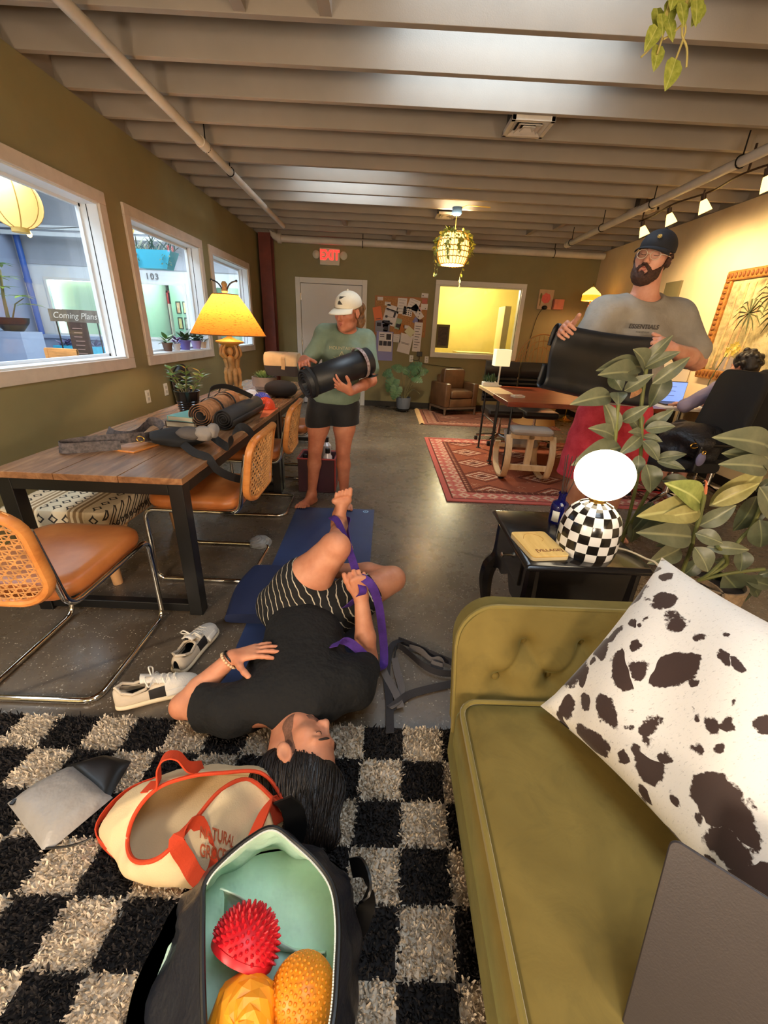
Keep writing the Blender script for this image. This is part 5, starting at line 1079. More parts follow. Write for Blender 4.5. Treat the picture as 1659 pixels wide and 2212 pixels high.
obj('shade', MB().lathe([(.3, .535), (.245, .625), (.19, .715), (.1, .835)], 40, caps=False), SHD.m, fl2, smooth=180)
for r_, z_ in ((.3, .535), (.1, .835)): obj('shade_rim', MB().tube([(r_*math.cos(a), r_*math.sin(a), z_) for a in [2*PI*i/40 for i in range(40)]], .004, 6, closed=True), mat('rim_brown', (110, 76, 44), .7), fl2)
obj('plinth', MB().lathe([(.1, 0), (.105, .02), (.098, .035), (.085, .05), (.088, .065), (.078, .085), (.07, .11), (.078, .12)], 28), BZ, fl2)
fb = MB()
for k in range(3):   # three figures back to back holding up a bowl
    a = 2*PI*k/3-1.3; u = Vector((math.cos(a), math.sin(a), 0)); s_ = Vector((-u.y, u.x, 0)); Z_ = Vector((0, 0, 1))
    P = lambda r_, t_, z_: u*r_ + s_*t_ + Z_*z_
    for sg_ in (-1, 1):
        fb.tube(spline([P(.04, sg_*.018, .11), P(.05, sg_*.02, .17), P(.046, sg_*.02, .23), P(.038, sg_*.014, .27)], 4), [.016]*4+[.019]*4+[.024]*5, 10)
        fb.tube(spline([P(.045, sg_*.032, .355), P(.062, sg_*.055, .39), P(.055, sg_*.05, .43), P(.045, sg_*.03, .465)], 4), [.015]*5+[.012]*4+[.01]*4, 8)
    fb.tube(spline([P(.036, 0, .25), P(.042, 0, .3), P(.05, 0, .345), P(.042, 0, .375)], 4), [.034]*3+[.032]*4+[.036]*4+[.02]*2, 12, flat=.75)
    fb.ball(P(.048, 0, .41), (.026, .026, .033), 12, 10)
obj('figures', fb, BZ, fl2, smooth=180)
obj('bowl', MB().lathe([(.04, .44), (.075, .462), (.112, .475), (.115, .485), (.06, .5), (.02, .52), (.02, .56)], 24), mat('gilt_bright', (214, 170, 84), .4, .3), fl2)
obj('harp_finial', MB().tube(spline([(0, 0, .56), (0, 0, .8), (0, 0, .86)], 3), .008, 8).lathe([(.016, .84), (.026, .86), (.018, .89), (.026, .91), (.012, .93)], 12), BZ, fl2)
for sx in (-1, 1): obj('finial_petal', MB().lathe([(.012, 0), (.016, .02), (.002, .05)], 8, M=frameM((sx*.012, 0, .92), (0, 1, 0), (1, 0, -sx*.5))), BZ, fl2); obj('finial_arm', MB().tube(spline([(sx*.01, 0, .85), (sx*.035, -.0, .9), (sx*.065, 0, .925), (sx*.1, 0, .935)], 5), .006, 6).ball((sx*.1, 0, .935), .01, 8, 6), BLACK, fl2)
obj('bulb', MB().ball((0, 0, .66), .032, 14, 10), mat('warm_bulb', (255, 210, 140), .4, emit=(255, 180, 90), es=12), fl2)
light('figure_lamp_light', 'POINT', (-1.315, 3.76, TH+.70), 17, (1, .66, .34), shadow_soft_size=.035)
# spiky half balls
def dome_ball(name, label, loc, r, col, kind, rot=None, nspk=150, group=None, part='spike'):
    t = thing(name, label, 'massage ball', loc, rot=rot, group=group); m_ = mat(name+'_%d_%d_%d' % col, col, .42, sss=.15)
    prof = [(r*math.cos(a)*.96, r*math.sin(a)*.92) for a in [PI/2*i/9 for i in range(9)]] + [(.002, r*.92)]
    if kind == 'facet':
        g = MB(); rs = []
        for i in range(8):
            a = PI/2*i/7.3; n = 14; rs.append([Vector((r*math.cos(a)*math.cos(2*PI*(j+.5*(i % 2))/n)*(1+.07*((j+i) % 2)), r*math.cos(a)*math.sin(2*PI*(j+.5*(i % 2))/n)*(1+.07*((j+i) % 2)), r*math.sin(a)*(1+.05*((j+i) % 2)))) for j in range(n)])
        obj('dome', g.rings(rs), m_, t, smooth=0)
    else: obj('dome', MB().lathe([(r*.99, -.012), (r*1.0, -.006), (r*.985, 0)] + prof, 32), m_, t)
    sg = MB()
    if kind == 'spike':
        for i in range(nspk):
            zz = (i+.5)/nspk; a = 2.39996*i; q = math.sqrt(max(0, 1-zz*zz)); d = Vector((q*math.cos(a), q*math.sin(a), zz)); sg.tube([d*r*.9, d*r*1.02, d*r*1.09], [r*.065, r*.045, r*.018], 6)
        obj(part, sg, m_, t, kind='stuff')
    elif kind == 'bump':
        for i in range(nspk):
            zz = (i+.5)/nspk; a = 2.39996*i; q = math.sqrt(max(0, 1-zz*zz)); d = Vector((q*math.cos(a), q*math.sin(a), zz)); sg.ball(d*r*.93, r*.055, 6, 5)
        obj('nub', sg, m_, t, kind='stuff')
    return t
cl_ = obj('orange_sheet', MB().prism([(-.955, 3.36), (-.865, 3.46), (-.856, 3.12), (-.9, 3.05)], TH, TH+.0025), mat('orange_sheet', (236, 108, 56), .6), smooth=0, origin=(-.9, 3.25, TH)); tag(cl_, 'flat orange sheet under the orange half ball on the table edge', 'sheet')
dome_ball('massage_half_ball', 'orange red half ball with fine nubs on the table edge', (-.955, 3.42, TH+.016), .078, (240, 84, 44), 'bump', nspk=260, group='spiky half balls on the table')
dome_ball('massage_half_ball', 'violet blue spiky half ball behind the orange one', (-1.05, 3.66, TH+.013), .076, (96, 106, 206), 'spike', nspk=130, group='spiky half balls on the table')
# notebooks, papers, strap and bag
nb = thing('wooden_tablet', 'thin tan board lying under the patterned strap', 'board', (-1.3, 2.13, TH), math.radians(-14)); obj('board', MB().bb((-.075, -.09, 0), (.075, .09, .009)), BEECH, nb, smooth=0, bevel=.002)
PST = mat('patterned_strap', (46, 40, 42), .7, var=.6, vs=60, col2=(104, 92, 88))
ps = thing('patterned_strap', 'dark patterned fabric strap in loops on the near end of the table', 'strap', (-1.45, 2.1, TH))
pts = [(-1.33, 2.06, TH+.03), (-1.42, 2.03, TH+.028), (-1.5, 1.975, TH+.03), (-1.56, 1.96, TH+.03), (-1.59, 2.0, TH+.032), (-1.55, 2.06, TH+.035), (-1.47, 2.1, TH+.04), (-1.4, 2.12, TH+.045), (-1.33, 2.13, TH+.05), (-1.28, 2.2, TH+.045)]
obj('band', MB().strip(spline(pts, 7), .05, .002, (0, .3, 1)), PST, ps, world=True)
pts = [(-1.28, 2.2, TH+.04), (-1.26, 2.33, TH+.035), (-1.3, 2.42, TH+.06), (-1.36, 2.44, TH+.075), (-1.38, 2.38, TH+.05), (-1.4, 2.3, TH+.024), (-1.5, 2.3, TH+.02), (-1.58, 2.36, TH+.03)]
obj('band', MB().strip(spline(pts, 7), .05, .002, (.2, .5, 1)), PST, ps, world=True)
obj('buckle', MB().tube([(-1.27+.02*math.cos(a), 2.14, TH+.045+.015*math.sin(a)) for a in [2*PI*i/12 for i in range(12)]], .003, 6, closed=True), BRASS, ps, world=True)
def blob(c, r, seed, n=26, m=16, amp=.12, flat=0.0):
    rr_ = random.Random(seed); ph = [rr_.uniform(0, 6) for _ in range(8)]; rs = []
    for i in range(m+1):
        t_ = PI*i/m; ring = []
        for j in range(n):
            a = 2*PI*j/n; k = 1+amp*(math.sin(3*a+ph[0]+2*t_)+.6*math.sin(5*a+ph[1]-3*t_)+.5*math.sin(2*t_*3+ph[2]+a)); q = max(math.sin(t_), .001)
            z = -math.cos(t_)*r[2]*(1+.5*amp*math.sin(4*a+ph[3])*q); z = max(z, -r[2]*(1-flat)); ring.append(Vector((c[0]+r[0]*q**.8*math.cos(a)*k, c[1]+r[1]*q**.8*math.sin(a)*k, c[2]+z)))
        rs.append(ring)
    return MB().rings(rs)
bb_ = thing('strap_bag', 'limp black bag with long strap lying on the table edge', 'bag', (-1.1, 2.2, TH))
obj('pouch', blob((-1.12, 2.24, TH+.04), (.16, .11, .045), 5, amp=.08, flat=.1), mat('black_cloth', (24, 24, 26), .85, bump=.3, bs=30), bb_, world=True, smooth=180)
obj('strap', MB().strip(spline([(-1.05, 2.14, TH+.03), (-.95, 2.04, TH+.015), (-.86, 1.98, TH+.01), (-.82, 1.98, TH-.05), (-.78, 2.06, .62), (-.745, 2.17, .575), (-.70, 2.26, .62), (-.70, 2.28, .73), (-.715, 2.23, .82), (-.745, 2.18, .86), (-.785, 2.14, .82), (-.8, 2.13, .76), (-.86, 2.2, TH+.02), (-.95, 2.3, TH+.03)], 8), .042, .003, (.25, .75, .6)), BWEB, bb_, world=True)
sk = thing('rolled_socks', 'pair of grey and white socks rolled together on the black bag', 'socks', (-1.0, 2.2, TH+.03)); GS = mat('sock_grey', (150, 142, 136), .95, bump=.4, bs=120); DS = mat('sock_dark', (92, 86, 84), .95, bump=.4, bs=120)
obj('foot', blob((-1.03, 2.19, TH+.075), (.07, .05, .035), 9, amp=.06), DS, sk, world=True, smooth=180); obj('cuff', blob((-.96, 2.2, TH+.075), (.055, .045, .04), 11, amp=.1), GS, sk, world=True, smooth=180); obj('cuff_fold', blob((-.92, 2.23, TH+.085), (.03, .045, .04), 13, amp=.1), GS, sk, world=True, smooth=180)
pap = tag(obj('white_sheet', MB().prism([(-1.42, 4.05), (-1.15, 4.0), (-1.13, 4.42), (-1.4, 4.45)], TH, TH+.002), PAPER, smooth=0, origin=(-1.3, 4.2, TH)), 'flat white sheet on the far table by the succulent', 'paper')  # thin flat white shape on the table top
nb2 = thing('notebook', 'yellow covered notebook beside the blue spiky ball', 'notebook', (-1.17, 3.86, TH), .2); obj('cover', MB().bb((-.08, -.05, 0), (.08, .05, .016)), mat('notebook_yellow', (206, 170, 96), .6), nb2, smooth=0, bevel=.002); obj('elastic', MB().bb((-.081, -.051, .004), (.081, -.046, .012)), BLACK, nb2, smooth=0)
su = thing('succulent_pot', 'pale succulent in shallow concrete pot on the far table', 'plant', (-1.2, 4.32, TH)); CONC = mat('concrete_pot', (138, 126, 118), .8, var=.1, vs=10)
obj('pot', MB().lathe([(.07, .02), (.09, .03), (.1, .06), (.118, .065), (.122, .15), (.112, .15), (.108, .13)], 28), CONC, su); obj('saucer', MB().lathe([(.08, 0), (.095, .02), (.085, .02)], 24), CONC, su)
fo = MB(); lsu = leaf_mb('long', -.3, .25, 5, W=.3)
for i in range(46): a = 2.4*i; e = .25+1.2*(i/46); leaf_into(fo, lsu, (.05*math.cos(a)*(1-i/60), .05*math.sin(a)*(1-i/60), .14), (math.cos(a), math.sin(a), e), s=.075)
obj('leaf_rosette', fo, leaf_mat('succulent_leaf', (110, 150, 90), (170, 196, 130)), su, kind='stuff'); obj('soil', MB().lathe([(.11, .132), (.001, .136)], 20), SOIL, su)
zf = tag(obj('round_cushion', blob((-.98, 4.08, TH+.075), (.155, .14, .075), 21, amp=.015), mat('black_cotton', (30, 29, 31), .85, bump=.25, bs=40), smooth=180, origin=(-.98, 4.08, TH)), 'round black cushion on the far table under the beige bolster', 'cushion')
bo = thing('bolster', 'beige topped block bolster with grey underside and strap on the far table', 'bolster', (-1.0, 4.3, TH+.15))
def tri(zs, pr, m_, nm):
    rs = []
    for x, s_ in ((-.16, .9), (-.15, .97), (-.13, 1), (.13, 1), (.15, .97), (.16, .9)): rs.append([Vector((-1.0+x, 4.3+p[0]*s_, TH+.27+(p[1]-.03)*s_+.03)) for p in pr])
    obj(nm, MB().rings(rs), m_, bo, world=True, smooth=50)
tri(0, [(-.12, .0), (-.125, .06), (-.11, .1), (-.07, .12), (.07, .12), (.11, .1), (.125, .06), (.12, .0)], mat('beige_canvas', (206, 180, 142), .85, var=.08, bump=.2, bs=120), 'top')
tri(0, [(-.12, -.002), (-.05, -.1), (.05, -.1), (.12, -.002)], mat('slate_canvas', (86, 82, 84), .85, bump=.2, bs=120), 'underside')
obj('strap', MB().strip([(-.97, 4.425, TH+.26), (-.97, 4.43, TH+.34), (-.97, 4.39, TH+.385), (-.97, 4.3, TH+.393), (-.97, 4.22, TH+.385), (-.97, 4.17, TH+.34), (-.97, 4.172, TH+.27), (-.975, 4.17, TH+.24)], .035, .003, (1, 0, 0)), mat('strap_tan', (176, 150, 112), .8), bo, world=True)
# ------------------------------------------------------------------ tote, lunch bag, pouch on the rug
CANV = mat('natural_canvas', (226, 202, 160), .85, var=.05, vs=4, bump=.35, bs=220); ORNG = mat('orange_webbing', (206, 66, 28), .8, bump=.3, bs=260)
to = thing('tote_bag', 'slouched cream canvas tote bag with orange trim on the shag rug', 'bag', (-.5, .7, .03))
rim = [(-.625, .645, .10), (-.575, .592, .12), (-.50, .575, .165), (-.447, .612, .20), (-.395, .715, .205), (-.33, .765, .175), (-.232, .722, .125), (-.255, .765, .13), (-.315, .795, .165), (-.41, .77, .195), (-.491, .75, .205), (-.57, .725, .19), (-.615, .685, .15)]
base = [(-.61, .615, .03), (-.57, .605, .03), (-.49, .592, .03), (-.40, .578, .03), (-.345, .61, .03), (-.29, .665, .03), (-.245, .72, .03), (-.25, .8, .03), (-.33, .86, .03), (-.44, .87, .03), (-.58, .86, .03), (-.72, .8, .03), (-.745, .69, .03)]
R1 = spline(rim, 6, True); R0 = spline(base, 6, True); nR = len(R1); lay = []
for k in range(9):
    t_ = k/8; bul = .03*math.sin(PI*t_); c_ = Vector((-.47, .7, 0)); ring = []
    for j in range(nR):
        p = R0[j].lerp(R1[j], t_); d = (p-c_); d.z = 0; d.normalize(); ring.append(p + d*bul + Vector((0, 0, .004*math.sin(j*1.3+k))))
    lay.append(ring)
obj('body', MB().rings(lay, True, False), CANV, to, world=True, smooth=180, solid=.003)
obj('bottom', MB().rings([[p + Vector((0, 0, -.004)) for p in R0], [p + Vector((0, 0, .004)) for p in R0]]), CANV, to, world=True)
obj('rim_trim', MB().tube(R1, .0055, 8, closed=True), ORNG, to, world=True)
obj('base_trim', MB().strip([p + (p-Vector((-.47, .7, .03))).normalized()*.004 + Vector((0, 0, .014)) for p in R0[58:]+R0[:34]], .03, .003, (0, 0, 1)), ORNG, to, world=True)
def onbody(j, t_, out=.005):
    j = j % nR; k = t_*8; k0 = min(7, int(k)); p = lay[k0][j].lerp(lay[k0+1][j], k-k0); q = lay[k0][(j+1) % nR]-lay[k0][j-1]; u = lay[k0+1][j]-lay[k0][j]; n = q.cross(u).normalized(); return p + n*out
hp = [onbody(20, .4), onbody(20, .95), (-.452, .590, .215), (-.43, .575, .16), (-.40, .558, .12), (-.36, .556, .105), (-.325, .572, .11), (-.30, .615, .125), onbody(33, .9, .008), onbody(33, .4)]
obj('handle', MB().strip(spline(hp, 6), .034, .004, [Vector(v) for v in [(1, .3, .3)]*54] + [(1, .3, .3)]) if False else MB().strip(spline(hp, 6), .036, .004, (.55, .6, .3)), ORNG, to, world=True)
hb = [onbody(66, .8), (-.575, .735, .19), (-.567, .745, .25), (-.545, .75, .285), (-.515, .755, .28), (-.495, .76, .23), onbody(58, .8)]
obj('handle', MB().strip(spline(hb, 6), .036, .004, (.2, -.8, .3)), ORNG, to, world=True)
ctr = Vector((-.408, .632, .135)); dx_ = Vector((.1, -.03, -.02)); dz_ = Vector((.02, .136, .17))
tl = text('lettering', 'NATURAL\nGROCERS', .04, mat('print_rust', (176, 84, 48), .8), to, Matrix.Identity(4), .0, .0008)
xs_ = [v.co.x for v in tl.data.vertices]; ys_ = [v.co.y for v in tl.data.vertices]; xa, xb, ya, yb_ = min(xs_), max(xs_), min(ys_), max(ys_)
for v in tl.data.vertices:   # the print lies on the curved canvas
    s_ = (v.co.x-xa)/(xb-xa); r_ = (yb_-v.co.y)/(yb_-ya); jf = 20.2+3.6*s_-1.0*r_; t_ = .93-.42*s_-.24*r_; j0_ = int(jf)
    v.co = onbody(j0_, t_, .006).lerp(onbody(j0_+1, t_, .006), jf-j0_) - wl(to)
# dark insulated bag with mint lining
LEA = mat('dark_navy_leather', (26, 30, 40), .38, bump=.25, bs=26, bd=.02); MINT = mat('mint_lining', (198, 230, 212), .5, var=.08, vs=6, bump=.5, bs=16, bd=.02)
lb_ = thing('insulated_bag', 'dark zip bag with mint green lining open in the foreground', 'bag', (-.2, .4, .03))
rim = [(-.315, .43, .29), (-.325, .47, .30), (-.30, .505, .31), (-.255, .545, .315), (-.208, .565, .32), (-.155, .545, .305), (-.10, .51, .30), (-.062, .47, .30), (-.045, .42, .295), (-.040, .36, .29), (-.042, .28, .285), (-.07, .21, .28), (-.15, .19, .28), (-.22, .21, .275), (-.25, .27, .265), (-.285, .35, .275)]
base = [(-.45, .45, .032), (-.44, .5, .032), (-.40, .55, .032), (-.33, .6, .032), (-.22, .63, .032), (-.13, .62, .032), (-.06, .6, .032), (-.02, .55, .032), (-.01, .46, .032), (-.01, .38, .032), (-.02, .28, .032), (-.06, .19, .032), (-.18, .16, .032), (-.32, .18, .032), (-.42, .26, .032), (-.46, .36, .032)]
R1 = spline(rim, 5, True); R0 = spline(base, 5, True); nR = len(R1)
def bagl(inset, zlow):
    out = []
    for k in range(11):
        t_ = k/10; ring = []
        for j in range(nR):
            p = R0[j].lerp(R1[j], t_**.9); c_ = Vector((-.18, .4, p.z)); d = (p-c_).normalized(); wob = (.008*math.sin(j*.55+k*1.1)+.006*math.sin(j*.9-k*.7))*math.sin(PI*t_)
            q = p + d*(.02*math.sin(PI*t_)+wob-inset*(1 if k < 10 else .25)); q.z = max(q.z, zlow); ring.append(q)
        out.append(ring)
    return out
obj('shell', MB().rings(bagl(0, .03), True, False), LEA, lb_, world=True, smooth=180)
il = bagl(.014, .14); obj('lining', MB().rings(il, True, False).add([tuple(p) for p in il[0]], [tuple(range(nR))]), MINT, lb_, world=True, smooth=180)
obj('base_panel', MB().add([tuple(p) for p in R0], [tuple(range(nR))]), LEA, lb_, world=True, solid=.004)
obj('zip_tape', MB().tube([p + Vector((0, 0, .003)) for p in R1], .0055, 8, closed=True), BLACK, lb_, world=True)
zt = MB()
for j in range(5, 56):
    for f_ in (0, .25, .5, .75):
        p = R1[j % nR].lerp(R1[(j+1) % nR], f_); d = (Vector((-.18, .4, p.z))-p).normalized(); zt.box(p + d*.007 + Vector((0, 0, .005)), (.0028, .0028, .0025))
obj('zip_teeth', zt, mat('zip_white', (216, 222, 214), .4), lb_, world=True, smooth=0, kind='stuff')
obj('divider', MB().grid(lambda u, v: Vector((-.3, .475, .27)).lerp(Vector((-.075, .41, .2)), u) + Vector((.01*math.sin(u*9), .012*math.sin(v*5+u*6), -.13*v - .05*math.sin(PI*u)*(1-v))), 24, 8), MINT, lb_, world=True, smooth=180, solid=.003)
obj('side_handle', MB().strip(spline([(-.03, .6, .1), (.0, .57, .16), (.015, .53, .15), (.0, .5, .08), (-.015, .5, .05)], 6), .04, .006, (0, .4, 1)), BLACK, lb_, world=True)
obj('handle_tab', MB().strip(spline([(-.22, .66, .05), (-.19, .68, .1), (-.2, .7, .16), (-.225, .7, .2)], 5), .06, .005, (1, 0, 0)), BLACK, lb_, world=True)
dome_ball('stepping_dome', 'red spiky dome tilted against the mint lining', (-.232, .405, .215), .066, (206, 26, 40), 'spike', (math.radians(-52), math.radians(30), 0), 200, 'domes in the insulated bag')
dome_ball('stepping_dome', 'orange yellow spiky dome at the right inside the dark bag', (-.105, .345, .2), .064, (244, 150, 30), 'bump', (math.radians(12), math.radians(4), 0), 230, 'domes in the insulated bag')
dome_ball('stepping_dome', 'yellow faceted dome in front inside the dark bag', (-.205, .315, .205), .06, (246, 160, 32), 'facet', (math.radians(20), math.radians(-8), .3), 0, 'domes in the insulated bag')
for i_, (x, y, z, s_) in enumerate(((-.23, .41, .06, .1), (-.1, .35, .06, .1), (-.2, .3, .06, .1))): pass
# grey pouch
gp_ = thing('grey_pouch', 'flat grey pouch with black flap lying on the shag rug', 'pouch', (-.93, .76, .03)); GPM = mat('grey_leatherette', (150, 146, 142), .45, var=.05, bump=.35, bs=22, bd=.015)
def quadslab(c4, z0, z1, m_, nm, nu=14, nv=10, amp=.006):
    A, B, Cc, D_ = [Vector((x, y, 0)) for x, y in c4]
    def f(u, v): p = A.lerp(B, u).lerp(D_.lerp(Cc, u), v); h = (max(0, u*(1-u)*4)**.4)*(max(0, v*(1-v)*4)**.4); return p + Vector((0, 0, z0+(z1-z0)*h+amp*math.sin(u*7+v*4)*h))
    def g_(u, v): p = f(u, v); return Vector((p.x, p.y, z0))
    obj(nm, MB().grid(f, nu, nv).grid(g_, nu, nv), m_, gp_, world=True, smooth=180)
quadslab([(-1.06, .765), (-.855, .64), (-.765, .79), (-.955, .89)], .034, .075, GPM, 'pocket'); quadslab([(-.97, .885), (-.775, .775), (-.775, .905), (-.87, .925)], .032, .05, BLACK, 'flap', amp=.002)
obj('zip_pull', MB().bb((-1.035, .75, .05), (-1.025, .765, .056)), BLACK, gp_, world=True, smooth=0)
obj('cord', MB().tube(spline([(-.86, .65, .04), (-.8, .66, .037), (-.76, .68, .037), (-.755, .72, .037)], 5), .003, 5), BLACK, gp_, world=True)
# ------------------------------------------------------------------ straps on the floor
GW = mat('grey_webbing', (104, 98, 96), .8, bump=.3, bs=300); DW = mat('charcoal_webbing', (44, 42, 46), .8, bump=.3, bs=300)
st_ = thing('stretch_strap', 'grey and black stretching strap heaped on the floor by the chaise', 'strap', (.15, 1.35, 0))
obj('band', MB().strip(spline([(.075, 1.04, .036), (.076, 1.1, .022), (.075, 1.2, .012), (.065, 1.33, .012), (.075, 1.46, .012), (.1, 1.525, .02), (.15, 1.548, .024)], 7), .03, .003, (1, 0, .15)), DW, st_, world=True)
obj('band', MB().strip(spline([(.12, 1.55, .02), (.2, 1.505, .024), (.28, 1.455, .024), (.35, 1.415, .024), (.385, 1.385, .022), (.37, 1.355, .022), (.3, 1.35, .022), (.23, 1.385, .022), (.16, 1.47, .02), (.115, 1.51, .02), (.1, 1.44, .02)], 7), .03, .003, (0, .25, 1)), DW, st_, world=True)
obj('band', MB().strip(spline([(.1, 1.44, .01), (.11, 1.36, .01), (.125, 1.27, .012), (.11, 1.2, .016), (.075, 1.165, .018)], 7), .03, .003, (1, 0, .2)), GW, st_, world=True)
obj('band', MB().strip(spline([(.075, 1.16, .014), (.12, 1.2, .02), (.16, 1.235, .016), (.24, 1.268, .014), (.34, 1.3, .014), (.375, 1.318, .016), (.36, 1.335, .018)], 7), .03, .003, (-.2, .8, .5)), DW, st_, world=True)
obj('band', MB().strip(spline([(.17, 1.5, .022), (.22, 1.47, .03), (.26, 1.425, .022), (.3, 1.42, .03), (.31, 1.385, .026), (.26, 1.4, .026)], 7), .028, .003, (.1, .35, 1)), GW, st_, world=True)
obj('band', MB().strip(spline([(.045, 1.43, .01), (.055, 1.35, .012), (.1, 1.24, .015), (.12, 1.17, .015)], 6), .03, .003, (1, .2, .1)), GW, st_, world=True)
# ------------------------------------------------------------------ sneakers
OFFW = mat('offwhite_suede', (206, 192, 172), .8, var=.08, vs=12, bump=.2, bs=120); MESHW = mat('white_mesh', (226, 220, 210), .75, bump=.4, bs=200); SOLE = mat('cream_sole', (226, 208, 176), .6); BLKS = mat('black_suede', (36, 32, 32), .8)
def sneaker(label, loc, rz):
    t = thing('sneaker', label, 'shoe', loc, rz, 'pair of sneakers')
    ys = [-.145, -.14, -.12, -.08, -.03, .03, .08, .115, .138, .146]; wd = [.012, .026, .034, .036, .034, .038, .044, .042, .028, .008]; off = [0, 0, 0, 0, .001, .003, .005, .004, .002, 0]
    tops = [.075, .088, .088, .07, .072, .088, .075, .06, .048, .036]
    def sec(i, k): return (off[i]+wd[i]*k)
    rs = []
    for i, y in enumerate(ys): w = wd[i]*1.12+.003; b_ = .0 if abs(y) < .1 else .006; rs.append([Vector((off[i]+x*w, y*1.02, z)) for x, z in ((-.9, b_), (.9, b_), (1.05, .014), (1, .03), (-1, .03), (-1.05, .014))])
    obj('sole', MB().rings(rs), SOLE, t, smooth=50, sub=1)
    rs = []
    for i, y in enumerate(ys):
        w = wd[i]; h = tops[i]; n = 13; ring = []
        for j in range(n): a = PI*j/(n-1); ring.append(Vector((off[i]+w*math.cos(a)*(1.0 if math.sin(a) < .8 else 1), y, .024+(h-.024)*math.sin(a)**.75)))
        rs.append(ring)
    op = {2, 3, 4}   # collar opening rows are left open at the top
    g = MB(); n = 13; vs = [p for r in rs for p in r]; fs = []; mi = []
    for i in range(len(ys)-1):
        for j in range(n-1):
            if i in (2, 3) and 3 <= j <= 8: continue
            fs.append((i*n+j, i*n+j+1, (i+1)*n+j+1, (i+1)*n+j))
            blk = (i in (4,) and (j in (0, 1, 2) or j in (9, 10, 11))) or (i == 0 and 3 < j < 8 and False)
            mi.append(1 if blk else (2 if i >= 5 else 0))
    g.v = [tuple(p) for p in vs]; g.f = fs; g.m = mi; obj('upper', g, [OFFW, BLKS, MESHW], t, smooth=180, solid=.004, sub=1)
    obj('insole', MB().rings([[Vector((off[i]+x*wd[i]*.9, ys[i], z)) for x, z in ((-1, .03), (1, .03), (1, .034), (-1, .034))] for i in range(1, 6)]), BLACK, t, smooth=0)
    obj('collar', MB().tube([(off_+x, y, z) for x, y, z, off_ in ((-.026, -.115, .085, 0), (-.03, -.08, .066, 0), (-.027, -.035, .074, 0), (0, -.025, .088, 0), (.027, -.035, .074, 0), (.03, -.08, .066, 0), (.026, -.115, .085, 0), (0, -.135, .094, 0))], .006, 7, closed=True), OFFW, t)
    obj('tongue', MB().grid(lambda u, v: (-.024+.048*u, -.05+.09*v, .118-.035*v-.012*(2*u-1)**2), 7, 6), MESHW, t, solid=.006, smooth=180)
    obj('tongue_mark', MB().bb((-.008, -.052, .106), (.008, -.049, .116)), BLACK, t, smooth=0)
    lc = MB()
    for k in range(4):
        y = -.01+.022*k; z = .098-.006*k; lc.tube([(-.024, y, z-.014), (-.01, y+.006, z), (.012, y+.012, z), (.026, y+.018, z-.014)], .0028, 5); lc.tube([(.024, y, z-.014), (.01, y+.006, z+.001), (-.012, y+.012, z+.001), (-.026, y+.018, z-.014)], .0028, 5)
    lc.tube(spline([(0, -.012, .1), (-.03, -.02, .125), (-.05, -.01, .1), (-.01, -.008, .1)], 5), .003, 5).tube(spline([(0, -.012, .1), (.03, -.03, .13), (.05, -.02, .1), (.01, -.008, .1)], 5), .003, 5).tube(spline([(0, -.01, .1), (-.045, .0, .08), (-.05, .01, .05)], 4), .0028, 5)
    obj('lace', lc, mat('lace_white', (232, 226, 214), .8), t)
    for s_ in (-1, 1): obj('swoop_panel', MB().grid(lambda u, v: (off[6]+s_*(.002+(wd[6]+.003)*(1-.25*v)), .03+.07*u, .032+.022*v), 6, 4), MESHW, t, solid=.002, smooth=180)
    return t
sneaker('cream sneaker lying toward the elbow, nearest the shag rug', (-.835, 1.2, .0), -math.atan2(.27, .13))
dup(bpy.data.objects['sneaker'], (-.795, 1.45, 0), -.12, 'cream sneaker standing upright behind the other by the forearm')
pk_ = dome_ball('massage_puck', 'flat grey spiky puck on the floor by the blue mat', (-.79, 2.47, .002), .07, (140, 140, 140), 'facet')
pk_.scale = (1.05, 1.05, .75)
# crate behind the standing woman
PLUM = mat('plum_vinyl', (70, 34, 50), .5, var=.15, vs=5); REDV = mat('red_vinyl', (170, 66, 66), .4)
ct = thing('tote_crate', 'plum coloured open cooler with red edges behind the standing woman', 'cooler', (-.56, 3.62, 0))
g = MB(); x0, x1, y0, y1, h = -.725, -.40, 3.47, 3.75, .31
for a, b in (((x0, y0, .01), (x1, y0+.015, h)), ((x0, y1-.015, .01), (x1, y1, h)), ((x0, y0+.015, .01), (x0+.015, y1-.015, h)), ((x1-.015, y0+.015, .01), (x1, y1-.015, h)), ((x0, y0, 0), (x1, y1, .015))): g.bb(a, b)
obj('body', g, PLUM, ct, world=True, smooth=0, bevel=.006); obj('edge_trim', MB().tube([(x0, y0, h), (x1, y0, h), (x1, y1, h), (x0, y1, h)], .008, 6, closed=True).tube([(x1+.002, y0, .02), (x1+.002, y0, h)], .008, 6), REDV, ct, world=True)
obj('side_strap', MB().strip(spline([(x1+.01, 3.52, .05), (x1+.03, 3.53, .2), (x1+.02, 3.55, .33), (x1+.03, 3.64, .33), (x1+.03, 3.66, .2), (x1+.01, 3.68, .05)], 5), .03, .004, (0, 1, 0)), REDV, ct, world=True)
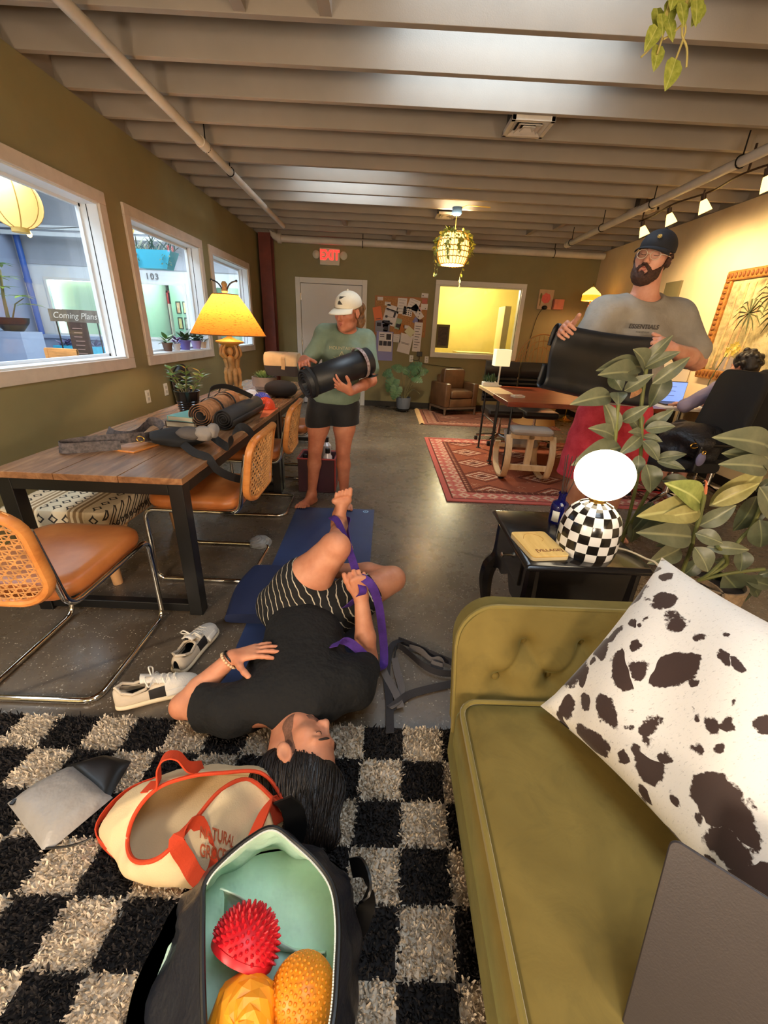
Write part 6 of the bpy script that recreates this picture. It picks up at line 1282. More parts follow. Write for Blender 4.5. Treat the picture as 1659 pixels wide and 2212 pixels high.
for i, (x, y, z, r, c_, lb) in enumerate(((-.67, 3.53, .3, .035, (206, 206, 214), 'silver lidded bottle at the left in the plum cooler'), (-.57, 3.56, .36, .04, (40, 38, 40), 'black lidded bottle in the middle of the plum cooler'), (-.47, 3.54, .36, .04, (226, 226, 232), 'white bottle with dark stripe at the right in the cooler'), (-.5, 3.66, .43, .045, (214, 214, 220), 'tall white bottle at the back of the plum cooler'))):
    b_ = thing('drink_bottle', lb, 'bottle', (x, y, .02), 0, 'bottles in the plum cooler'); obj('body', MB().lathe([(r*.9, 0), (r, .01), (r, z-.06), (r*.5, z-.03), (r*.5, z-.01)], 18), mat('bottle_%d' % i, c_, .25, .2), b_); obj('cap', MB().lathe([(r*.55, z-.03), (r*.55, z+.01), (r*.4, z+.014)], 14), BLACK, b_)
# ------------------------------------------------------------------ leather armchair and monstera by the back wall
BRL = NT('brown_leather'); co = BRL.coord('Object'); BRL.set(Base_Color=BRL.ramp(BRL.noise(co, 4, 4, .6), [(.3, (74, 52, 36)), (.7, (116, 84, 58))]), Roughness=.36); BRL.bump(BRL.noise(co, 60, 4, .6), .12, .004); BRL = BRL.m
DKW = mat('dark_taupe_wood', (98, 80, 66), .5, var=.15, stretch=(1, 1, 6))
def cush(x0, x1, y0, y1, z0, z1, r=.03, puff=.012):
    rs = []; c = ((x0+x1)/2, (y0+y1)/2)
    for z, d in ((z0, r), (z0+r*.3, r*.3), (z0+r, 0), (z1-r, 0), (z1-r*.3, r*.3), (z1, r), (z1+puff, r+.1*min(x1-x0, y1-y0))): rs.append([Vector((x, y, z)) for x, y in rrect(max(.02, x1-x0-2*d), max(.02, y1-y0-2*d), min(.03, r), 4, c)])
    return MB().rings(rs)
ar = thing('leather_armchair', 'brown leather armchair with wooden plinth legs by the back wall', 'armchair', (1.29, 7.83, 0), math.radians(24.7))
for s_ in (-1, 1): obj('arm', cush(*sorted((s_*.345, s_*.235)), -.27, .27, .15, .56, .025, 0), BRL, ar)
obj('back', cush(-.235, .235, .13, .27, .15, .68, .03, 0), BRL, ar); obj('back_cushion', cush(-.225, .225, .02, .16, .42, .79, .05, .01), BRL, ar); obj('seat_cushion', cush(-.232, .232, -.285, .06, .3, .44, .04, .015), BRL, ar); obj('front_rail', cush(-.235, .235, -.265, .1, .15, .3, .015, 0), BRL, ar)
for s_ in (-1, 1):
    obj('rail', MB().bb((s_*.32-.02, -.25, .115), (s_*.32+.02, .25, .15)), DKW, ar, smooth=0)
    for y in (-.25, .25): obj('leg', MB().cyl((s_*.32, y, .15), (s_*.325, y*1.02, 0), .024, .016, n=8), DKW, ar)
obj('rail', MB().bb((-.3, -.27, .115), (.3, -.23, .15)), DKW, ar, smooth=0)
def monstera_leaf():
    g = MB(); N = 64
    def half(s_):
        vs = []
        for i in range(N+1):
            u = i/N; w = .52*math.sin(PI*(.12+.86*u)**.85)**.7*(1-.15*u) if u < .995 else .01
            lob = (u*6.2+.15) % 1; cut = 1 - (.62 if .62 < lob < .86 and .1 < u < .93 else .0); wv = w*cut
            for v in (0, .35, .7, 1): vs.append((u - .12*v*(1-u), s_*wv*v, -.22*u*u + .1*v*w*2*(1-v*.8)))
        return vs
    for s_ in (-1, 1):
        vs = half(s_); g.add(vs, [((i*4+j, (i+1)*4+j, (i+1)*4+j+1, i*4+j+1) if s_ > 0 else (i*4+j+1, (i+1)*4+j+1, (i+1)*4+j, i*4+j)) for i in range(N) for j in range(3)])
    return g
mo = thing('monstera_plant', 'monstera plant with split leaves in grey pot on castors', 'plant', (.372, 7.78, 0)); MLF = leaf_mat('monstera_leaf_green', (44, 78, 48), (84, 116, 74), .4)
obj('pot', MB().lathe([(.095, .05), (.115, .06), (.13, .12), (.132, .26), (.122, .26), (.118, .23)], 28), mat('blue_grey_pot', (98, 106, 120), .7, var=.06), mo); obj('soil', MB().lathe([(.12, .235), (.001, .24)], 20), SOIL, mo)
obj('castor_tray', MB().lathe([(.12, .035), (.125, .05), (.1, .05)], 24), BLACK, mo)
for k in range(4): a = PI/4+k*PI/2; obj('castor', MB().cyl((.09*math.cos(a)-.01, .09*math.sin(a), .018), (.09*math.cos(a)+.01, .09*math.sin(a), .018), .018, n=12), BLACK, mo)
mlm = monstera_leaf()
for (bx, bz, dx, dz, dy, s_) in ((-.22, .62, -.55, -.9, -.2, .34), (-.3, .75, -.9, -.25, -.1, .22), (-.16, .45, -.3, -.95, -.3, .3), (-.1, .82, -.7, .25, -.05, .22), (.05, .78, -.8, .4, -.1, .2), (.12, .8, .5, .5, -.3, .3), (.18, .68, .6, -.2, -.4, .24), (.3, .78, .95, .25, -.1, .22), (.05, .7, .3, .6, -.1, .26)):
    bx, bz, s_ = bx*.82, .1+bz*.78, s_*.78; p = Vector((bx, dy*.3, bz)); obj('stalk', MB().tube(spline([(bx*.12, -.01, .22), (bx*.5, dy*.1, .22+(bz-.22)*.6), p], 5), .006, 6), STEM, mo)
    place(obj('leaf', MB().join(mlm), MLF, mo), p, (dx, dy, dz), (.1, -.9, .6), s=s_)
for a in (.4, .8, 1.3): obj('stalk', MB().tube(spline([(.03, 0, .23), (.1*math.cos(a)+.06, -.03, .4), (.2*math.cos(a)+.1, -.05, .24+.25*math.sin(a))], 4), .008, 6), STEM, mo)
# ------------------------------------------------------------------ desks and office chairs in the middle
dk = thing('desk', 'reddish wood desk on thin black pin legs standing on the rust rug', 'desk', (1.95, 4.34, .012)); DH = .79
obj('top', MB().bb((1.19, 4.03, DH-.045), (2.72, 4.61, DH)), WAL2, dk, world=True, smooth=0, bevel=.004)
for x in (1.25, 2.66):
    for y in (4.07, 4.565): obj('leg', MB().cyl((x, y, .012), (x, y, DH-.045), .0095, n=8).cyl((x, y, .012), (x, y, .018), .025, n=12), BLACK, dk, world=True)
d2 = thing('desk', 'pale ended desk on black legs pushed against the far side of the reddish desk', 'desk', (1.95, 5.02, .012)); PALE = wood_mat('pale_pine', (186, 150, 100), (210, 176, 124), (224, 196, 150), .45, (1.5, 8, 8), .04)
obj('end_board', MB().bb((1.2, 4.625, DH-.04), (1.42, 5.42, DH-.004)), PALE, d2, world=True, smooth=0, bevel=.003); obj('top', MB().bb((1.423, 4.625, DH-.04), (2.72, 5.42, DH-.004)), WAL2, d2, world=True, smooth=0, bevel=.003)
for x in (1.27, 2.66):
    for y in (4.68, 5.3): obj('leg', MB().cyl((x, y, .012), (x, y, DH-.04), .013, n=8).cyl((x, y, .012), (x, y, .02), .03, n=12), BLACK, d2, world=True)
obj('brace', MB().cyl((1.27, 4.68, .45), (1.27, 5.3, .45), .008, n=8), BLACK, d2, world=True)
bkd = thing('book', 'small pale book lying on the near corner of the reddish desk', 'book', (1.39, 4.4, DH), .2); obj('cover', MB().bb((-.06, -.045, 0), (.06, .045, .018)), mat('book_pages', (0, 0, 0)), bkd, smooth=0, bevel=.002); obj('ribbon', MB().bb((-.05, -.047, .018), (.03, -.035, .021)), mat('red_frame', (0, 0, 0)), bkd, smooth=0)
tp_ = thing('trailing_succulent', 'small dark succulent in white tray on the pale end of the desk', 'plant', (1.31, 5.33, DH-.004)); obj('tray', MB().bb((-.09, -.05, 0), (.09, .05, .05)), WHITE, tp_, smooth=0, bevel=.004); fo = MB()
for i in range(60): a = rnd.uniform(0, 6.28); leaf_into(fo, lsu, (rnd.uniform(-.07, .07), rnd.uniform(-.03, .03), .05), (math.cos(a)*.5, math.sin(a)*.5, rnd.uniform(.3, 1.4)), s=rnd.uniform(.05, .12))
obj('foliage', fo, LG2, tp_, kind='stuff')
wb = thing('white_lamp', 'white box shaded lamp on the far end of the pale desk', 'lamp', (1.42, 5.36, DH-.004)); obj('base', MB().lathe([(.05, 0), (.05, .012), (.01, .02), (.01, .26)], 16), WHITE, wb); obj('shade', MB().bb((-.09, -.08, .24), (.09, .08, .43)), mat('lamp_white', (240, 232, 200), .7, emit=(255, 236, 180), es=.5), wb, smooth=0, bevel=.004)
BLL = mat('black_leather', (30, 26, 25), .38, bump=.2, bs=50); BLF = mat('black_fabric', (30, 29, 30), .9, bump=.3, bs=200)
def office_chair(label, loc, rz, ribbed=True, bh=.78, group='black office chairs'):
    t = thing('office_chair', label, 'chair', loc, rz, group); sh = .43
    obj('seat', cush(-.23, .23, -.25, .23, sh-.06, sh+.04, .035, .01), BLL if ribbed else BLF, t)
    m_ = BLL if ribbed else BLF
    if ribbed:
        z = sh+.08; hs = [.055]*6+[.2]
        for k, h in enumerate(hs):
            obj('back_rib', MB().rings([[Vector((x, .24+.05*(z+dz-sh)-d, z+dz)) for x in (-.225, -.21, .21, .225)] + [Vector((x, .29+.05*(z+dz-sh)+0*d, z+dz)) for x in (.225, -.225)] for dz, d in ((.002, 0), (.012, .014), (h*.5, .02), (h-.012, .014), (h-.002, 0))]), m_, t, smooth=60); z += h
        obj('back_shell', MB().bb((-.222, .288, sh+.08), (.222, .32, z-.01)), BLACK, t, smooth=0, bevel=.01)
    else:
        rs = []
        for y, s_ in ((.23, .94), (.245, 1), (.28, 1), (.3, .95)): rs.append([Vector((x*s_*(1-.16*max(0, (zz-.25)/.5)), y+.1*(zz/.8)-.02, sh+.06+zz)) for x, zz in [(a, b+bh/2) for a, b in rrect(.56, bh, .1, 5)]])
        obj('backrest', MB().rings(rs), m_, t, smooth=60)
    for s_ in ((-1, 1) if not ribbed else ()): obj('armrest', MB().tube(round_path([(s_*.23, -.05, sh-.03), (s_*.29, -.05, sh-.03), (s_*.29, -.05, sh+.2), (s_*.29, .2, sh+.2), (s_*.23, .27, sh+.2)], .03, 4), .016, 8), BLACK, t)
    obj('gas_lift', MB().cyl((0, 0, .1), (0, 0, .25), .028, n=14).cyl((0, 0, .25), (0, 0, sh-.06), .018, n=14), CHROME, t)
    for k in range(5):
        a = 2*PI*k/5+.3; e = Vector((math.cos(a), math.sin(a), 0))*.29
        obj('foot', MB().tube([(0, 0, .105), e*.6+Vector((0, 0, .085)), e+Vector((0, 0, .07))], [.026, .02, .014], 8), CHROME, t)
        obj('castor', MB().cyl(e+Vector((-.018, 0, .03)), e+Vector((.018, 0, .03)), .028, n=14), BLACK, t)
    return t
oc = office_chair('black ribbed leather office chair behind the desk, left of the pair', (1.60, 5.66, .012), 0)
dup(oc, (2.08, 5.68, .012), 0, 'black ribbed leather office chair behind the desk, right of the pair')
office_chair('tall black fabric office chair carrying the seated person', (3.2, 3.82, 0), PI+.05, False, .72)
office_chair('black office chair piled with a jacket beside the standing man', (2.62, 3.55, 0), -PI/2, False, .7)
jk = thing('jacket_pile', 'heap of black jacket and bag with brass clasp on the office chair', 'jacket', (2.62, 3.5, .47))
obj('cloth', blob((2.66, 3.52, .6), (.24, .24, .16), 33, 40, 24, .13, .15), mat('black_nylon', (34, 33, 36), .5, bump=.6, bs=18, bd=.03), jk, world=True, smooth=180)
obj('clasp', MB().tube([(2.52+.03*math.cos(a), 3.27, .62+.02*math.sin(a)) for a in [2*PI*i/12 for i in range(12)]], .006, 6, closed=True), BRASS, jk, world=True)
pch = thing('sunglass_pouch', 'small lilac pouch with gold clip hanging from the jacket', 'pouch', (2.49, 3.12, .55)); obj('body', MB().ball((0, 0, 0), (.035, .02, .055), 14, 10), mat('lilac_pouch', (124, 122, 158), .6), pch); obj('clip', MB().tube([(.012*math.cos(a), -.01, .055+.014*math.sin(a)) for a in [2*PI*i/10 for i in range(10)]], .005, 6, closed=True), BRASS, pch)
obj('cord', MB().cyl((0, 0, .06), (.03, .18, .12), .003, n=5), BLACK, pch)
# rocking kneeling stool
rk = thing('kneeling_stool', 'bentwood rocking kneeling stool with two pale cushions on the rust rug', 'stool', (1.47, 4.16, .012), math.radians(176)); BIR = wood_mat('pale_birch', (196, 158, 112), (220, 188, 144), (232, 206, 166), .4, (7, 2, 2), .03); LINB = mat('greige_linen', (176, 164, 150), .9, var=.05, bump=.3, bs=180)
for s_ in (-1, 1):
    pts = spline([(s_*.21, .17, .47), (s_*.21, .23, .36), (s_*.21, .25, .22), (s_*.21, .19, .07), (s_*.21, .05, .022), (s_*.21, -.12, .02), (s_*.21, -.27, .07), (s_*.21, -.34, .2), (s_*.21, -.3, .3)], 5)
    pts = [Vector((p[0], -p[1], p[2])) for p in pts] if False else pts
    obj('rocker', MB().strip([Vector((p.x, p.y, p.z)) for p in pts], .06, .024, (1, 0, 0)), BIR, rk, smooth=60, bevel=.004)
obj('seat_cushion', cush(-.2, .2, .0, .24, .48, .545, .03, .004), LINB, rk)
obj('knee_pad', cush(-.17, .17, -.12, .12, -.03, .03, .025, .004).xf(Matrix.Translation((0, -.2, .36)) @ Matrix.Rotation(math.radians(-32), 4, 'X')), LINB, rk)
obj('cross_bar', MB().bb((-.2, -.30, .24), (.2, -.27, .28)), BIR, rk, smooth=0, bevel=.004); obj('cross_bar', MB().bb((-.2, .2, .13), (.2, .225, .19)), BIR, rk, smooth=0, bevel=.004); obj('seat_post', MB().bb((-.03, .16, .15), (.03, .2, .5)), BIR, rk, smooth=0, bevel=.004)
obj('seat_post', MB().bb((-.2, .15, .44), (.2, .2, .49)), BIR, rk, smooth=0, bevel=.004)
# rattan chair
rt = thing('rattan_chair', 'round backed rattan chair glimpsed behind the office chairs', 'chair', (2.62, 7.2, 0)); RAT = mat('rattan_cane', (176, 136, 82), .5)
for k in range(17):
    a = PI*k/16; x = .42*math.cos(a); obj('rib', MB().tube(spline([(x*.6, -.1, .4), (x*.95, .12, .8), (x*.9, .22, .9+.42*math.sin(a)), (x*.86, .24, .94+.45*math.sin(a))], 4), .007, 6), RAT, rt)
for r_ in (1.0, .8, .6): obj('hoop', MB().tube([(.4*r_*math.cos(a), .2+.03*r_, .92+.5*r_*math.sin(a)) for a in [PI*i/24 for i in range(25)]], .012 if r_ == 1 else .007, 8), RAT, rt)
obj('seat', MB().lathe([(.36, .38), (.42, .44), (.4, .48), (.1, .46)], 28), mat('cream_cushion', (206, 190, 160), .9), rt); obj('base', MB().lathe([(.36, 0), (.3, .2), (.36, .4)], 24, caps=False), RAT, rt)
# ------------------------------------------------------------------ work desk by the cream wall
wd = thing('work_desk', 'white work desk against the cream wall before the seated person', 'desk', (3.25, 4.72, 0)); obj('top', MB().bb((2.9, 4.42, .72), (3.62, 5.1, .75)), WHITE, wd, world=True, smooth=0, bevel=.003)
for x in (2.94, 3.58):
    for y in (4.47, 5.05): obj('leg', MB().cyl((x, y, 0), (x, y, .72), .018, n=8), CHROME, wd, world=True)
wp = thing('panel_divider', 'white panelled divider board standing behind the laptop', 'divider', (3.4, 5.25, 0))
for k in range(3): obj('panel', MB().bb((2.96+.23*k, 5.2, .75), (3.18+.23*k, 5.22, 1.17)), mat('board_white', (226, 218, 206), .4), wp, world=True, smooth=0)
obj('stand', MB().bb((2.96, 5.22, 0), (3.64, 5.25, 1.17)), BLACK, wp, world=True, smooth=0)
lp_ = thing('laptop', 'open laptop with pale blue screen on the white work desk', 'laptop', (3.22, 4.78, .75)); obj('keyboard_base', MB().bb((-.16, -.2, 0), (.16, .02, .016)), mat('laptop_shell', (0, 0, 0)), lp_, smooth=0, bevel=.003)
obj('lid', MB().bb((-.165, .02, .012), (.165, .03, .235)), BLACK, lp_, smooth=0, bevel=.003); obj('screen', MB().bb((-.158, .0165, .02), (.158, .0195, .228)), mat('screen_blue', (120, 150, 220), .4, emit=(126, 158, 232), es=.75), lp_, smooth=0); sx = MB(); [sx.bb((-.1, .015, .19-.012*i), (-.1+.05*((i*7) % 4), .0166, .194-.012*i)) for i in range(10)]; obj('screen_text', sx, mat('screen_ink', (90, 110, 170), .6), lp_, smooth=0, kind='stuff')
oc_ = thing('orchid', 'potted orchid with yellow blooms on the work desk', 'plant', (3.48, 4.56, .75)); obj('pot', MB().lathe([(.045, 0), (.06, .1), (.055, .1), (.05, .08)], 18), WHITE, oc_); obj('stem', MB().tube(spline([(0, 0, .08), (-.05, .0, .25), (.02, .0, .5), (.07, -.01, .64)], 5), .004, 6), LG2, oc_)
fo = MB()
for (x, z) in ((.02, .58), (.05, .62), (.09, .64), (.12, .6), (.08, .56)):
    for k in range(5): a = 2*PI*k/5; leaf_into(fo, leaf_mb('ovate', .1, .05, 5, W=.7), (x, -.01, z), (math.cos(a), -.3, math.sin(a)), (0, -1, 0), s=.035)
obj('petal', fo, mat('orchid_yellow', (226, 206, 100), .6), oc_, kind='stuff')
for a, L_ in ((3.0, .2), (3.6, .16), (.3, .2), (-.4, .15)): place(obj('leaf', MB().join(leaf_mb('ovate', .3, .1, 7, W=.3)), LG2, oc_), (0, 0, .09), (math.cos(a), .2*math.sin(a)-.2, .4), s=L_)
# ------------------------------------------------------------------ rubber plants
def rub(name, a, b, vein): return leaf_mat(name, a, b, .36, vein=vein)
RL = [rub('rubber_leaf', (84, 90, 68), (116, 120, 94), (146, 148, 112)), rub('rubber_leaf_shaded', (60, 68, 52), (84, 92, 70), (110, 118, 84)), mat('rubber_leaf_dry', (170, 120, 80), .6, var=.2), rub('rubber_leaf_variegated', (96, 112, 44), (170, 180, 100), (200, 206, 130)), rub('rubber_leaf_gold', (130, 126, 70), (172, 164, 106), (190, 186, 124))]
def rleaf(W_):
    g = MB(); pr = lambda u: (math.sin(PI*min(.999, u)**.82)**.8)*(1-.2*u)
    return g.grid(lambda u, v: (u, W_*max(.015, pr(u))*(v-.5), .09*math.sin(PI*u) + .16*abs(v-.5)*2*W_*pr(u)), 15, 7)
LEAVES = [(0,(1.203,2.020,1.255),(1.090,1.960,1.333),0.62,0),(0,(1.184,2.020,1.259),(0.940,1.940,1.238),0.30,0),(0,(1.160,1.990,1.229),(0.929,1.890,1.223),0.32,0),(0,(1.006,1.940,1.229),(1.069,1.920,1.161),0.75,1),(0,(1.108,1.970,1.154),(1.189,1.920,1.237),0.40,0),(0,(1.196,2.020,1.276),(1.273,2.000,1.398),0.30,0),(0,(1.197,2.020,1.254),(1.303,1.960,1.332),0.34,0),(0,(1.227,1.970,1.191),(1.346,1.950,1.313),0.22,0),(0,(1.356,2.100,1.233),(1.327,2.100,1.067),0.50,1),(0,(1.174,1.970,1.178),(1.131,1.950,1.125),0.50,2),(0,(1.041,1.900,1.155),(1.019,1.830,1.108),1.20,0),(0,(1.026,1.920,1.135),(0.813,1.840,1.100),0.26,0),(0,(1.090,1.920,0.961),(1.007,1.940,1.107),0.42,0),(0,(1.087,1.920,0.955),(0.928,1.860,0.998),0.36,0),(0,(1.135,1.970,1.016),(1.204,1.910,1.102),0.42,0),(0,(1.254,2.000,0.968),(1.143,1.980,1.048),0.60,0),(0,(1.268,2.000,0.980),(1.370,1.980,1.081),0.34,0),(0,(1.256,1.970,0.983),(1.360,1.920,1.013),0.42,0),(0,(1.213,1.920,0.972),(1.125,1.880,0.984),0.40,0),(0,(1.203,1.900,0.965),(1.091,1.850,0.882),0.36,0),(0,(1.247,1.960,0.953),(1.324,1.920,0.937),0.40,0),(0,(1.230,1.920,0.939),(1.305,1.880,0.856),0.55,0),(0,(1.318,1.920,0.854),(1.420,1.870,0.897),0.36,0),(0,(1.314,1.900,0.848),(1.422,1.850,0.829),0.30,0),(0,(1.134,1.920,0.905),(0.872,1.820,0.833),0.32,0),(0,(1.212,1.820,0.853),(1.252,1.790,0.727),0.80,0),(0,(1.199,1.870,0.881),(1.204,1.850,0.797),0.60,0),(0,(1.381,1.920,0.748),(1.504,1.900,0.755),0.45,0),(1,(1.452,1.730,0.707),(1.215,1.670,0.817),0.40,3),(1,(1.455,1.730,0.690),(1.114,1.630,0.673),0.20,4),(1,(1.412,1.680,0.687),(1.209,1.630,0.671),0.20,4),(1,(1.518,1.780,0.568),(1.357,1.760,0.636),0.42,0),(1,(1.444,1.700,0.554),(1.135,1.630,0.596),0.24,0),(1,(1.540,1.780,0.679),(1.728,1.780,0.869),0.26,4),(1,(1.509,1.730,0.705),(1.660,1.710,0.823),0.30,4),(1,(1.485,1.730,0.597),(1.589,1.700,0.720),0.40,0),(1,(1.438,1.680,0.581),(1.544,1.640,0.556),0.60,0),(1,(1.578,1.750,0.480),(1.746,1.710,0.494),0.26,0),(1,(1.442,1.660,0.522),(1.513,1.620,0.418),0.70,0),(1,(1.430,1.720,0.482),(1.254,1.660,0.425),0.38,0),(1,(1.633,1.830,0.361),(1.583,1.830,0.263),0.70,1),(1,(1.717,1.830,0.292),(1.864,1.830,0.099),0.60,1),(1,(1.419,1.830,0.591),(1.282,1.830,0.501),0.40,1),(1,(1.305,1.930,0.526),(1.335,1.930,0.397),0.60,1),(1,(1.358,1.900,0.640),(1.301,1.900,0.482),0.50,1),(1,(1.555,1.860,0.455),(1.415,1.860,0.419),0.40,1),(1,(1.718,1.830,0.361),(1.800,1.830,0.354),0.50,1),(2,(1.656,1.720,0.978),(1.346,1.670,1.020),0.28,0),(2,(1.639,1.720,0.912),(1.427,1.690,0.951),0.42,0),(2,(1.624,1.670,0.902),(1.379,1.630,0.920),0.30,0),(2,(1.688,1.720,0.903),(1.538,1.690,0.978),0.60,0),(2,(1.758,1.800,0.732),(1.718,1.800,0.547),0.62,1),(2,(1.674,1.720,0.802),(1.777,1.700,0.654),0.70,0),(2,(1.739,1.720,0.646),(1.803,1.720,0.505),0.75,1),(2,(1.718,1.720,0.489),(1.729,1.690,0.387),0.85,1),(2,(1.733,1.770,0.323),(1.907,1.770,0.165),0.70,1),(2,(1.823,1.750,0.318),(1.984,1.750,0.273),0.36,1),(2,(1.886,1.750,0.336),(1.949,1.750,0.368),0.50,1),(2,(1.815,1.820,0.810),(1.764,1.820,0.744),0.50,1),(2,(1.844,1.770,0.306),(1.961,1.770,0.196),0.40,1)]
TER = mat('woven_planter', (150, 126, 96), .85, var=.2, vs=40, bump=.5, bs=60)
rpl = []
for i, (lb, p, stems) in enumerate((('tall rubber plant in front of the standing man', (1.3, 2.0, 0), ([(1.2, 1.98, .3), (1.13, 1.93, .7), (1.102, 1.92, .915), (1.078, 1.92, 1.045), (1.06, 1.92, 1.153)], [(1.35, 2.02, .3), (1.3, 1.97, .65), (1.264, 1.95, .836), (1.233, 1.95, .966), (1.213, 1.98, 1.085), (1.198, 2.0, 1.251)], [(1.3, 2.0, .3), (1.3, 1.9, .6), (1.32, 1.88, .82)])),
        ('broad rubber plant with red tipped bud beside the cowhide pillow', (1.55, 1.72, 0), ([(1.5, 1.74, .3), (1.479, 1.72, .491), (1.47, 1.72, .552), (1.466, 1.72, .631), (1.458, 1.72, .688), (1.447, 1.72, .749), (1.42, 1.72, .775)],)),
        ('dark leaved rubber plant at the right edge beside the broad one', (1.72, 1.78, 0), ([(1.62, 1.77, .28), (1.644, 1.75, .332), (1.691, 1.75, .428), (1.724, 1.75, .535), (1.751, 1.75, .603), (1.75, 1.75, .782), (1.74, 1.72, .9)], [(1.62, 1.77, .28), (1.7, 1.74, .4), (1.6, 1.72, .5)], [(1.62, 1.77, .28), (1.72, 1.72, .36), (1.85, 1.7, .4)])))):
    t = thing('rubber_plant', lb, 'plant', p, 0, 'rubber plants'); rpl.append(t)
    obj('planter', MB().lathe([(.1, 0), (.12, .02), (.135, .28), (.125, .28), (.12, .25)], 24, p), TER, t, world=True); obj('soil', MB().lathe([(.125, .255), (.001, .26)], 20, p), SOIL, t, world=True)
    for s_ in stems: obj('stem', MB().tube(spline(s_, 5), .0085, 8), mat('rubber_stem', (112, 116, 62), .6, var=.2), t, world=True)
bud = obj('bud', MB().tube(spline([(1.445, 1.715, .76), (1.437, 1.715, .79), (1.43, 1.715, .815), (1.42, 1.712, .822)], 4), [.007]*5+[.005]*4+[.004]*4, 7), mat('red_bud', (206, 120, 84), .5), rpl[1], world=True)
lcache = {}
for (pl_, b_, t_, w_, k_) in LEAVES:
    key = round(w_*.9*20)/20+.16; key = max(.4, min(.85, key))
    B_, T_ = Vector(b_), Vector(t_); L_ = (T_-B_).length
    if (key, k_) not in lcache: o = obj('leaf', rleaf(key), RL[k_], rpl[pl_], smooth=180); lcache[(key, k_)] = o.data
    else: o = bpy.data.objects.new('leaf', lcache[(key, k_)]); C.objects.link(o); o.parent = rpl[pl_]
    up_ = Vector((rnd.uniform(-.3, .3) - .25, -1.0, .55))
    place(o, B_ - rpl[pl_].location, T_-B_, up_, s=L_)
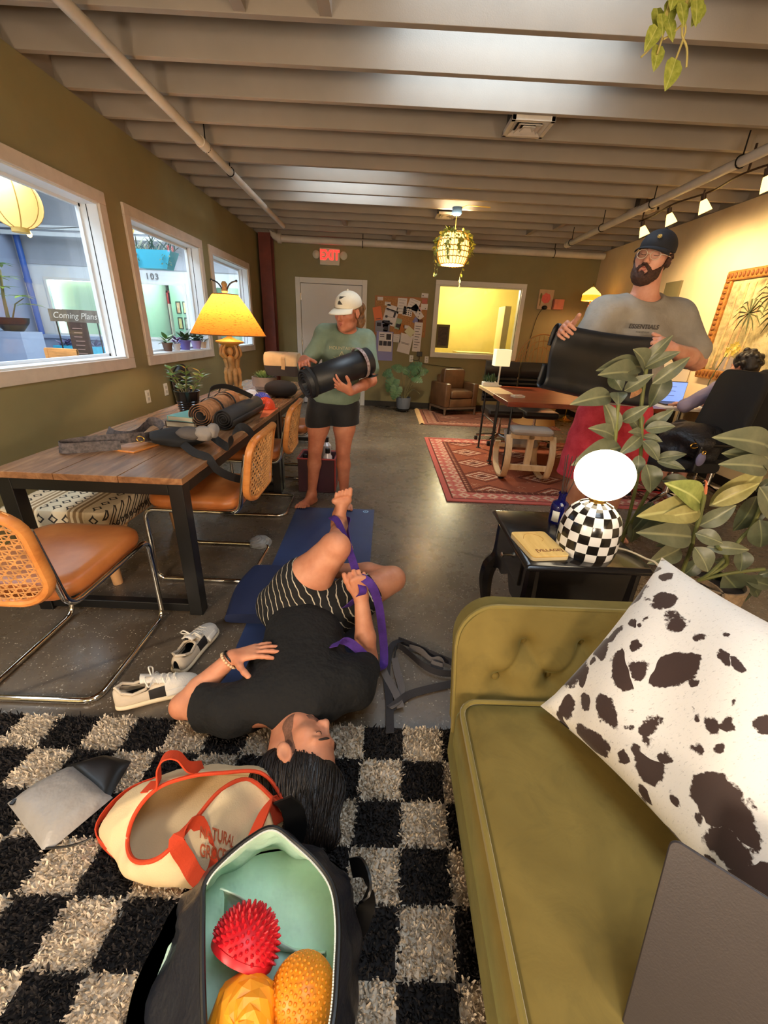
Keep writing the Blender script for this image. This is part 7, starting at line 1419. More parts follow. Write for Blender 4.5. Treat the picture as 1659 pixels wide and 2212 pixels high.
# ------------------------------------------------------------------ bodies: smooth distance fields turned into one continuous surface
def V3(*a): return np.array(a if len(a) > 1 else a[0], float)
def nrm(v): v = np.asarray(v, float); return v/np.linalg.norm(v)
class Body:
    def __init__(s, h=.004): s.p = []; s.h = h; s.off = 0.0
    def cap(s, a, b, r0, r1=None, k=.02, flat=None): s.p.append(('c', V3(a), V3(b), r0+s.off, (r0 if r1 is None else r1)+s.off, k, flat)); return s
    def chain(s, pts, rs, k=.02, flat=None):
        for i in range(len(pts)-1): s.cap(pts[i], pts[i+1], rs[i], rs[i+1], k, flat)
        return s
    def ell(s, c, r, R=None, k=.02, sub=False): s.p.append(('e', V3(c), V3(r)+(0 if sub else s.off), np.eye(3) if R is None else np.asarray(R), k, sub)); return s
    def mask(s, caps): s.p.append(('m', caps)); return s
    def cut(s, p, n, k=.004): s.p.append(('x', V3(p), nrm(n), k)); return s
    def wob(s, amp, f, seed=0): s.p.append(('w', amp, f, seed)); return s
    def field(s):
        lo, hi = np.full(3, 9.), np.full(3, -9.)
        for q in s.p:
            if q[0] == 'c': r = max(q[3], q[4])*(1.0 if q[6] is None else max(1, q[6][1])); lo = np.minimum(lo, np.minimum(q[1], q[2])-r); hi = np.maximum(hi, np.maximum(q[1], q[2])+r)
            elif q[0] == 'e' and not q[5]: lo = np.minimum(lo, q[1]-max(q[2])); hi = np.maximum(hi, q[1]+max(q[2]))
        lo -= 3*s.h; hi += 3*s.h; n = np.ceil((hi-lo)/s.h).astype(int)+1; D = np.full(n, .08, np.float32); ax = [lo[i]+s.h*np.arange(n[i]) for i in range(3)]
        for q in s.p:
            if q[0] in 'ce':
                if q[0] == 'c': r = max(q[3], q[4])*(1.0 if q[6] is None else max(1, q[6][1])); b0, b1 = np.minimum(q[1], q[2])-r, np.maximum(q[1], q[2])+r; k = q[5]
                else: b0, b1 = q[1]-max(q[2]), q[1]+max(q[2]); k = q[4]
                m = k+.012+2*s.h; i0 = np.clip(((b0-m-lo)/s.h).astype(int), 0, n-1); i1 = np.clip(((b1+m-lo)/s.h).astype(int)+2, 1, n); sl = tuple(slice(i0[i], i1[i]) for i in range(3))
                X, Y, Z = [a.astype(np.float32) for a in np.ix_(ax[0][sl[0]], ax[1][sl[1]], ax[2][sl[2]])]
                if X.size == 0 or Y.size == 0 or Z.size == 0: continue
                if q[0] == 'c':
                    a, b = q[1], q[2]; d = b-a; L2 = max(1e-9, d@d); px, py, pz = X-a[0], Y-a[1], Z-a[2]; t = np.clip((px*d[0]+py*d[1]+pz*d[2])/L2, 0, 1); ex, ey, ez = px-t*d[0], py-t*d[1], pz-t*d[2]
                    if q[6] is not None:
                        nn, fs = nrm(q[6][0]), q[6][1]; e = ex*nn[0]+ey*nn[1]+ez*nn[2]; sc = (1/fs-1); ex, ey, ez = ex+e*nn[0]*sc, ey+e*nn[1]*sc, ez+e*nn[2]*sc
                    dd = np.sqrt(ex*ex+ey*ey+ez*ez)-(q[3]+(q[4]-q[3])*t)
                    if q[6] is not None: dd = dd*min(1, q[6][1])
                else:
                    c, r, R = q[1], q[2], q[3]; px, py, pz = X-c[0], Y-c[1], Z-c[2]; u = [(px*R[0, i]+py*R[1, i]+pz*R[2, i]) for i in range(3)]
                    k0 = np.sqrt((u[0]/r[0])**2+(u[1]/r[1])**2+(u[2]/r[2])**2); k1 = np.sqrt((u[0]/r[0]**2)**2+(u[1]/r[1]**2)**2+(u[2]/r[2]**2)**2)+1e-6; dd = k0*(k0-1)/k1
                    dd = np.where(k0 < .3, -min(r)*.7, dd)
                A = D[sl]
                if q[0] == 'e' and q[5]: dd = -dd; hh = np.maximum(k-np.abs(A-dd), 0)/k; D[sl] = np.maximum(A, dd)+hh*hh*k*.25
                else: hh = np.maximum(k-np.abs(A-dd), 0)/k; D[sl] = np.minimum(A, dd)-hh*hh*k*.25
            elif q[0] == 'x': X, Y, Z = [a.astype(np.float32) for a in np.ix_(*ax)]; D = np.maximum(D, (X-q[1][0])*q[2][0]+(Y-q[1][1])*q[2][1]+(Z-q[1][2])*q[2][2])
            elif q[0] == 'm':
                X, Y, Z = [a.astype(np.float32) for a in np.ix_(*ax)]; U_ = np.full(n, 9., np.float32)
                for a, b, r in q[1]:
                    a, b = V3(a), V3(b); d = b-a; t = np.clip(((X-a[0])*d[0]+(Y-a[1])*d[1]+(Z-a[2])*d[2])/max(1e-9, d@d), 0, 1); dd = np.sqrt((X-a[0]-t*d[0])**2+(Y-a[1]-t*d[1])**2+(Z-a[2]-t*d[2])**2)-abs(r); U_ = np.minimum(U_, dd) if r > 0 else np.maximum(U_, -dd)
                D = np.maximum(D, U_)
            else:
                X, Y, Z = [a.astype(np.float32) for a in np.ix_(*ax)]; f, g_ = q[2], q[3]
                D = D + q[1]*(np.sin(f*(X+.6*Z)+g_)*np.sin(f*.8*(Y+.5*X)+1.7*g_)+.6*np.sin(f*1.9*(Z-.4*Y)+2.1*g_+1.5*np.sin(f*.7*X)))
        return D, lo
    def mesh(s):
        D, lo = s.field(); n = D.shape; neg = D < 0; cnt = np.zeros([d-1 for d in n], np.uint8); c8 = [(i, j, k) for i in (0, 1) for j in (0, 1) for k in (0, 1)]
        for c in c8: cnt += neg[c[0]:n[0]-1+c[0], c[1]:n[1]-1+c[1], c[2]:n[2]-1+c[2]]
        act = (cnt > 0) & (cnt < 8); I = np.stack(np.nonzero(act), 1); idx = np.full(act.shape, -1, np.int32); idx[act] = np.arange(len(I)); P = np.zeros((len(I), 3)); W_ = np.zeros(len(I))
        for a in c8:
            for ax_ in range(3):
                if a[ax_] == 1: continue
                b = list(a); b[ax_] = 1; da = D[I[:, 0]+a[0], I[:, 1]+a[1], I[:, 2]+a[2]]; db = D[I[:, 0]+b[0], I[:, 1]+b[1], I[:, 2]+b[2]]; cr_ = (da < 0) != (db < 0); t = np.where(cr_, da/(da-db+1e-12), 0)
                for i in range(3): P[:, i] += np.where(cr_, a[i]+(t if i == ax_ else 0), 0)
                W_ += cr_
        P = P/W_[:, None]; V = lo + (I+P)*s.h; F = []
        for ax_ in range(3):
            o1, o2 = [(1, 2), (2, 0), (0, 1)][ax_]; sl = [slice(1, n[i]-1) for i in range(3)]; sl[ax_] = slice(0, n[ax_]-1); a = neg[tuple(sl)]; sl2 = list(sl); sl2[ax_] = slice(1, n[ax_]); b = neg[tuple(sl2)]
            E = np.stack(np.nonzero(a != b), 1); base = E.copy()
            for i in range(3):
                if i != ax_: base[:, i] += 1
            q = []
            for (u, v) in ((0, 0), (1, 0), (1, 1), (0, 1)): e = base.copy(); e[:, o1] -= u; e[:, o2] -= v; q.append(idx[e[:, 0], e[:, 1], e[:, 2]])
            q = np.stack(q, 1); ins = a[E[:, 0], E[:, 1], E[:, 2]]; q[~ins] = q[~ins][:, ::-1]; F.append(q)
        F = np.concatenate(F); F = F[(F >= 0).all(1)]; return V, F
def flesh(name, B, m_, parent, relax=1, **k):
    V, F = B.mesh(); off = wl(parent); o = arrays_obj(name, V-np.array(off), F, np.zeros(len(F)), [m_], parent)
    if relax: q = o.modifiers.new('relax', 'SMOOTH'); q.factor = .5; q.iterations = relax
    return o
def strands(V, F, flow, n, L, m_, parent, seed, keep=None):   # fine locks laid over a hair surface
    r_ = np.random.default_rng(seed); N_ = np.zeros_like(V); fn = np.cross(V[F[:, 1]]-V[F[:, 0]], V[F[:, 2]]-V[F[:, 0]])
    for k in range(4): np.add.at(N_, F[:, k], fn)
    N_ /= np.linalg.norm(N_, axis=1)[:, None]+1e-9; g = MB(); c = 0
    for i in r_.permutation(len(V)):
        if keep is not None and not keep(V[i]): continue
        p, path = V[i], []; j = i
        for s_ in range(6):
            path.append(tuple(V[j]+N_[j]*(.0012+.0012*math.sin(s_*.6)))); d = flow(V[j]); d = nrm(d-N_[j]*np.dot(d, N_[j])+r_.normal(0, .08, 3)); q = V[j]+d*L/5; j = int(np.argmin(((V-q)**2).sum(1)))
        w = r_.uniform(.0014, .0034); g.tube(path, [w*.5, w, w, w, w*.8, w*.2], 5); c += 1
        if c >= n: break
    obj('hair_locks', g, m_, parent, world=True, kind='stuff', smooth=180)
def skin_mat(name, a, b, c):
    t = NT(name); co = t.coord('Object'); n = t.noise(co, 9, 4, .6); base = t.ramp(n, [(.3, a), (.5, b), (.7, c)])
    t.set(Base_Color=base, Roughness=.48, Specular_IOR_Level=.4, Subsurface_Weight=.12, Subsurface_Radius=(.012, .005, .003), Subsurface_Scale=.5); t.bump(t.noise(co, 260, 2, .6), .08, .002); return t.m
SK1 = skin_mat('tanned_skin', (186, 118, 88), (204, 138, 106), (216, 154, 122)); SK2 = skin_mat('warm_skin', (172, 104, 78), (192, 122, 94), (208, 142, 112)); SK3 = skin_mat('fair_skin', (196, 132, 106), (212, 152, 126), (222, 168, 144))
HAIRD = mat('dark_hair', (30, 22, 18), .45, var=.4, vs=40, stretch=(1, 1, 1), bump=.5, bs=120); HAIRB = mat('light_brown_hair', (128, 88, 54), .5, var=.4, vs=40, bump=.5, bs=120); BRD = mat('brown_beard', (70, 42, 28), .7, var=.4, vs=90, bump=.8, bs=200)
LIP = mat('lip_rose', (176, 96, 84), .4); EYEW = mat('eye_white', (226, 220, 212), .2); LASH = mat('lash_dark', (40, 28, 22), .6)
def hand(B, W, d, n, sgn, curl=(.3, .35, .25), spread=.10, thumb=.6, s=1.0, tcurl=.35, per=None):
    W = V3(W); d = nrm(d); n = nrm(n - d*np.dot(n, d)); t = np.cross(d, n)*sgn   # t points to the thumb side
    kn = []
    for i, (o, f) in enumerate(((.030, .088), (.010, .093), (-.010, .089), (-.029, .080))): kn.append(W + d*f*s + t*o*s)
    for i, k in enumerate(kn): B.cap(W + t*(.014-.0095*i)*s, k, .0165*s, .0125*s, .014, (n, .85))
    for i, (L_, r) in enumerate(((.072, .0092), (.080, .0095), (.074, .009), (.058, .008))):
        a0 = spread*(1.5-i); dd = nrm(d*math.cos(a0) + t*math.sin(a0)); p = kn[i]; ang = 0; cu = curl if per is None else per[i]
        for j, (f, c) in enumerate(zip((.46, .3, .26), cu)):
            ang += c; v = dd*math.cos(ang) - n*math.sin(ang); q = p + v*L_*s*f; B.cap(p, q, r*s*(1-.06*j), r*s*(.96-.08*j), .005); p = q
    p = W + t*.018*s + d*.02*s; v = nrm(d*math.cos(thumb+.35) + t*math.sin(thumb+.35) - n*.25); q = p + v*.042*s; B.cap(p, q, .0165*s, .013*s, .014)
    for f, c in ((.034, tcurl), (.028, tcurl)): v = nrm(v*math.cos(c) + d*math.sin(c) - n*.15*c); q2 = q + v*f*s; B.cap(q, q2, .0118*s, .0102*s, .006); q = q2
def foot(B, A, d, up, s=1.0, sgn=1):
    A = V3(A); d = nrm(d); up = nrm(up - d*np.dot(up, d)); t = np.cross(d, up)*sgn; sole = A - up*.065*s
    B.cap(A, sole - d*.03*s, .036*s, .03*s, .025).cap(A - up*.005*s, sole + d*.11*s + up*.012*s, .036*s, .022*s, .03).cap(sole - d*.03*s, sole + d*.12*s, .028*s, .02*s, .02)
    B.cap(sole + d*.125*s + t*.03*s, sole + d*.11*s - t*.036*s, .02*s, .017*s, .02).cap(sole + d*.02*s, sole + d*.12*s + t*.02*s, .028*s, .022*s, .03)
    for i, (o, L_, r) in enumerate(((.034, .060, .0135), (.013, .055, .0095), (-.005, .048, .009), (-.021, .040, .0085), (-.036, .03, .008))):
        b = sole + d*.128*s + t*o*s + up*.002; B.cap(b, b + d*L_*s*.6 + up*.004, r*s, r*s, .005).cap(b + d*L_*s*.6 + up*.004, b + d*L_*s - up*.004, r*s, r*.9*s, .004)
def headM(c, F, U): F = nrm(F); U = nrm(U - F*np.dot(U, F)); return V3(c), np.stack([np.cross(F, U), F, U], 1)
def head(B, c, R, s=1.0, neck=None, nr=(.052, .058), mouth=0.0, lids=True):
    P = lambda *p: c + R @ (np.array(p)*s)
    E = lambda p, r, k=.02, sub=False: B.ell(P(*p), np.array(r)*s, R, k*s, sub)
    E((0, -.015, .035), (.073, .094, .084), .03); E((0, .028, -.025), (.057, .062, .085), .03); E((0, .03, -.07), (.047, .05, .042), .03); E((0, .068, -.1), (.021, .018, .016), .022)
    for x in (-1, 1): E((x*.043, .05, -.02), (.022, .022, .02), .03); E((x*.04, .035, -.078), (.018, .03, .02), .02); B.cap(P(x*.012, .088, .022), P(x*.05, .066, .02), .009*s, .008*s, .016*s)
    for x in (-1, 1): E((x*.031, .098, .003), (.018, .014, .012), .016, True)
    for x in (-1, 1): E((x*.031, .071, .002), (.0155, .0155, .0135), .004)
    B.cap(P(0, .083, .014), P(0, .104, -.026), .0078*s, .0115*s, .014*s); E((0, .105, -.03), (.0115, .0105, .0095), .008)
    for x in (-1, 1): E((x*.0115, .095, -.034), (.008, .01, .008), .006)
    for x in (-1, 1): E((x*.0065, .1, -.041), (.0036, .005, .004), .003, True)
    B.cap(P(-.017, .083, -.057), P(.017, .083, -.057), .0062*s, None, .008*s).cap(P(-.014, .083, -.0685-mouth), P(.014, .083, -.0685-mouth), .0068*s, None, .008*s)
    E((0, .094, -.0628-mouth/2), (.021, .008, .0018+mouth*.6), .003, True)
    for x in (-1, 1):
        E((x*.078, -.008, -.004), (.008, .02, .031), .008); E((x*.0855, -.004, 0), (.005, .011, .018), .004, True); B.cap(P(x*.079, -.016, .022), P(x*.082, -.022, -.01), .0045*s, None, .004)
    if neck is not None: B.cap(P(0, -.03, -.055), V3(neck), nr[0], nr[1], .03)
    return P
def facebits(t, P, R, s, brow, lash=True, lipm=LIP, closed=True, mouth=0.0, beard=None):
    for x in (-1, 1):
        obj('eyebrow', MB().tube([P(x*.013, .094, .024), P(x*.028, .092, .0275), P(x*.042, .081, .0265), P(x*.051, .07, .022)], [.0025*s, .0042*s, .0036*s, .0018*s], 8, flat=.7), brow, t, world=True)
        obj('eyelashes', MB().tube([P(x*.019, .084, .0), P(x*.026, .0872, -.0022), P(x*.034, .0862, -.0022), P(x*.044, .0795, .001)], .0011*s, 5), LASH, t, world=True)
    obj('lips', MB().tube([P(-.019, .0865, -.06), P(-.009, .0905, -.0565), P(0, .0905, -.0585), P(.009, .0905, -.0565), P(.019, .0865, -.06)], [.0015*s, .0035*s, .0033*s, .0035*s, .0015*s], 8).tube([P(-.018, .086, -.062-mouth), P(0, .0905, -.069-mouth), P(.018, .086, -.062-mouth)], [.0015*s, .0045*s, .0015*s], 8), lipm, t, world=True)

# ================================================================= man lying on the mat
MATZ = .062
m1 = thing('person', 'man in black shirt and pinstriped shorts lying on the mat holding a purple strap', 'person', (-.3, 1.4, 0))
hc, hR = headM((-.212, .885, .098), (.70, .50, .50), (.58, -.80, -.02)); HS = 1.14
Lsh, Rsh = V3(-.485, 1.045, .125), V3(-.075, 1.165, .13); Lel, Lwr = V3(-.685, 1.09, .075), V3(-.525, 1.195, .215); Rel, Rwr = V3(-.02, 1.35, .085), V3(-.058, 1.45, .325)
Lhip, Rhip = V3(-.42, 1.6, .155), V3(-.23, 1.56, .15); Lkn, Lan = V3(-.19, 1.63, .455), V3(-.205, 1.985, .40); Rkn, Ran = V3(.085, 1.77, .215), V3(-.25, 1.885, .18)
ax16 = np.array([[.96, -.28, 0], [.28, .96, 0], [0, 0, 1.]])
def torso1(B):
    B.ell((-.275, 1.19, .135), (.185, .2, .105), ax16, .05).ell((-.295, 1.39, .14), (.158, .2, .108), ax16, .05).ell((-.32, 1.57, .145), (.165, .11, .095), ax16, .04)
    B.cap(Lsh, (-.28, 1.1, .13), .07, .09, .04).cap(Rsh, (-.28, 1.1, .13), .07, .09, .04)
B = Body(.0034)
torso1(B); B.chain([Lsh, (Lsh+Lel)/2, Lel], [.058, .052, .043], .02).chain([Lel, Lel*.65+Lwr*.35, Lwr], [.042, .043, .028], .015)
B.chain([Rsh, (Rsh+Rel)/2, Rel], [.058, .052, .042], .02).chain([Rel, Rel*.65+Rwr*.35, Rwr], [.042, .043, .029], .015)
B.chain([Lhip, (Lhip+Lkn)/2, Lkn], [.106, .1, .071], .03).chain([Lkn, Lkn*.65+Lan*.35+V3(0, 0, -.03), Lan], [.058, .056, .036], .02).ell(Lkn+V3(.005, -.005, .02), (.056, .056, .05), None, .03)
B.chain([Rhip, (Rhip+Rkn)/2, Rkn], [.1, .088, .066], .03).chain([Rkn, Rkn*.62+Ran*.38+V3(0, .02, 0), Ran], [.057, .056, .036], .02)
foot(B, Lan, (.05, -.05, .25), (.25, -.95, -.12), 1.0, 1); foot(B, Ran, (.13, -.01, .13), (.3, -.9, -.1), .95, -1)
hand(B, Lwr, (.95, .12, .26), (-.15, .05, 1), 1, (.12, .12, .1), .16, .75, 1.0, .15)
hand(B, Rwr, (-.1, .05, .75), (.35, -.9, .1), -1, (1.0, 1.2, .8), .02, .25, 1.0, .8)
head(B, hc, hR, HS, (-.27, 1.06, .115), (.056, .062)); P = lambda *p: hc + hR @ (np.array(p)*HS)
flesh('body', B, SK1, m1, 2)
BLKT = mat('black_jersey', (12, 12, 13), .9, bump=.6, bs=14, bd=.03)
B = Body(.005); B.off = .016; torso1(B); sl_ = Lsh*.42+Lel*.58; sr_ = Rsh*.5+Rel*.5
B.off = .022; B.cap(Lsh, sl_, .06, .058, .03).cap(Rsh, sr_, .06, .056, .03); B.off = 0; B.wob(.005, 24, 1.0)
B.cut((-.335, 1.575, .15), (-.25, 1.0, -.1)).cut(sl_, nrm(Lel-Lsh)).ell(P(0, -.02, -.16), (.074, .074, .05), hR, .008, True)
# a sleeve is only cut beyond the arm, so keep the torso side of each plane
flesh('shirt', B, BLKT, m1, 2)
t = NT('pinstripe_cloth'); co = t.coord('Object'); dn = t.noise(co, 9, 3, .6); sp = t.node('ShaderNodeSeparateXYZ'); t.link(co, sp.inputs[0])
ph = t.math('ADD', t.math('ADD', t.math('MULTIPLY', sp.outputs[0], 30), t.math('MULTIPLY', sp.outputs[2], 17)), t.math('MULTIPLY', dn, 1.6)); st = t.ramp(t.math('FRACT', ph), [(.0, (196, 186, 164)), (.10, (196, 186, 164)), (.13, (22, 21, 22))], 'CONSTANT')
t.set(Base_Color=st, Roughness=.9); t.bump(t.noise(co, 20, 3), .5, .012); PIN = t.m
B = Body(.005); B.off = .016; B.ell((-.315, 1.545, .145), (.165, .11, .098), ax16, .04); eL, eR = Lhip*.62+Lkn*.38, Rhip*.52+Rkn*.48
B.off = .022; B.cap(Lhip, eL, .108, .104, .03).cap(Rhip, eR, .1, .09, .03); B.off = 0; B.wob(.004, 30, 2.2)
B.cut(eL + (Lkn-Lhip)*0, nrm(Lkn-Lhip)) if False else None
flesh('shorts', B, PIN, m1, 2)
obj('leg_label', MB().strip([tuple(eL+V3(-.07, -.105, .03)), tuple(eL+V3(-.04, -.117, .018))], .012, .002, (.3, .2, 1)), mat('label_cream', (214, 204, 184), .8), m1, world=True)
B = Body(.004); E = lambda p, r, k=.02, sub=False: B.ell(P(*p), np.array(r)*HS, hR, k, sub)
E((0, -.024, .042), (.08, .1, .09)); E((-.02, -.06, .0), (.062, .06, .07)); E((0, -.03, .085), (.06, .075, .05), .03)
B.cap((-.13, .80, .07), (-.17, .72, .05), .062, .052, .04).cap((-.22, .80, .055), (-.34, .85, .045), .05, .03, .04).cap((-.15, .75, .06), (-.1, .70, .045), .055, .03, .04).cap((-.25, .80, .05), (-.28, .76, .045), .045, .028, .04)
E((0, .088, -.02), (.1, .08, .098), .012, True); E((-.082, .0, -.012), (.02, .026, .04), .006, True); B.wob(.0016, 90, .6)
hv, hf = B.mesh(); flesh('hair', B, HAIRD, m1, 1); strands(hv, hf, lambda p: nrm(V3(.02+.25*(p[0]+.2), -1, -.25)), 420, .09, HAIRD, m1, 11, lambda p: p[2] > .05)
B = Body(.0028); B.off = .0022; head(B, hc, hR, HS); B.off = 0
B.mask([(P(-.064, .005, .0), P(-.058, .015, -.055), .017), (P(.064, .005, .0), P(.058, .015, -.055), .017), (P(-.055, .02, -.07), P(-.025, .06, -.108), .026), (P(.055, .02, -.07), P(.025, .06, -.108), .026), (P(-.02, .07, -.115), P(.02, .07, -.115), .026), (P(0, .095, -.083), P(0, .09, -.1), .012), (P(-.028, .086, -.062), P(0, .102, -.046), .010), (P(.028, .086, -.062), P(0, .102, -.046), .010), (P(-.03, .085, -.065), P(-.024, .075, -.1), .008), (P(.03, .085, -.065), P(.024, .075, -.1), .008)])
flesh('beard', B, mat('stubble_beard', (134, 92, 72), .8, var=.35, vs=160, bump=.5, bs=220, col2=(104, 70, 54)), m1, 1)
facebits(m1, P, hR, HS, LASH)
bw = thing('bead_bracelet', 'pale wooden bead bracelet round the wrist of the lying man', 'bracelet', tuple(Lwr-nrm(Lwr-Lel)*.018)); dv = nrm(Lwr-Lel); e1_ = nrm(np.cross(dv, V3(0, 0, 1))); e2_ = np.cross(e1_, dv)
for k in range(18): a = 2*PI*k/18; obj('bead', MB().ball(tuple((e1_*math.cos(a)+e2_*math.sin(a))*.0345), .0058, 8, 6), mat('pale_bead', (222, 190, 150), .5), bw)
obj('band', MB().tube([tuple((e1_*math.cos(2*PI*k/24)+e2_*math.sin(2*PI*k/24))*.033 + dv*.014) for k in range(24)], .004, 6, closed=True), BLACK, bw)
# purple strap
PUR = mat('purple_webbing', (78, 44, 140), .8, var=.15, vs=30, bump=.4, bs=220)
ps2 = thing('purple_strap', 'purple webbing yoga strap looped round the raised foot and held in hand', 'strap', (-.1, 1.5, .3))
gp = Rwr + V3(-.02, .03, .09)
obj('loop', MB().strip(spline([tuple(gp), (-.13, 1.66, .44), (-.205, 1.9, .46), (-.245, 1.97, .452), (-.235, 2.035, .43), (-.17, 2.03, .415), (-.15, 1.96, .43), (-.15, 1.85, .43), (-.11, 1.62, .415), tuple(gp)], 7), .034, .003, [Vector((1, .1, .5))]*28 + [Vector((.3, .3, 1))]*28 + [Vector((1, .1, .5))]*8), PUR, ps2, world=True)
obj('tail', MB().strip(spline([tuple(gp), (-.05, 1.43, .37), (-.085, 1.45, .31), (-.125, 1.5, .235), (-.155, 1.54, .205)], 7), .036, .003, (.8, .5, -.2)), PUR, ps2, world=True)
obj('tail', MB().strip(spline([tuple(gp), (-.02, 1.44, .40), (.015, 1.45, .3), (.035, 1.45, .18), (.05, 1.42, .07), (.05, 1.37, .03), (.03, 1.32, .05), (0, 1.29, .11), (-.05, 1.285, .185), (-.1, 1.285, .23), (-.135, 1.265, .245), (-.15, 1.23, .25)], 7), .036, .003, (.8, .3, .3)), PUR, ps2, world=True)
obj('ring', MB().tube([(-.158+.018*math.cos(a), 1.548, .205+.012*math.sin(a)) for a in [2*PI*i/14 for i in range(14)]], .003, 6, closed=True), BRASS, ps2, world=True)

# ================================================================= standing woman with the rolled mat
w1 = thing('person', 'woman in white cap, sage shirt and black shorts holding a rolled black mat', 'person', (-.42, 3.18, 0))
hc, hR = headM((-.265, 3.10, 1.462), (-.52, -.80, -.2), (-.06, -.22, 1)); HS = .98
Rs, Ls = V3(-.435, 3.2, 1.315), V3(-.145, 3.2, 1.29); Re, Rw = V3(-.56, 3.12, 1.10), V3(-.535, 2.90, 1.165); Le, Lw = V3(-.09, 3.06, 1.03), V3(-.215, 2.782, .985)
Rh, Lh = V3(-.465, 3.2, .83), V3(-.285, 3.2, .83); Rk, Lk = V3(-.52, 3.18, .48), V3(-.30, 3.18, .48); Ra, La = V3(-.565, 3.22, .085), V3(-.295, 3.23, .085)
def torso2(B): B.ell((-.30, 3.2, 1.2), (.142, .1, .17), None, .05).ell((-.34, 3.2, 1.0), (.135, .1, .15), None, .05).ell((-.375, 3.2, .875), (.165, .108, .11), None, .05).cap(Rs, Ls, .055, .055, .05).ell((-.35, 3.125, 1.21), (.06, .05, .06), None, .04).ell((-.235, 3.125, 1.2), (.06, .05, .06), None, .04)
B = Body(.004); torso2(B); B.chain([Rs, (Rs+Re)/2, Re], [.05, .044, .037], .02).chain([Re, Re*.6+Rw*.4, Rw], [.037, .036, .025], .015).chain([Ls, (Ls+Le)/2, Le], [.05, .045, .038], .02).chain([Le, Le*.6+Lw*.4, Lw], [.038, .037, .026], .015)
B.chain([Rh, (Rh+Rk)/2, Rk], [.092, .08, .055], .03).chain([Rk, Rk*.68+Ra*.32+V3(0, .012, 0), Ra], [.052, .054, .033], .02).chain([Lh, (Lh+Lk)/2, Lk], [.092, .08, .055], .03).chain([Lk, Lk*.68+La*.32+V3(0, .012, 0), La], [.052, .054, .033], .02)
foot(B, Ra, (-.42, -.9, 0), (0, 0, 1), .95, 1); foot(B, La, (.25, -.97, 0), (0, 0, 1), .95, -1)
hand(B, Rw, (.1, -.75, -.1), (-.3, -.1, 1), -1, (.5, .7, .5), .06, .5, .95); hand(B, Lw, (-.80, -.42, .42), (-.1, -.72, -.65), 1, (.25, .3, .25), .16, .6, .95)
P = head(B, hc, hR, HS, (-.27, 3.18, 1.325), (.044, .05)); flesh('body', B, SK2, w1, 2)
SAGE = NT('sage_jersey'); co = SAGE.coord('Object'); SAGE.set(Base_Color=SAGE.ramp(SAGE.noise(co, 5, 4, .6), [(.3, (98, 116, 98)), (.7, (128, 144, 124))]), Roughness=.9); SAGE.bump(SAGE.noise(co, 22, 3, .6), .4, .012); SAGE = SAGE.m
B = Body(.005); B.off = .016; torso2(B); B.ell((-.365, 3.195, .93), (.168, .122, .12), None, .05); eR_, eL_ = Re*.9+Rw*.1, Ls*.3+Le*.7; B.off = .017; B.cap(Rs, Re*.95+Rs*.05, .05, .044, .03).cap(Ls, eL_, .052, .05, .03).cap(Re, Re*.75+Rw*.25, .04, .038, .02); B.off = 0; B.wob(.003, 30, .4); B.cut((-.36, 3.2, .85), (-.06, 0, -1)).ell((-.27, 3.14, 1.375), (.075, .085, .05), None, .008, True)
flesh('shirt', B, SAGE, w1, 2)
BSH = mat('black_shorts', (22, 22, 26), .8, sheen=.2, bump=.3, bs=24, bd=.01)
B = Body(.005); B.off = .014; B.ell((-.375, 3.2, .865), (.165, .108, .1), None, .05).cap(Rh, (-.49, 3.195, .70), .094, .092, .03).cap(Lh, (-.285, 3.195, .685), .094, .092, .03); B.off = 0; B.wob(.002, 26, 1.3); B.cut((-.38, 3.2, .675), (.09, 0, -1)); flesh('shorts', B, BSH, w1, 2)
facebits(w1, P, hR, HS, HAIRB)
B = Body(.004); E = lambda p, r, k=.02, sub=False: B.ell(P(*p), np.array(r)*HS, hR, k, sub)
E((0, -.03, .02), (.079, .088, .08)); B.chain([P(0, -.11, .03), P(.01, -.15, .0), P(.01, -.15, -.08), P(.0, -.125, -.15)], [.028, .036, .034, .014], .02); E((0, .08, -.02), (.085, .075, .11), .012, True); B.wob(.0018, 80, .3); hv, hf = B.mesh(); flesh('hair', B, HAIRB, w1, 1); strands(hv, hf, lambda p: V3(.1, .2, -1), 120, .06, HAIRB, w1, 12)
CAPW = mat('cream_cap', (226, 216, 194), .85, var=.06, bump=.25, bs=90); CAPN = mat('navy_cap', (26, 27, 34), .8, bump=.25, bs=90)
def cap_hat(t, P, R, s, m_, brimd=.085, patch=None, tilt=0.0):
    B = Body(.0035); B.ell(P(0, -.014, .048), np.array((.086, .105, .084))*s, R, .01).cut(P(0, 0, .03), R @ np.array((0, -.12, -1))); flesh('cap_crown', B, m_, t, 1)
    def f(u, v):
        a = PI*(.14+.72*u); r0x, r0y = .083, .09; x0, y0 = r0x*math.cos(a), r0y*math.sin(a); ext = brimd*math.sin(PI*min(1, max(0, .04+.92*u)))**.6; x, y = x0*(1+.10*v), y0+ext*v
        return tuple(P(x, y, .036-.012*v-.3*(x*x)/.09*.18*(1+v)-.05*v*v*.2))
    obj('cap_brim', MB().grid(f, 25, 8), m_, t, world=True, smooth=180, solid=.004)
    obj('cap_button', MB().ball(tuple(P(0, -.014, .048+.086)), .007*s, 10, 6), m_, t, world=True)
cap_hat(w1, P, hR, HS, CAPW)
pm_ = MB().grid(lambda u, v: tuple(P(-.014+.024*(2*u-1), .0945-.03*v-.009*(2*u-1-.6)**2, .062+.045*v)), 6, 6); obj('cap_patch', pm_, mat('cap_patch_dark', (74, 68, 58), .8, var=.5, vs=60), w1, world=True, solid=.002)
GRF = mat('shirt_print', (186, 176, 140), .9)
tx = frameM((-.315, 3.055, 1.225), (1, -.0, 0), (0, .12, 1)); tl_ = Matrix.Translation(-wl(w1))
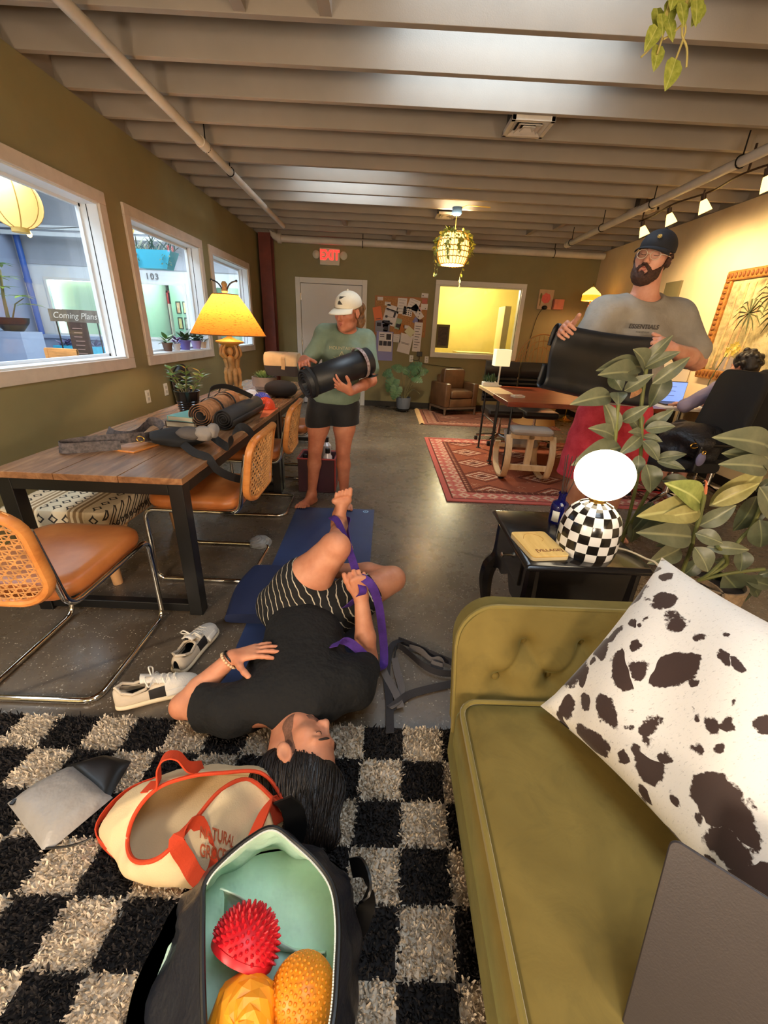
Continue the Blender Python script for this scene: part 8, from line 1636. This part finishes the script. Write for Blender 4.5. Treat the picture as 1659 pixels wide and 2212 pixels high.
text('shirt_lettering', 'MOUNTAINS', .03, GRF, w1, tl_ @ frameM((-.30, 3.058, 1.235), (1, .02, 0), (0, .0, 1)), .0006); gr2 = MB()
for k in range(9): a = PI*(.1+.8*k/8); gr2.cyl((-.30+.03*math.cos(a), 3.06, 1.15+.02*math.sin(a)), (-.30+.075*math.cos(a), 3.062, 1.15+.05*math.sin(a)), .002, n=5)
gr2.cyl((-.335, 3.055, 1.15), (-.30, 3.055, 1.215), .0035, n=6).cyl((-.265, 3.055, 1.15), (-.30, 3.055, 1.215), .0035, n=6); obj('shirt_graphic', gr2, GRF, w1, world=True, kind='stuff')
rm = thing('rolled_mat', 'thick black yoga mat rolled up in the arms of the standing woman', 'rolled mat', (-.3, 2.82, 1.0)); A_, B_ = Vector((-.115, 2.985, 1.17)), Vector((-.50, 2.70, 1.03)); d_ = (B_-A_).normalized(); x_ = d_.cross(Vector((0, 0, 1))).normalized(); z_ = x_.cross(d_)
for nm, off in (('outer_layer', 0), ('inner_layer', -.004)):
    obj(nm, MB().rings([[p + x_*math.cos(th)*(.03+.065*th/(2*PI*4)+off) + z_*math.sin(th)*(.03+.065*th/(2*PI*4)+off) for th in [2*PI*4*i/128 for i in range(129)]] for p in (A_, (A_+B_)/2, B_)], closed=False, caps=False), mat('black_mat_rubber', (30, 32, 36), .45, bump=.15, bs=240), rm, world=True, smooth=80, solid=.004)
obj('tail_flap', MB().strip([tuple(A_-z_*.097+d_*.02), tuple(A_-z_*.1+x_*-.04+d_*.02), tuple(A_-z_*.095-x_*.07-d_*.01)], .05, .006, tuple(d_)), mat('black_mat_rubber', (0, 0, 0)), rm, world=True)
for f_, m_, w_ in ((.13, mat('flower_band', (186, 170, 168), .7, var=.6, vs=70, col2=(90, 60, 60)), .022), (.93, BWEB, .02)):
    c_ = A_.lerp(B_, f_); obj('band', MB().strip([tuple(c_+x_*math.cos(a)*.098+z_*math.sin(a)*.098) for a in [2*PI*i/32 for i in range(33)]], w_, .003, tuple(d_)), m_, rm, world=True)

# ================================================================= standing man in the grey shirt
g1 = thing('person', 'bearded man in dark cap, glasses, grey shirt and red shorts holding up a mat', 'person', (1.58, 2.82, 0))
hc, hR = headM((1.535, 2.80, 1.815), (-.66, -.72, .04), (.2, .0, 1)); HS = 1.1
Rs, Ls = V3(1.345, 2.82, 1.51), V3(1.80, 2.86, 1.51); Re, Rw = V3(1.20, 2.74, 1.29), V3(1.02, 2.53, 1.40); Le, Lw = V3(1.965, 2.78, 1.27), V3(1.645, 2.545, 1.335)
Rh, Lh = V3(1.48, 2.86, .9), V3(1.70, 2.88, .9); Rk, Lk = V3(1.46, 2.85, .5), V3(1.73, 2.87, .5); Ra, La = V3(1.46, 2.88, .085), V3(1.76, 2.9, .085)
def torso3(B): B.ell((1.575, 2.86, 1.38), (.215, .135, .19), None, .06).ell((1.585, 2.83, 1.14), (.205, .165, .2), None, .06).ell((1.59, 2.87, .95), (.2, .14, .12), None, .05).cap(Rs, Ls, .085, .085, .06).cap((1.575, 2.86, 1.60), (1.43, 2.85, 1.535), .05, .07, .05).cap((1.575, 2.86, 1.60), (1.72, 2.87, 1.535), .05, .07, .05).ell((1.57, 2.76, 1.36), (.16, .05, .09), None, .06)
B = Body(.004); torso3(B); B.chain([Rs, (Rs+Re)/2, Re], [.078, .066, .052], .02).chain([Re, Re*.6+Rw*.4, Rw], [.052, .05, .032], .015).chain([Ls, (Ls+Le)/2, Le], [.08, .07, .056], .02).chain([Le, Le*.62+Lw*.38, Lw], [.056, .056, .033], .015)
B.chain([Rh, (Rh+Rk)/2, Rk], [.115, .1, .07], .03).chain([Rk, Rk*.68+Ra*.32, Ra], [.066, .068, .042], .02).chain([Lh, (Lh+Lk)/2, Lk], [.115, .1, .07], .03).chain([Lk, Lk*.68+La*.32, La], [.066, .068, .042], .02)
foot(B, Ra, (-.25, -.95, 0), (0, 0, 1), 1.1, 1); foot(B, La, (.2, -.97, 0), (0, 0, 1), 1.1, -1)
hand(B, Rw, (-.45, -.5, .1), (-.75, .2, .5), -1, (.75, .9, .6), .04, .55, 1.12, .3); hand(B, Lw, (-.9, -.28, .25), (-.1, -.8, .6), 1, (.7, .9, .6), .05, .3, 1.12, .5)
P = head(B, hc, hR, HS, (1.575, 2.86, 1.57), (.066, .078), .004); flesh('body', B, SK3, g1, 2)
GRYT = NT('grey_jersey'); co = GRYT.coord('Object'); GRYT.set(Base_Color=GRYT.ramp(GRYT.noise(co, 5, 4, .6), [(.3, (138, 132, 122)), (.7, (164, 158, 148))]), Roughness=.9); GRYT.bump(GRYT.noise(co, 16, 3, .6), .4, .014); GRYT = GRYT.m
B = Body(.006); B.off = .016; torso3(B); B.off = .026; B.cap(Rs, Rs*.25+Re*.75, .08, .072, .04).cap(Ls, Ls*.22+Le*.78, .082, .078, .04); B.off = 0; B.wob(.004, 24, 1.9); B.cut((1.58, 2.85, .985), (0, 0, -1)).ell((1.56, 2.82, 1.64), (.1, .11, .06), None, .008, True); flesh('shirt', B, GRYT, g1, 2)
text('shirt_lettering', 'ESSENTIALS', .034, mat('dark_print', (70, 64, 60), .9), g1, Matrix.Translation(-wl(g1)) @ frameM((1.515, 2.672, 1.447), (1, -.02, 0), (0, .10, 1)), .0006, .0008, .15)
text('shirt_small_lettering', 'FEAR OF GOD', .012, mat('faint_print', (112, 106, 98), .9), g1, Matrix.Translation(-wl(g1)) @ frameM((1.515, 2.669, 1.418), (1, -.02, 0), (0, .10, 1)), .0006)
RED = NT('red_terry'); co = RED.coord('Object'); RED.set(Base_Color=RED.ramp(RED.noise(co, 14, 4, .65), [(.3, (178, 40, 56)), (.7, (206, 66, 80))]), Roughness=.95); RED.bump(RED.noise(co, 90, 3, .6), .5, .006); RED = RED.m
B = Body(.006); B.off = .015; B.ell((1.59, 2.87, .95), (.2, .145, .12), None, .05).chain([Rh, Rk+V3(-.03, 0, -.02)], [.13, .135], .03).chain([Lh, Lk+V3(.02, 0, -.02)], [.13, .135], .03); B.off = 0; B.wob(.004, 20, .9); B.cut((1.58, 2.85, .47), (0, 0, -1)).cut((1.58, 2.85, 1.0), (0, 0, 1)); flesh('shorts', B, RED, g1, 2)
facebits(g1, P, hR, HS, BRD, mouth=.004)
B = Body(.0032); B.off = .008; head(B, hc, hR, HS, None, mouth=.004); B.off = .012; B.ell(P(0, .05, -.1), np.array((.042, .04, .03))*HS, hR, .02); B.off = 0
B.mask([(P(-.08, .0, .01), P(-.08, .015, -.05), .018), (P(.08, .0, .01), P(.08, .015, -.05), .018), (P(-.075, .02, -.06), P(-.035, .07, -.1), .034), (P(.075, .02, -.06), P(.035, .07, -.1), .034), (P(-.03, .08, -.12), P(.03, .08, -.12), .036), (P(0, .1, -.088), P(0, .095, -.11), .017), (P(-.03, .09, -.062), P(-.006, .105, -.046), .0095), (P(.03, .09, -.062), P(.006, .105, -.046), .0095), (P(-.034, .085, -.07), P(-.036, .08, -.09), .012), (P(.034, .085, -.07), P(.036, .08, -.09), .012), (P(-.012, .11, -.066), P(.012, .11, -.066), -.011)])
B.wob(.0012, 170, .4); flesh('beard', B, BRD, g1, 1)
B = Body(.004); B.ell(P(0, -.04, .01), np.array((.078, .075, .08))*HS, hR).ell(P(0, .07, -.02), np.array((.09, .08, .12))*HS, hR, .01, True).cut(P(0, 0, -.065), hR @ np.array((0, .2, -1))); B.wob(.002, 90, .5); flesh('hair', B, mat('brown_hair', (66, 44, 30), .6, var=.4, vs=50, bump=.6, bs=120), g1, 1)
cap_hat(g1, P, hR, HS, CAPN, .08)
em = MB()
for k in range(10): a = 2*PI*k/10; q = lambda r_: tuple(P(-.012+r_*math.cos(a), .0925-.25*(r_*math.sin(a)+.02), .082+r_*math.sin(a)*.9)); em.tube([q(.005), q(.011)], .0018, 5)
em.ball(tuple(P(-.012, .089, .082)), .006, 8, 6); obj('cap_emblem', em, mat('emblem_gold', (206, 176, 96), .6), g1, world=True, kind='stuff')
text('cap_lettering', 'AMEN', .03, mat('emblem_blue', (70, 90, 130), .7), g1, Matrix.Translation(-wl(g1)) @ frameM(P(.036, .0905, .072), hR @ np.array((1, -.35, 0)), hR @ np.array((0, -.35, 1))), .001) if False else None
gl = thing('eyeglasses', 'clear framed eyeglasses worn by the bearded man in the cap', 'glasses', tuple(P(0, .1, 0))); CLR = mat('clear_frame', (222, 196, 170), .25)
for x in (-1, 1): obj('rim', MB().tube([tuple(P(x*.032+.024*math.cos(a), .103-.0035*abs(math.cos(a)), -.002+.0205*math.sin(a))) for a in [2*PI*i/26 for i in range(26)]], .0022*HS, 6, closed=True), CLR, gl, world=True); obj('temple', MB().tube([tuple(P(x*.056, .099, .004)), tuple(P(x*.077, .08, .006)), tuple(P(x*.083, .02, .008)), tuple(P(x*.084, -.01, .006))], .002*HS, 6), CLR, gl, world=True); obj('lens', MB().add([tuple(P(x*.032+.0235*math.cos(a), .1025, -.002+.02*math.sin(a))) for a in [2*PI*i/26 for i in range(26)]], [tuple(range(26))]), PANE, gl, world=True, smooth=0)
obj('bridge', MB().tube([tuple(P(-.009, .104, .0)), tuple(P(0, .108, .004)), tuple(P(.009, .104, 0))], .002*HS, 6), CLR, gl, world=True)
# mat held out in both hands
hm_ = thing('held_mat', 'dark charcoal mat draped between the hands of the man in the cap', 'mat', (1.23, 2.55, 1.2)); A_, B_ = Vector((.935, 2.49, 1.425)), Vector((1.555, 2.57, 1.375)); d_ = (B_-A_).normalized(); n_ = Vector((d_.y, -d_.x, 0)).normalized(); dn_ = d_.cross(n_).normalized()
if dn_.z > 0: dn_ = -dn_
prof_ = [(-.03, .1), (-.032, .05), (-.02, .0), (.008, -.012), (.022, .01), (.02, .04), (.008, .09), (.012, .15), (.035, .22), (.055, .27), (.05, .31), (.02, .325), (-.01, .31), (-.02, .27), (-.022, .2)]
pr2 = spline([Vector((a, b, 0)) for a, b in prof_], 4)
def matpt(u, v):
    i = v*(len(pr2)-1); i0 = min(int(i), len(pr2)-2); q = pr2[i0].lerp(pr2[i0+1], i-i0); w = (u-.5); sag = .012*math.cos(w*PI); return A_.lerp(B_, u) + d_*(.05*(q.y/.32)*(u*1.6-.55)) + n_*(q.x*1.2+.02*math.sin(u*5+q.y*9)*q.y*3) + dn_*(q.y*(1+.12*u) + sag)
obj('sheet', MB().grid(matpt, 34, len(pr2)), mat('black_mat_rubber', (0, 0, 0)), hm_, world=True, smooth=180, solid=.005)

# ================================================================= seated person at the work desk
s1 = thing('person', 'person with dark curly hair in lavender shirt seated at the work desk', 'person', (3.2, 3.85, .45))
hc, hR = headM((3.26, 3.98, 1.20), (-.25, .95, -.12), (0, .1, 1)); HS = 1.0
Rs, Ls = V3(3.40, 3.93, 1.0), V3(3.08, 3.96, 1.0); Re, Rw = V3(3.48, 4.12, .8), V3(3.34, 4.38, .80); Le, Lw = V3(2.95, 4.12, .82), V3(3.10, 4.38, .80)
def torso4(B): B.ell((3.24, 3.93, .88), (.165, .105, .18), None, .05).ell((3.22, 3.9, .66), (.155, .11, .16), None, .05).cap(Rs, Ls, .06, .06, .05)
B = Body(.005); torso4(B); B.chain([Rs, Re, Rw], [.052, .04, .027], .02).chain([Ls, Le, Lw], [.052, .04, .027], .02)
for x in (-.09, .09): B.chain([V3(3.21+x, 3.9, .56), V3(3.21+x*1.2, 4.3, .57), V3(3.21+x*1.2, 4.34, .09)], [.08, .06, .04], .03); foot(B, V3(3.21+x*1.2, 4.34, .09), (0, 1, 0), (0, 0, 1))
hand(B, Rw, (-.2, 1, 0), (0, .1, 1), 1 if True else -1, (.3, .4, .3)); hand(B, Lw, (.2, 1, 0), (0, .1, 1), -1, (.3, .4, .3)); P = head(B, hc, hR, HS, (3.24, 3.94, 1.04), (.05, .055)); flesh('body', B, SK3, s1, 1)
B = Body(.006); B.off = .014; torso4(B); B.off = .018; B.chain([Rs, Re], [.052, .044], .02).chain([Ls, Le, Le*.6+Lw*.4], [.052, .044, .036], .02); B.off = 0; B.wob(.003, 26, .5); flesh('shirt', B, mat('lavender_cotton', (176, 164, 186), .9, bump=.4, bs=22, bd=.012), s1, 1)
B = Body(.006); B.off = .012; B.ell((3.22, 3.9, .6), (.15, .12, .08), None, .03)
for x in (-.09, .09): B.chain([V3(3.21+x, 3.9, .56), V3(3.21+x*1.2, 4.3, .57), V3(3.21+x*1.2, 4.34, .16)], [.08, .066, .055], .03)
flesh('trousers', B, mat('dark_trousers', (40, 42, 50), .9), s1, 1)
B = Body(.005); B.ell(P(0, -.02, .055), np.array((.094, .108, .088)), hR).ell(P(0, -.07, -.005), np.array((.075, .055, .07)), hR, .02)
rq = random.Random(5)
for k in range(80): a = rq.uniform(0, 6.28); z = rq.uniform(-.03, .14); q = math.sqrt(max(.1, 1-((z-.04)/.1)**2)); B.ell(P(.09*q*math.cos(a), -.02+.102*q*math.sin(a) - (.03 if math.sin(a) > .5 else 0), z), (rq.uniform(.014, .028),)*3, None, .004)
B.ell(P(0, .09, -.04), np.array((.08, .06, .09)), hR, .01, True); flesh('hair', B, HAIRD, s1, 1); facebits(s1, P, hR, HS, LASH)
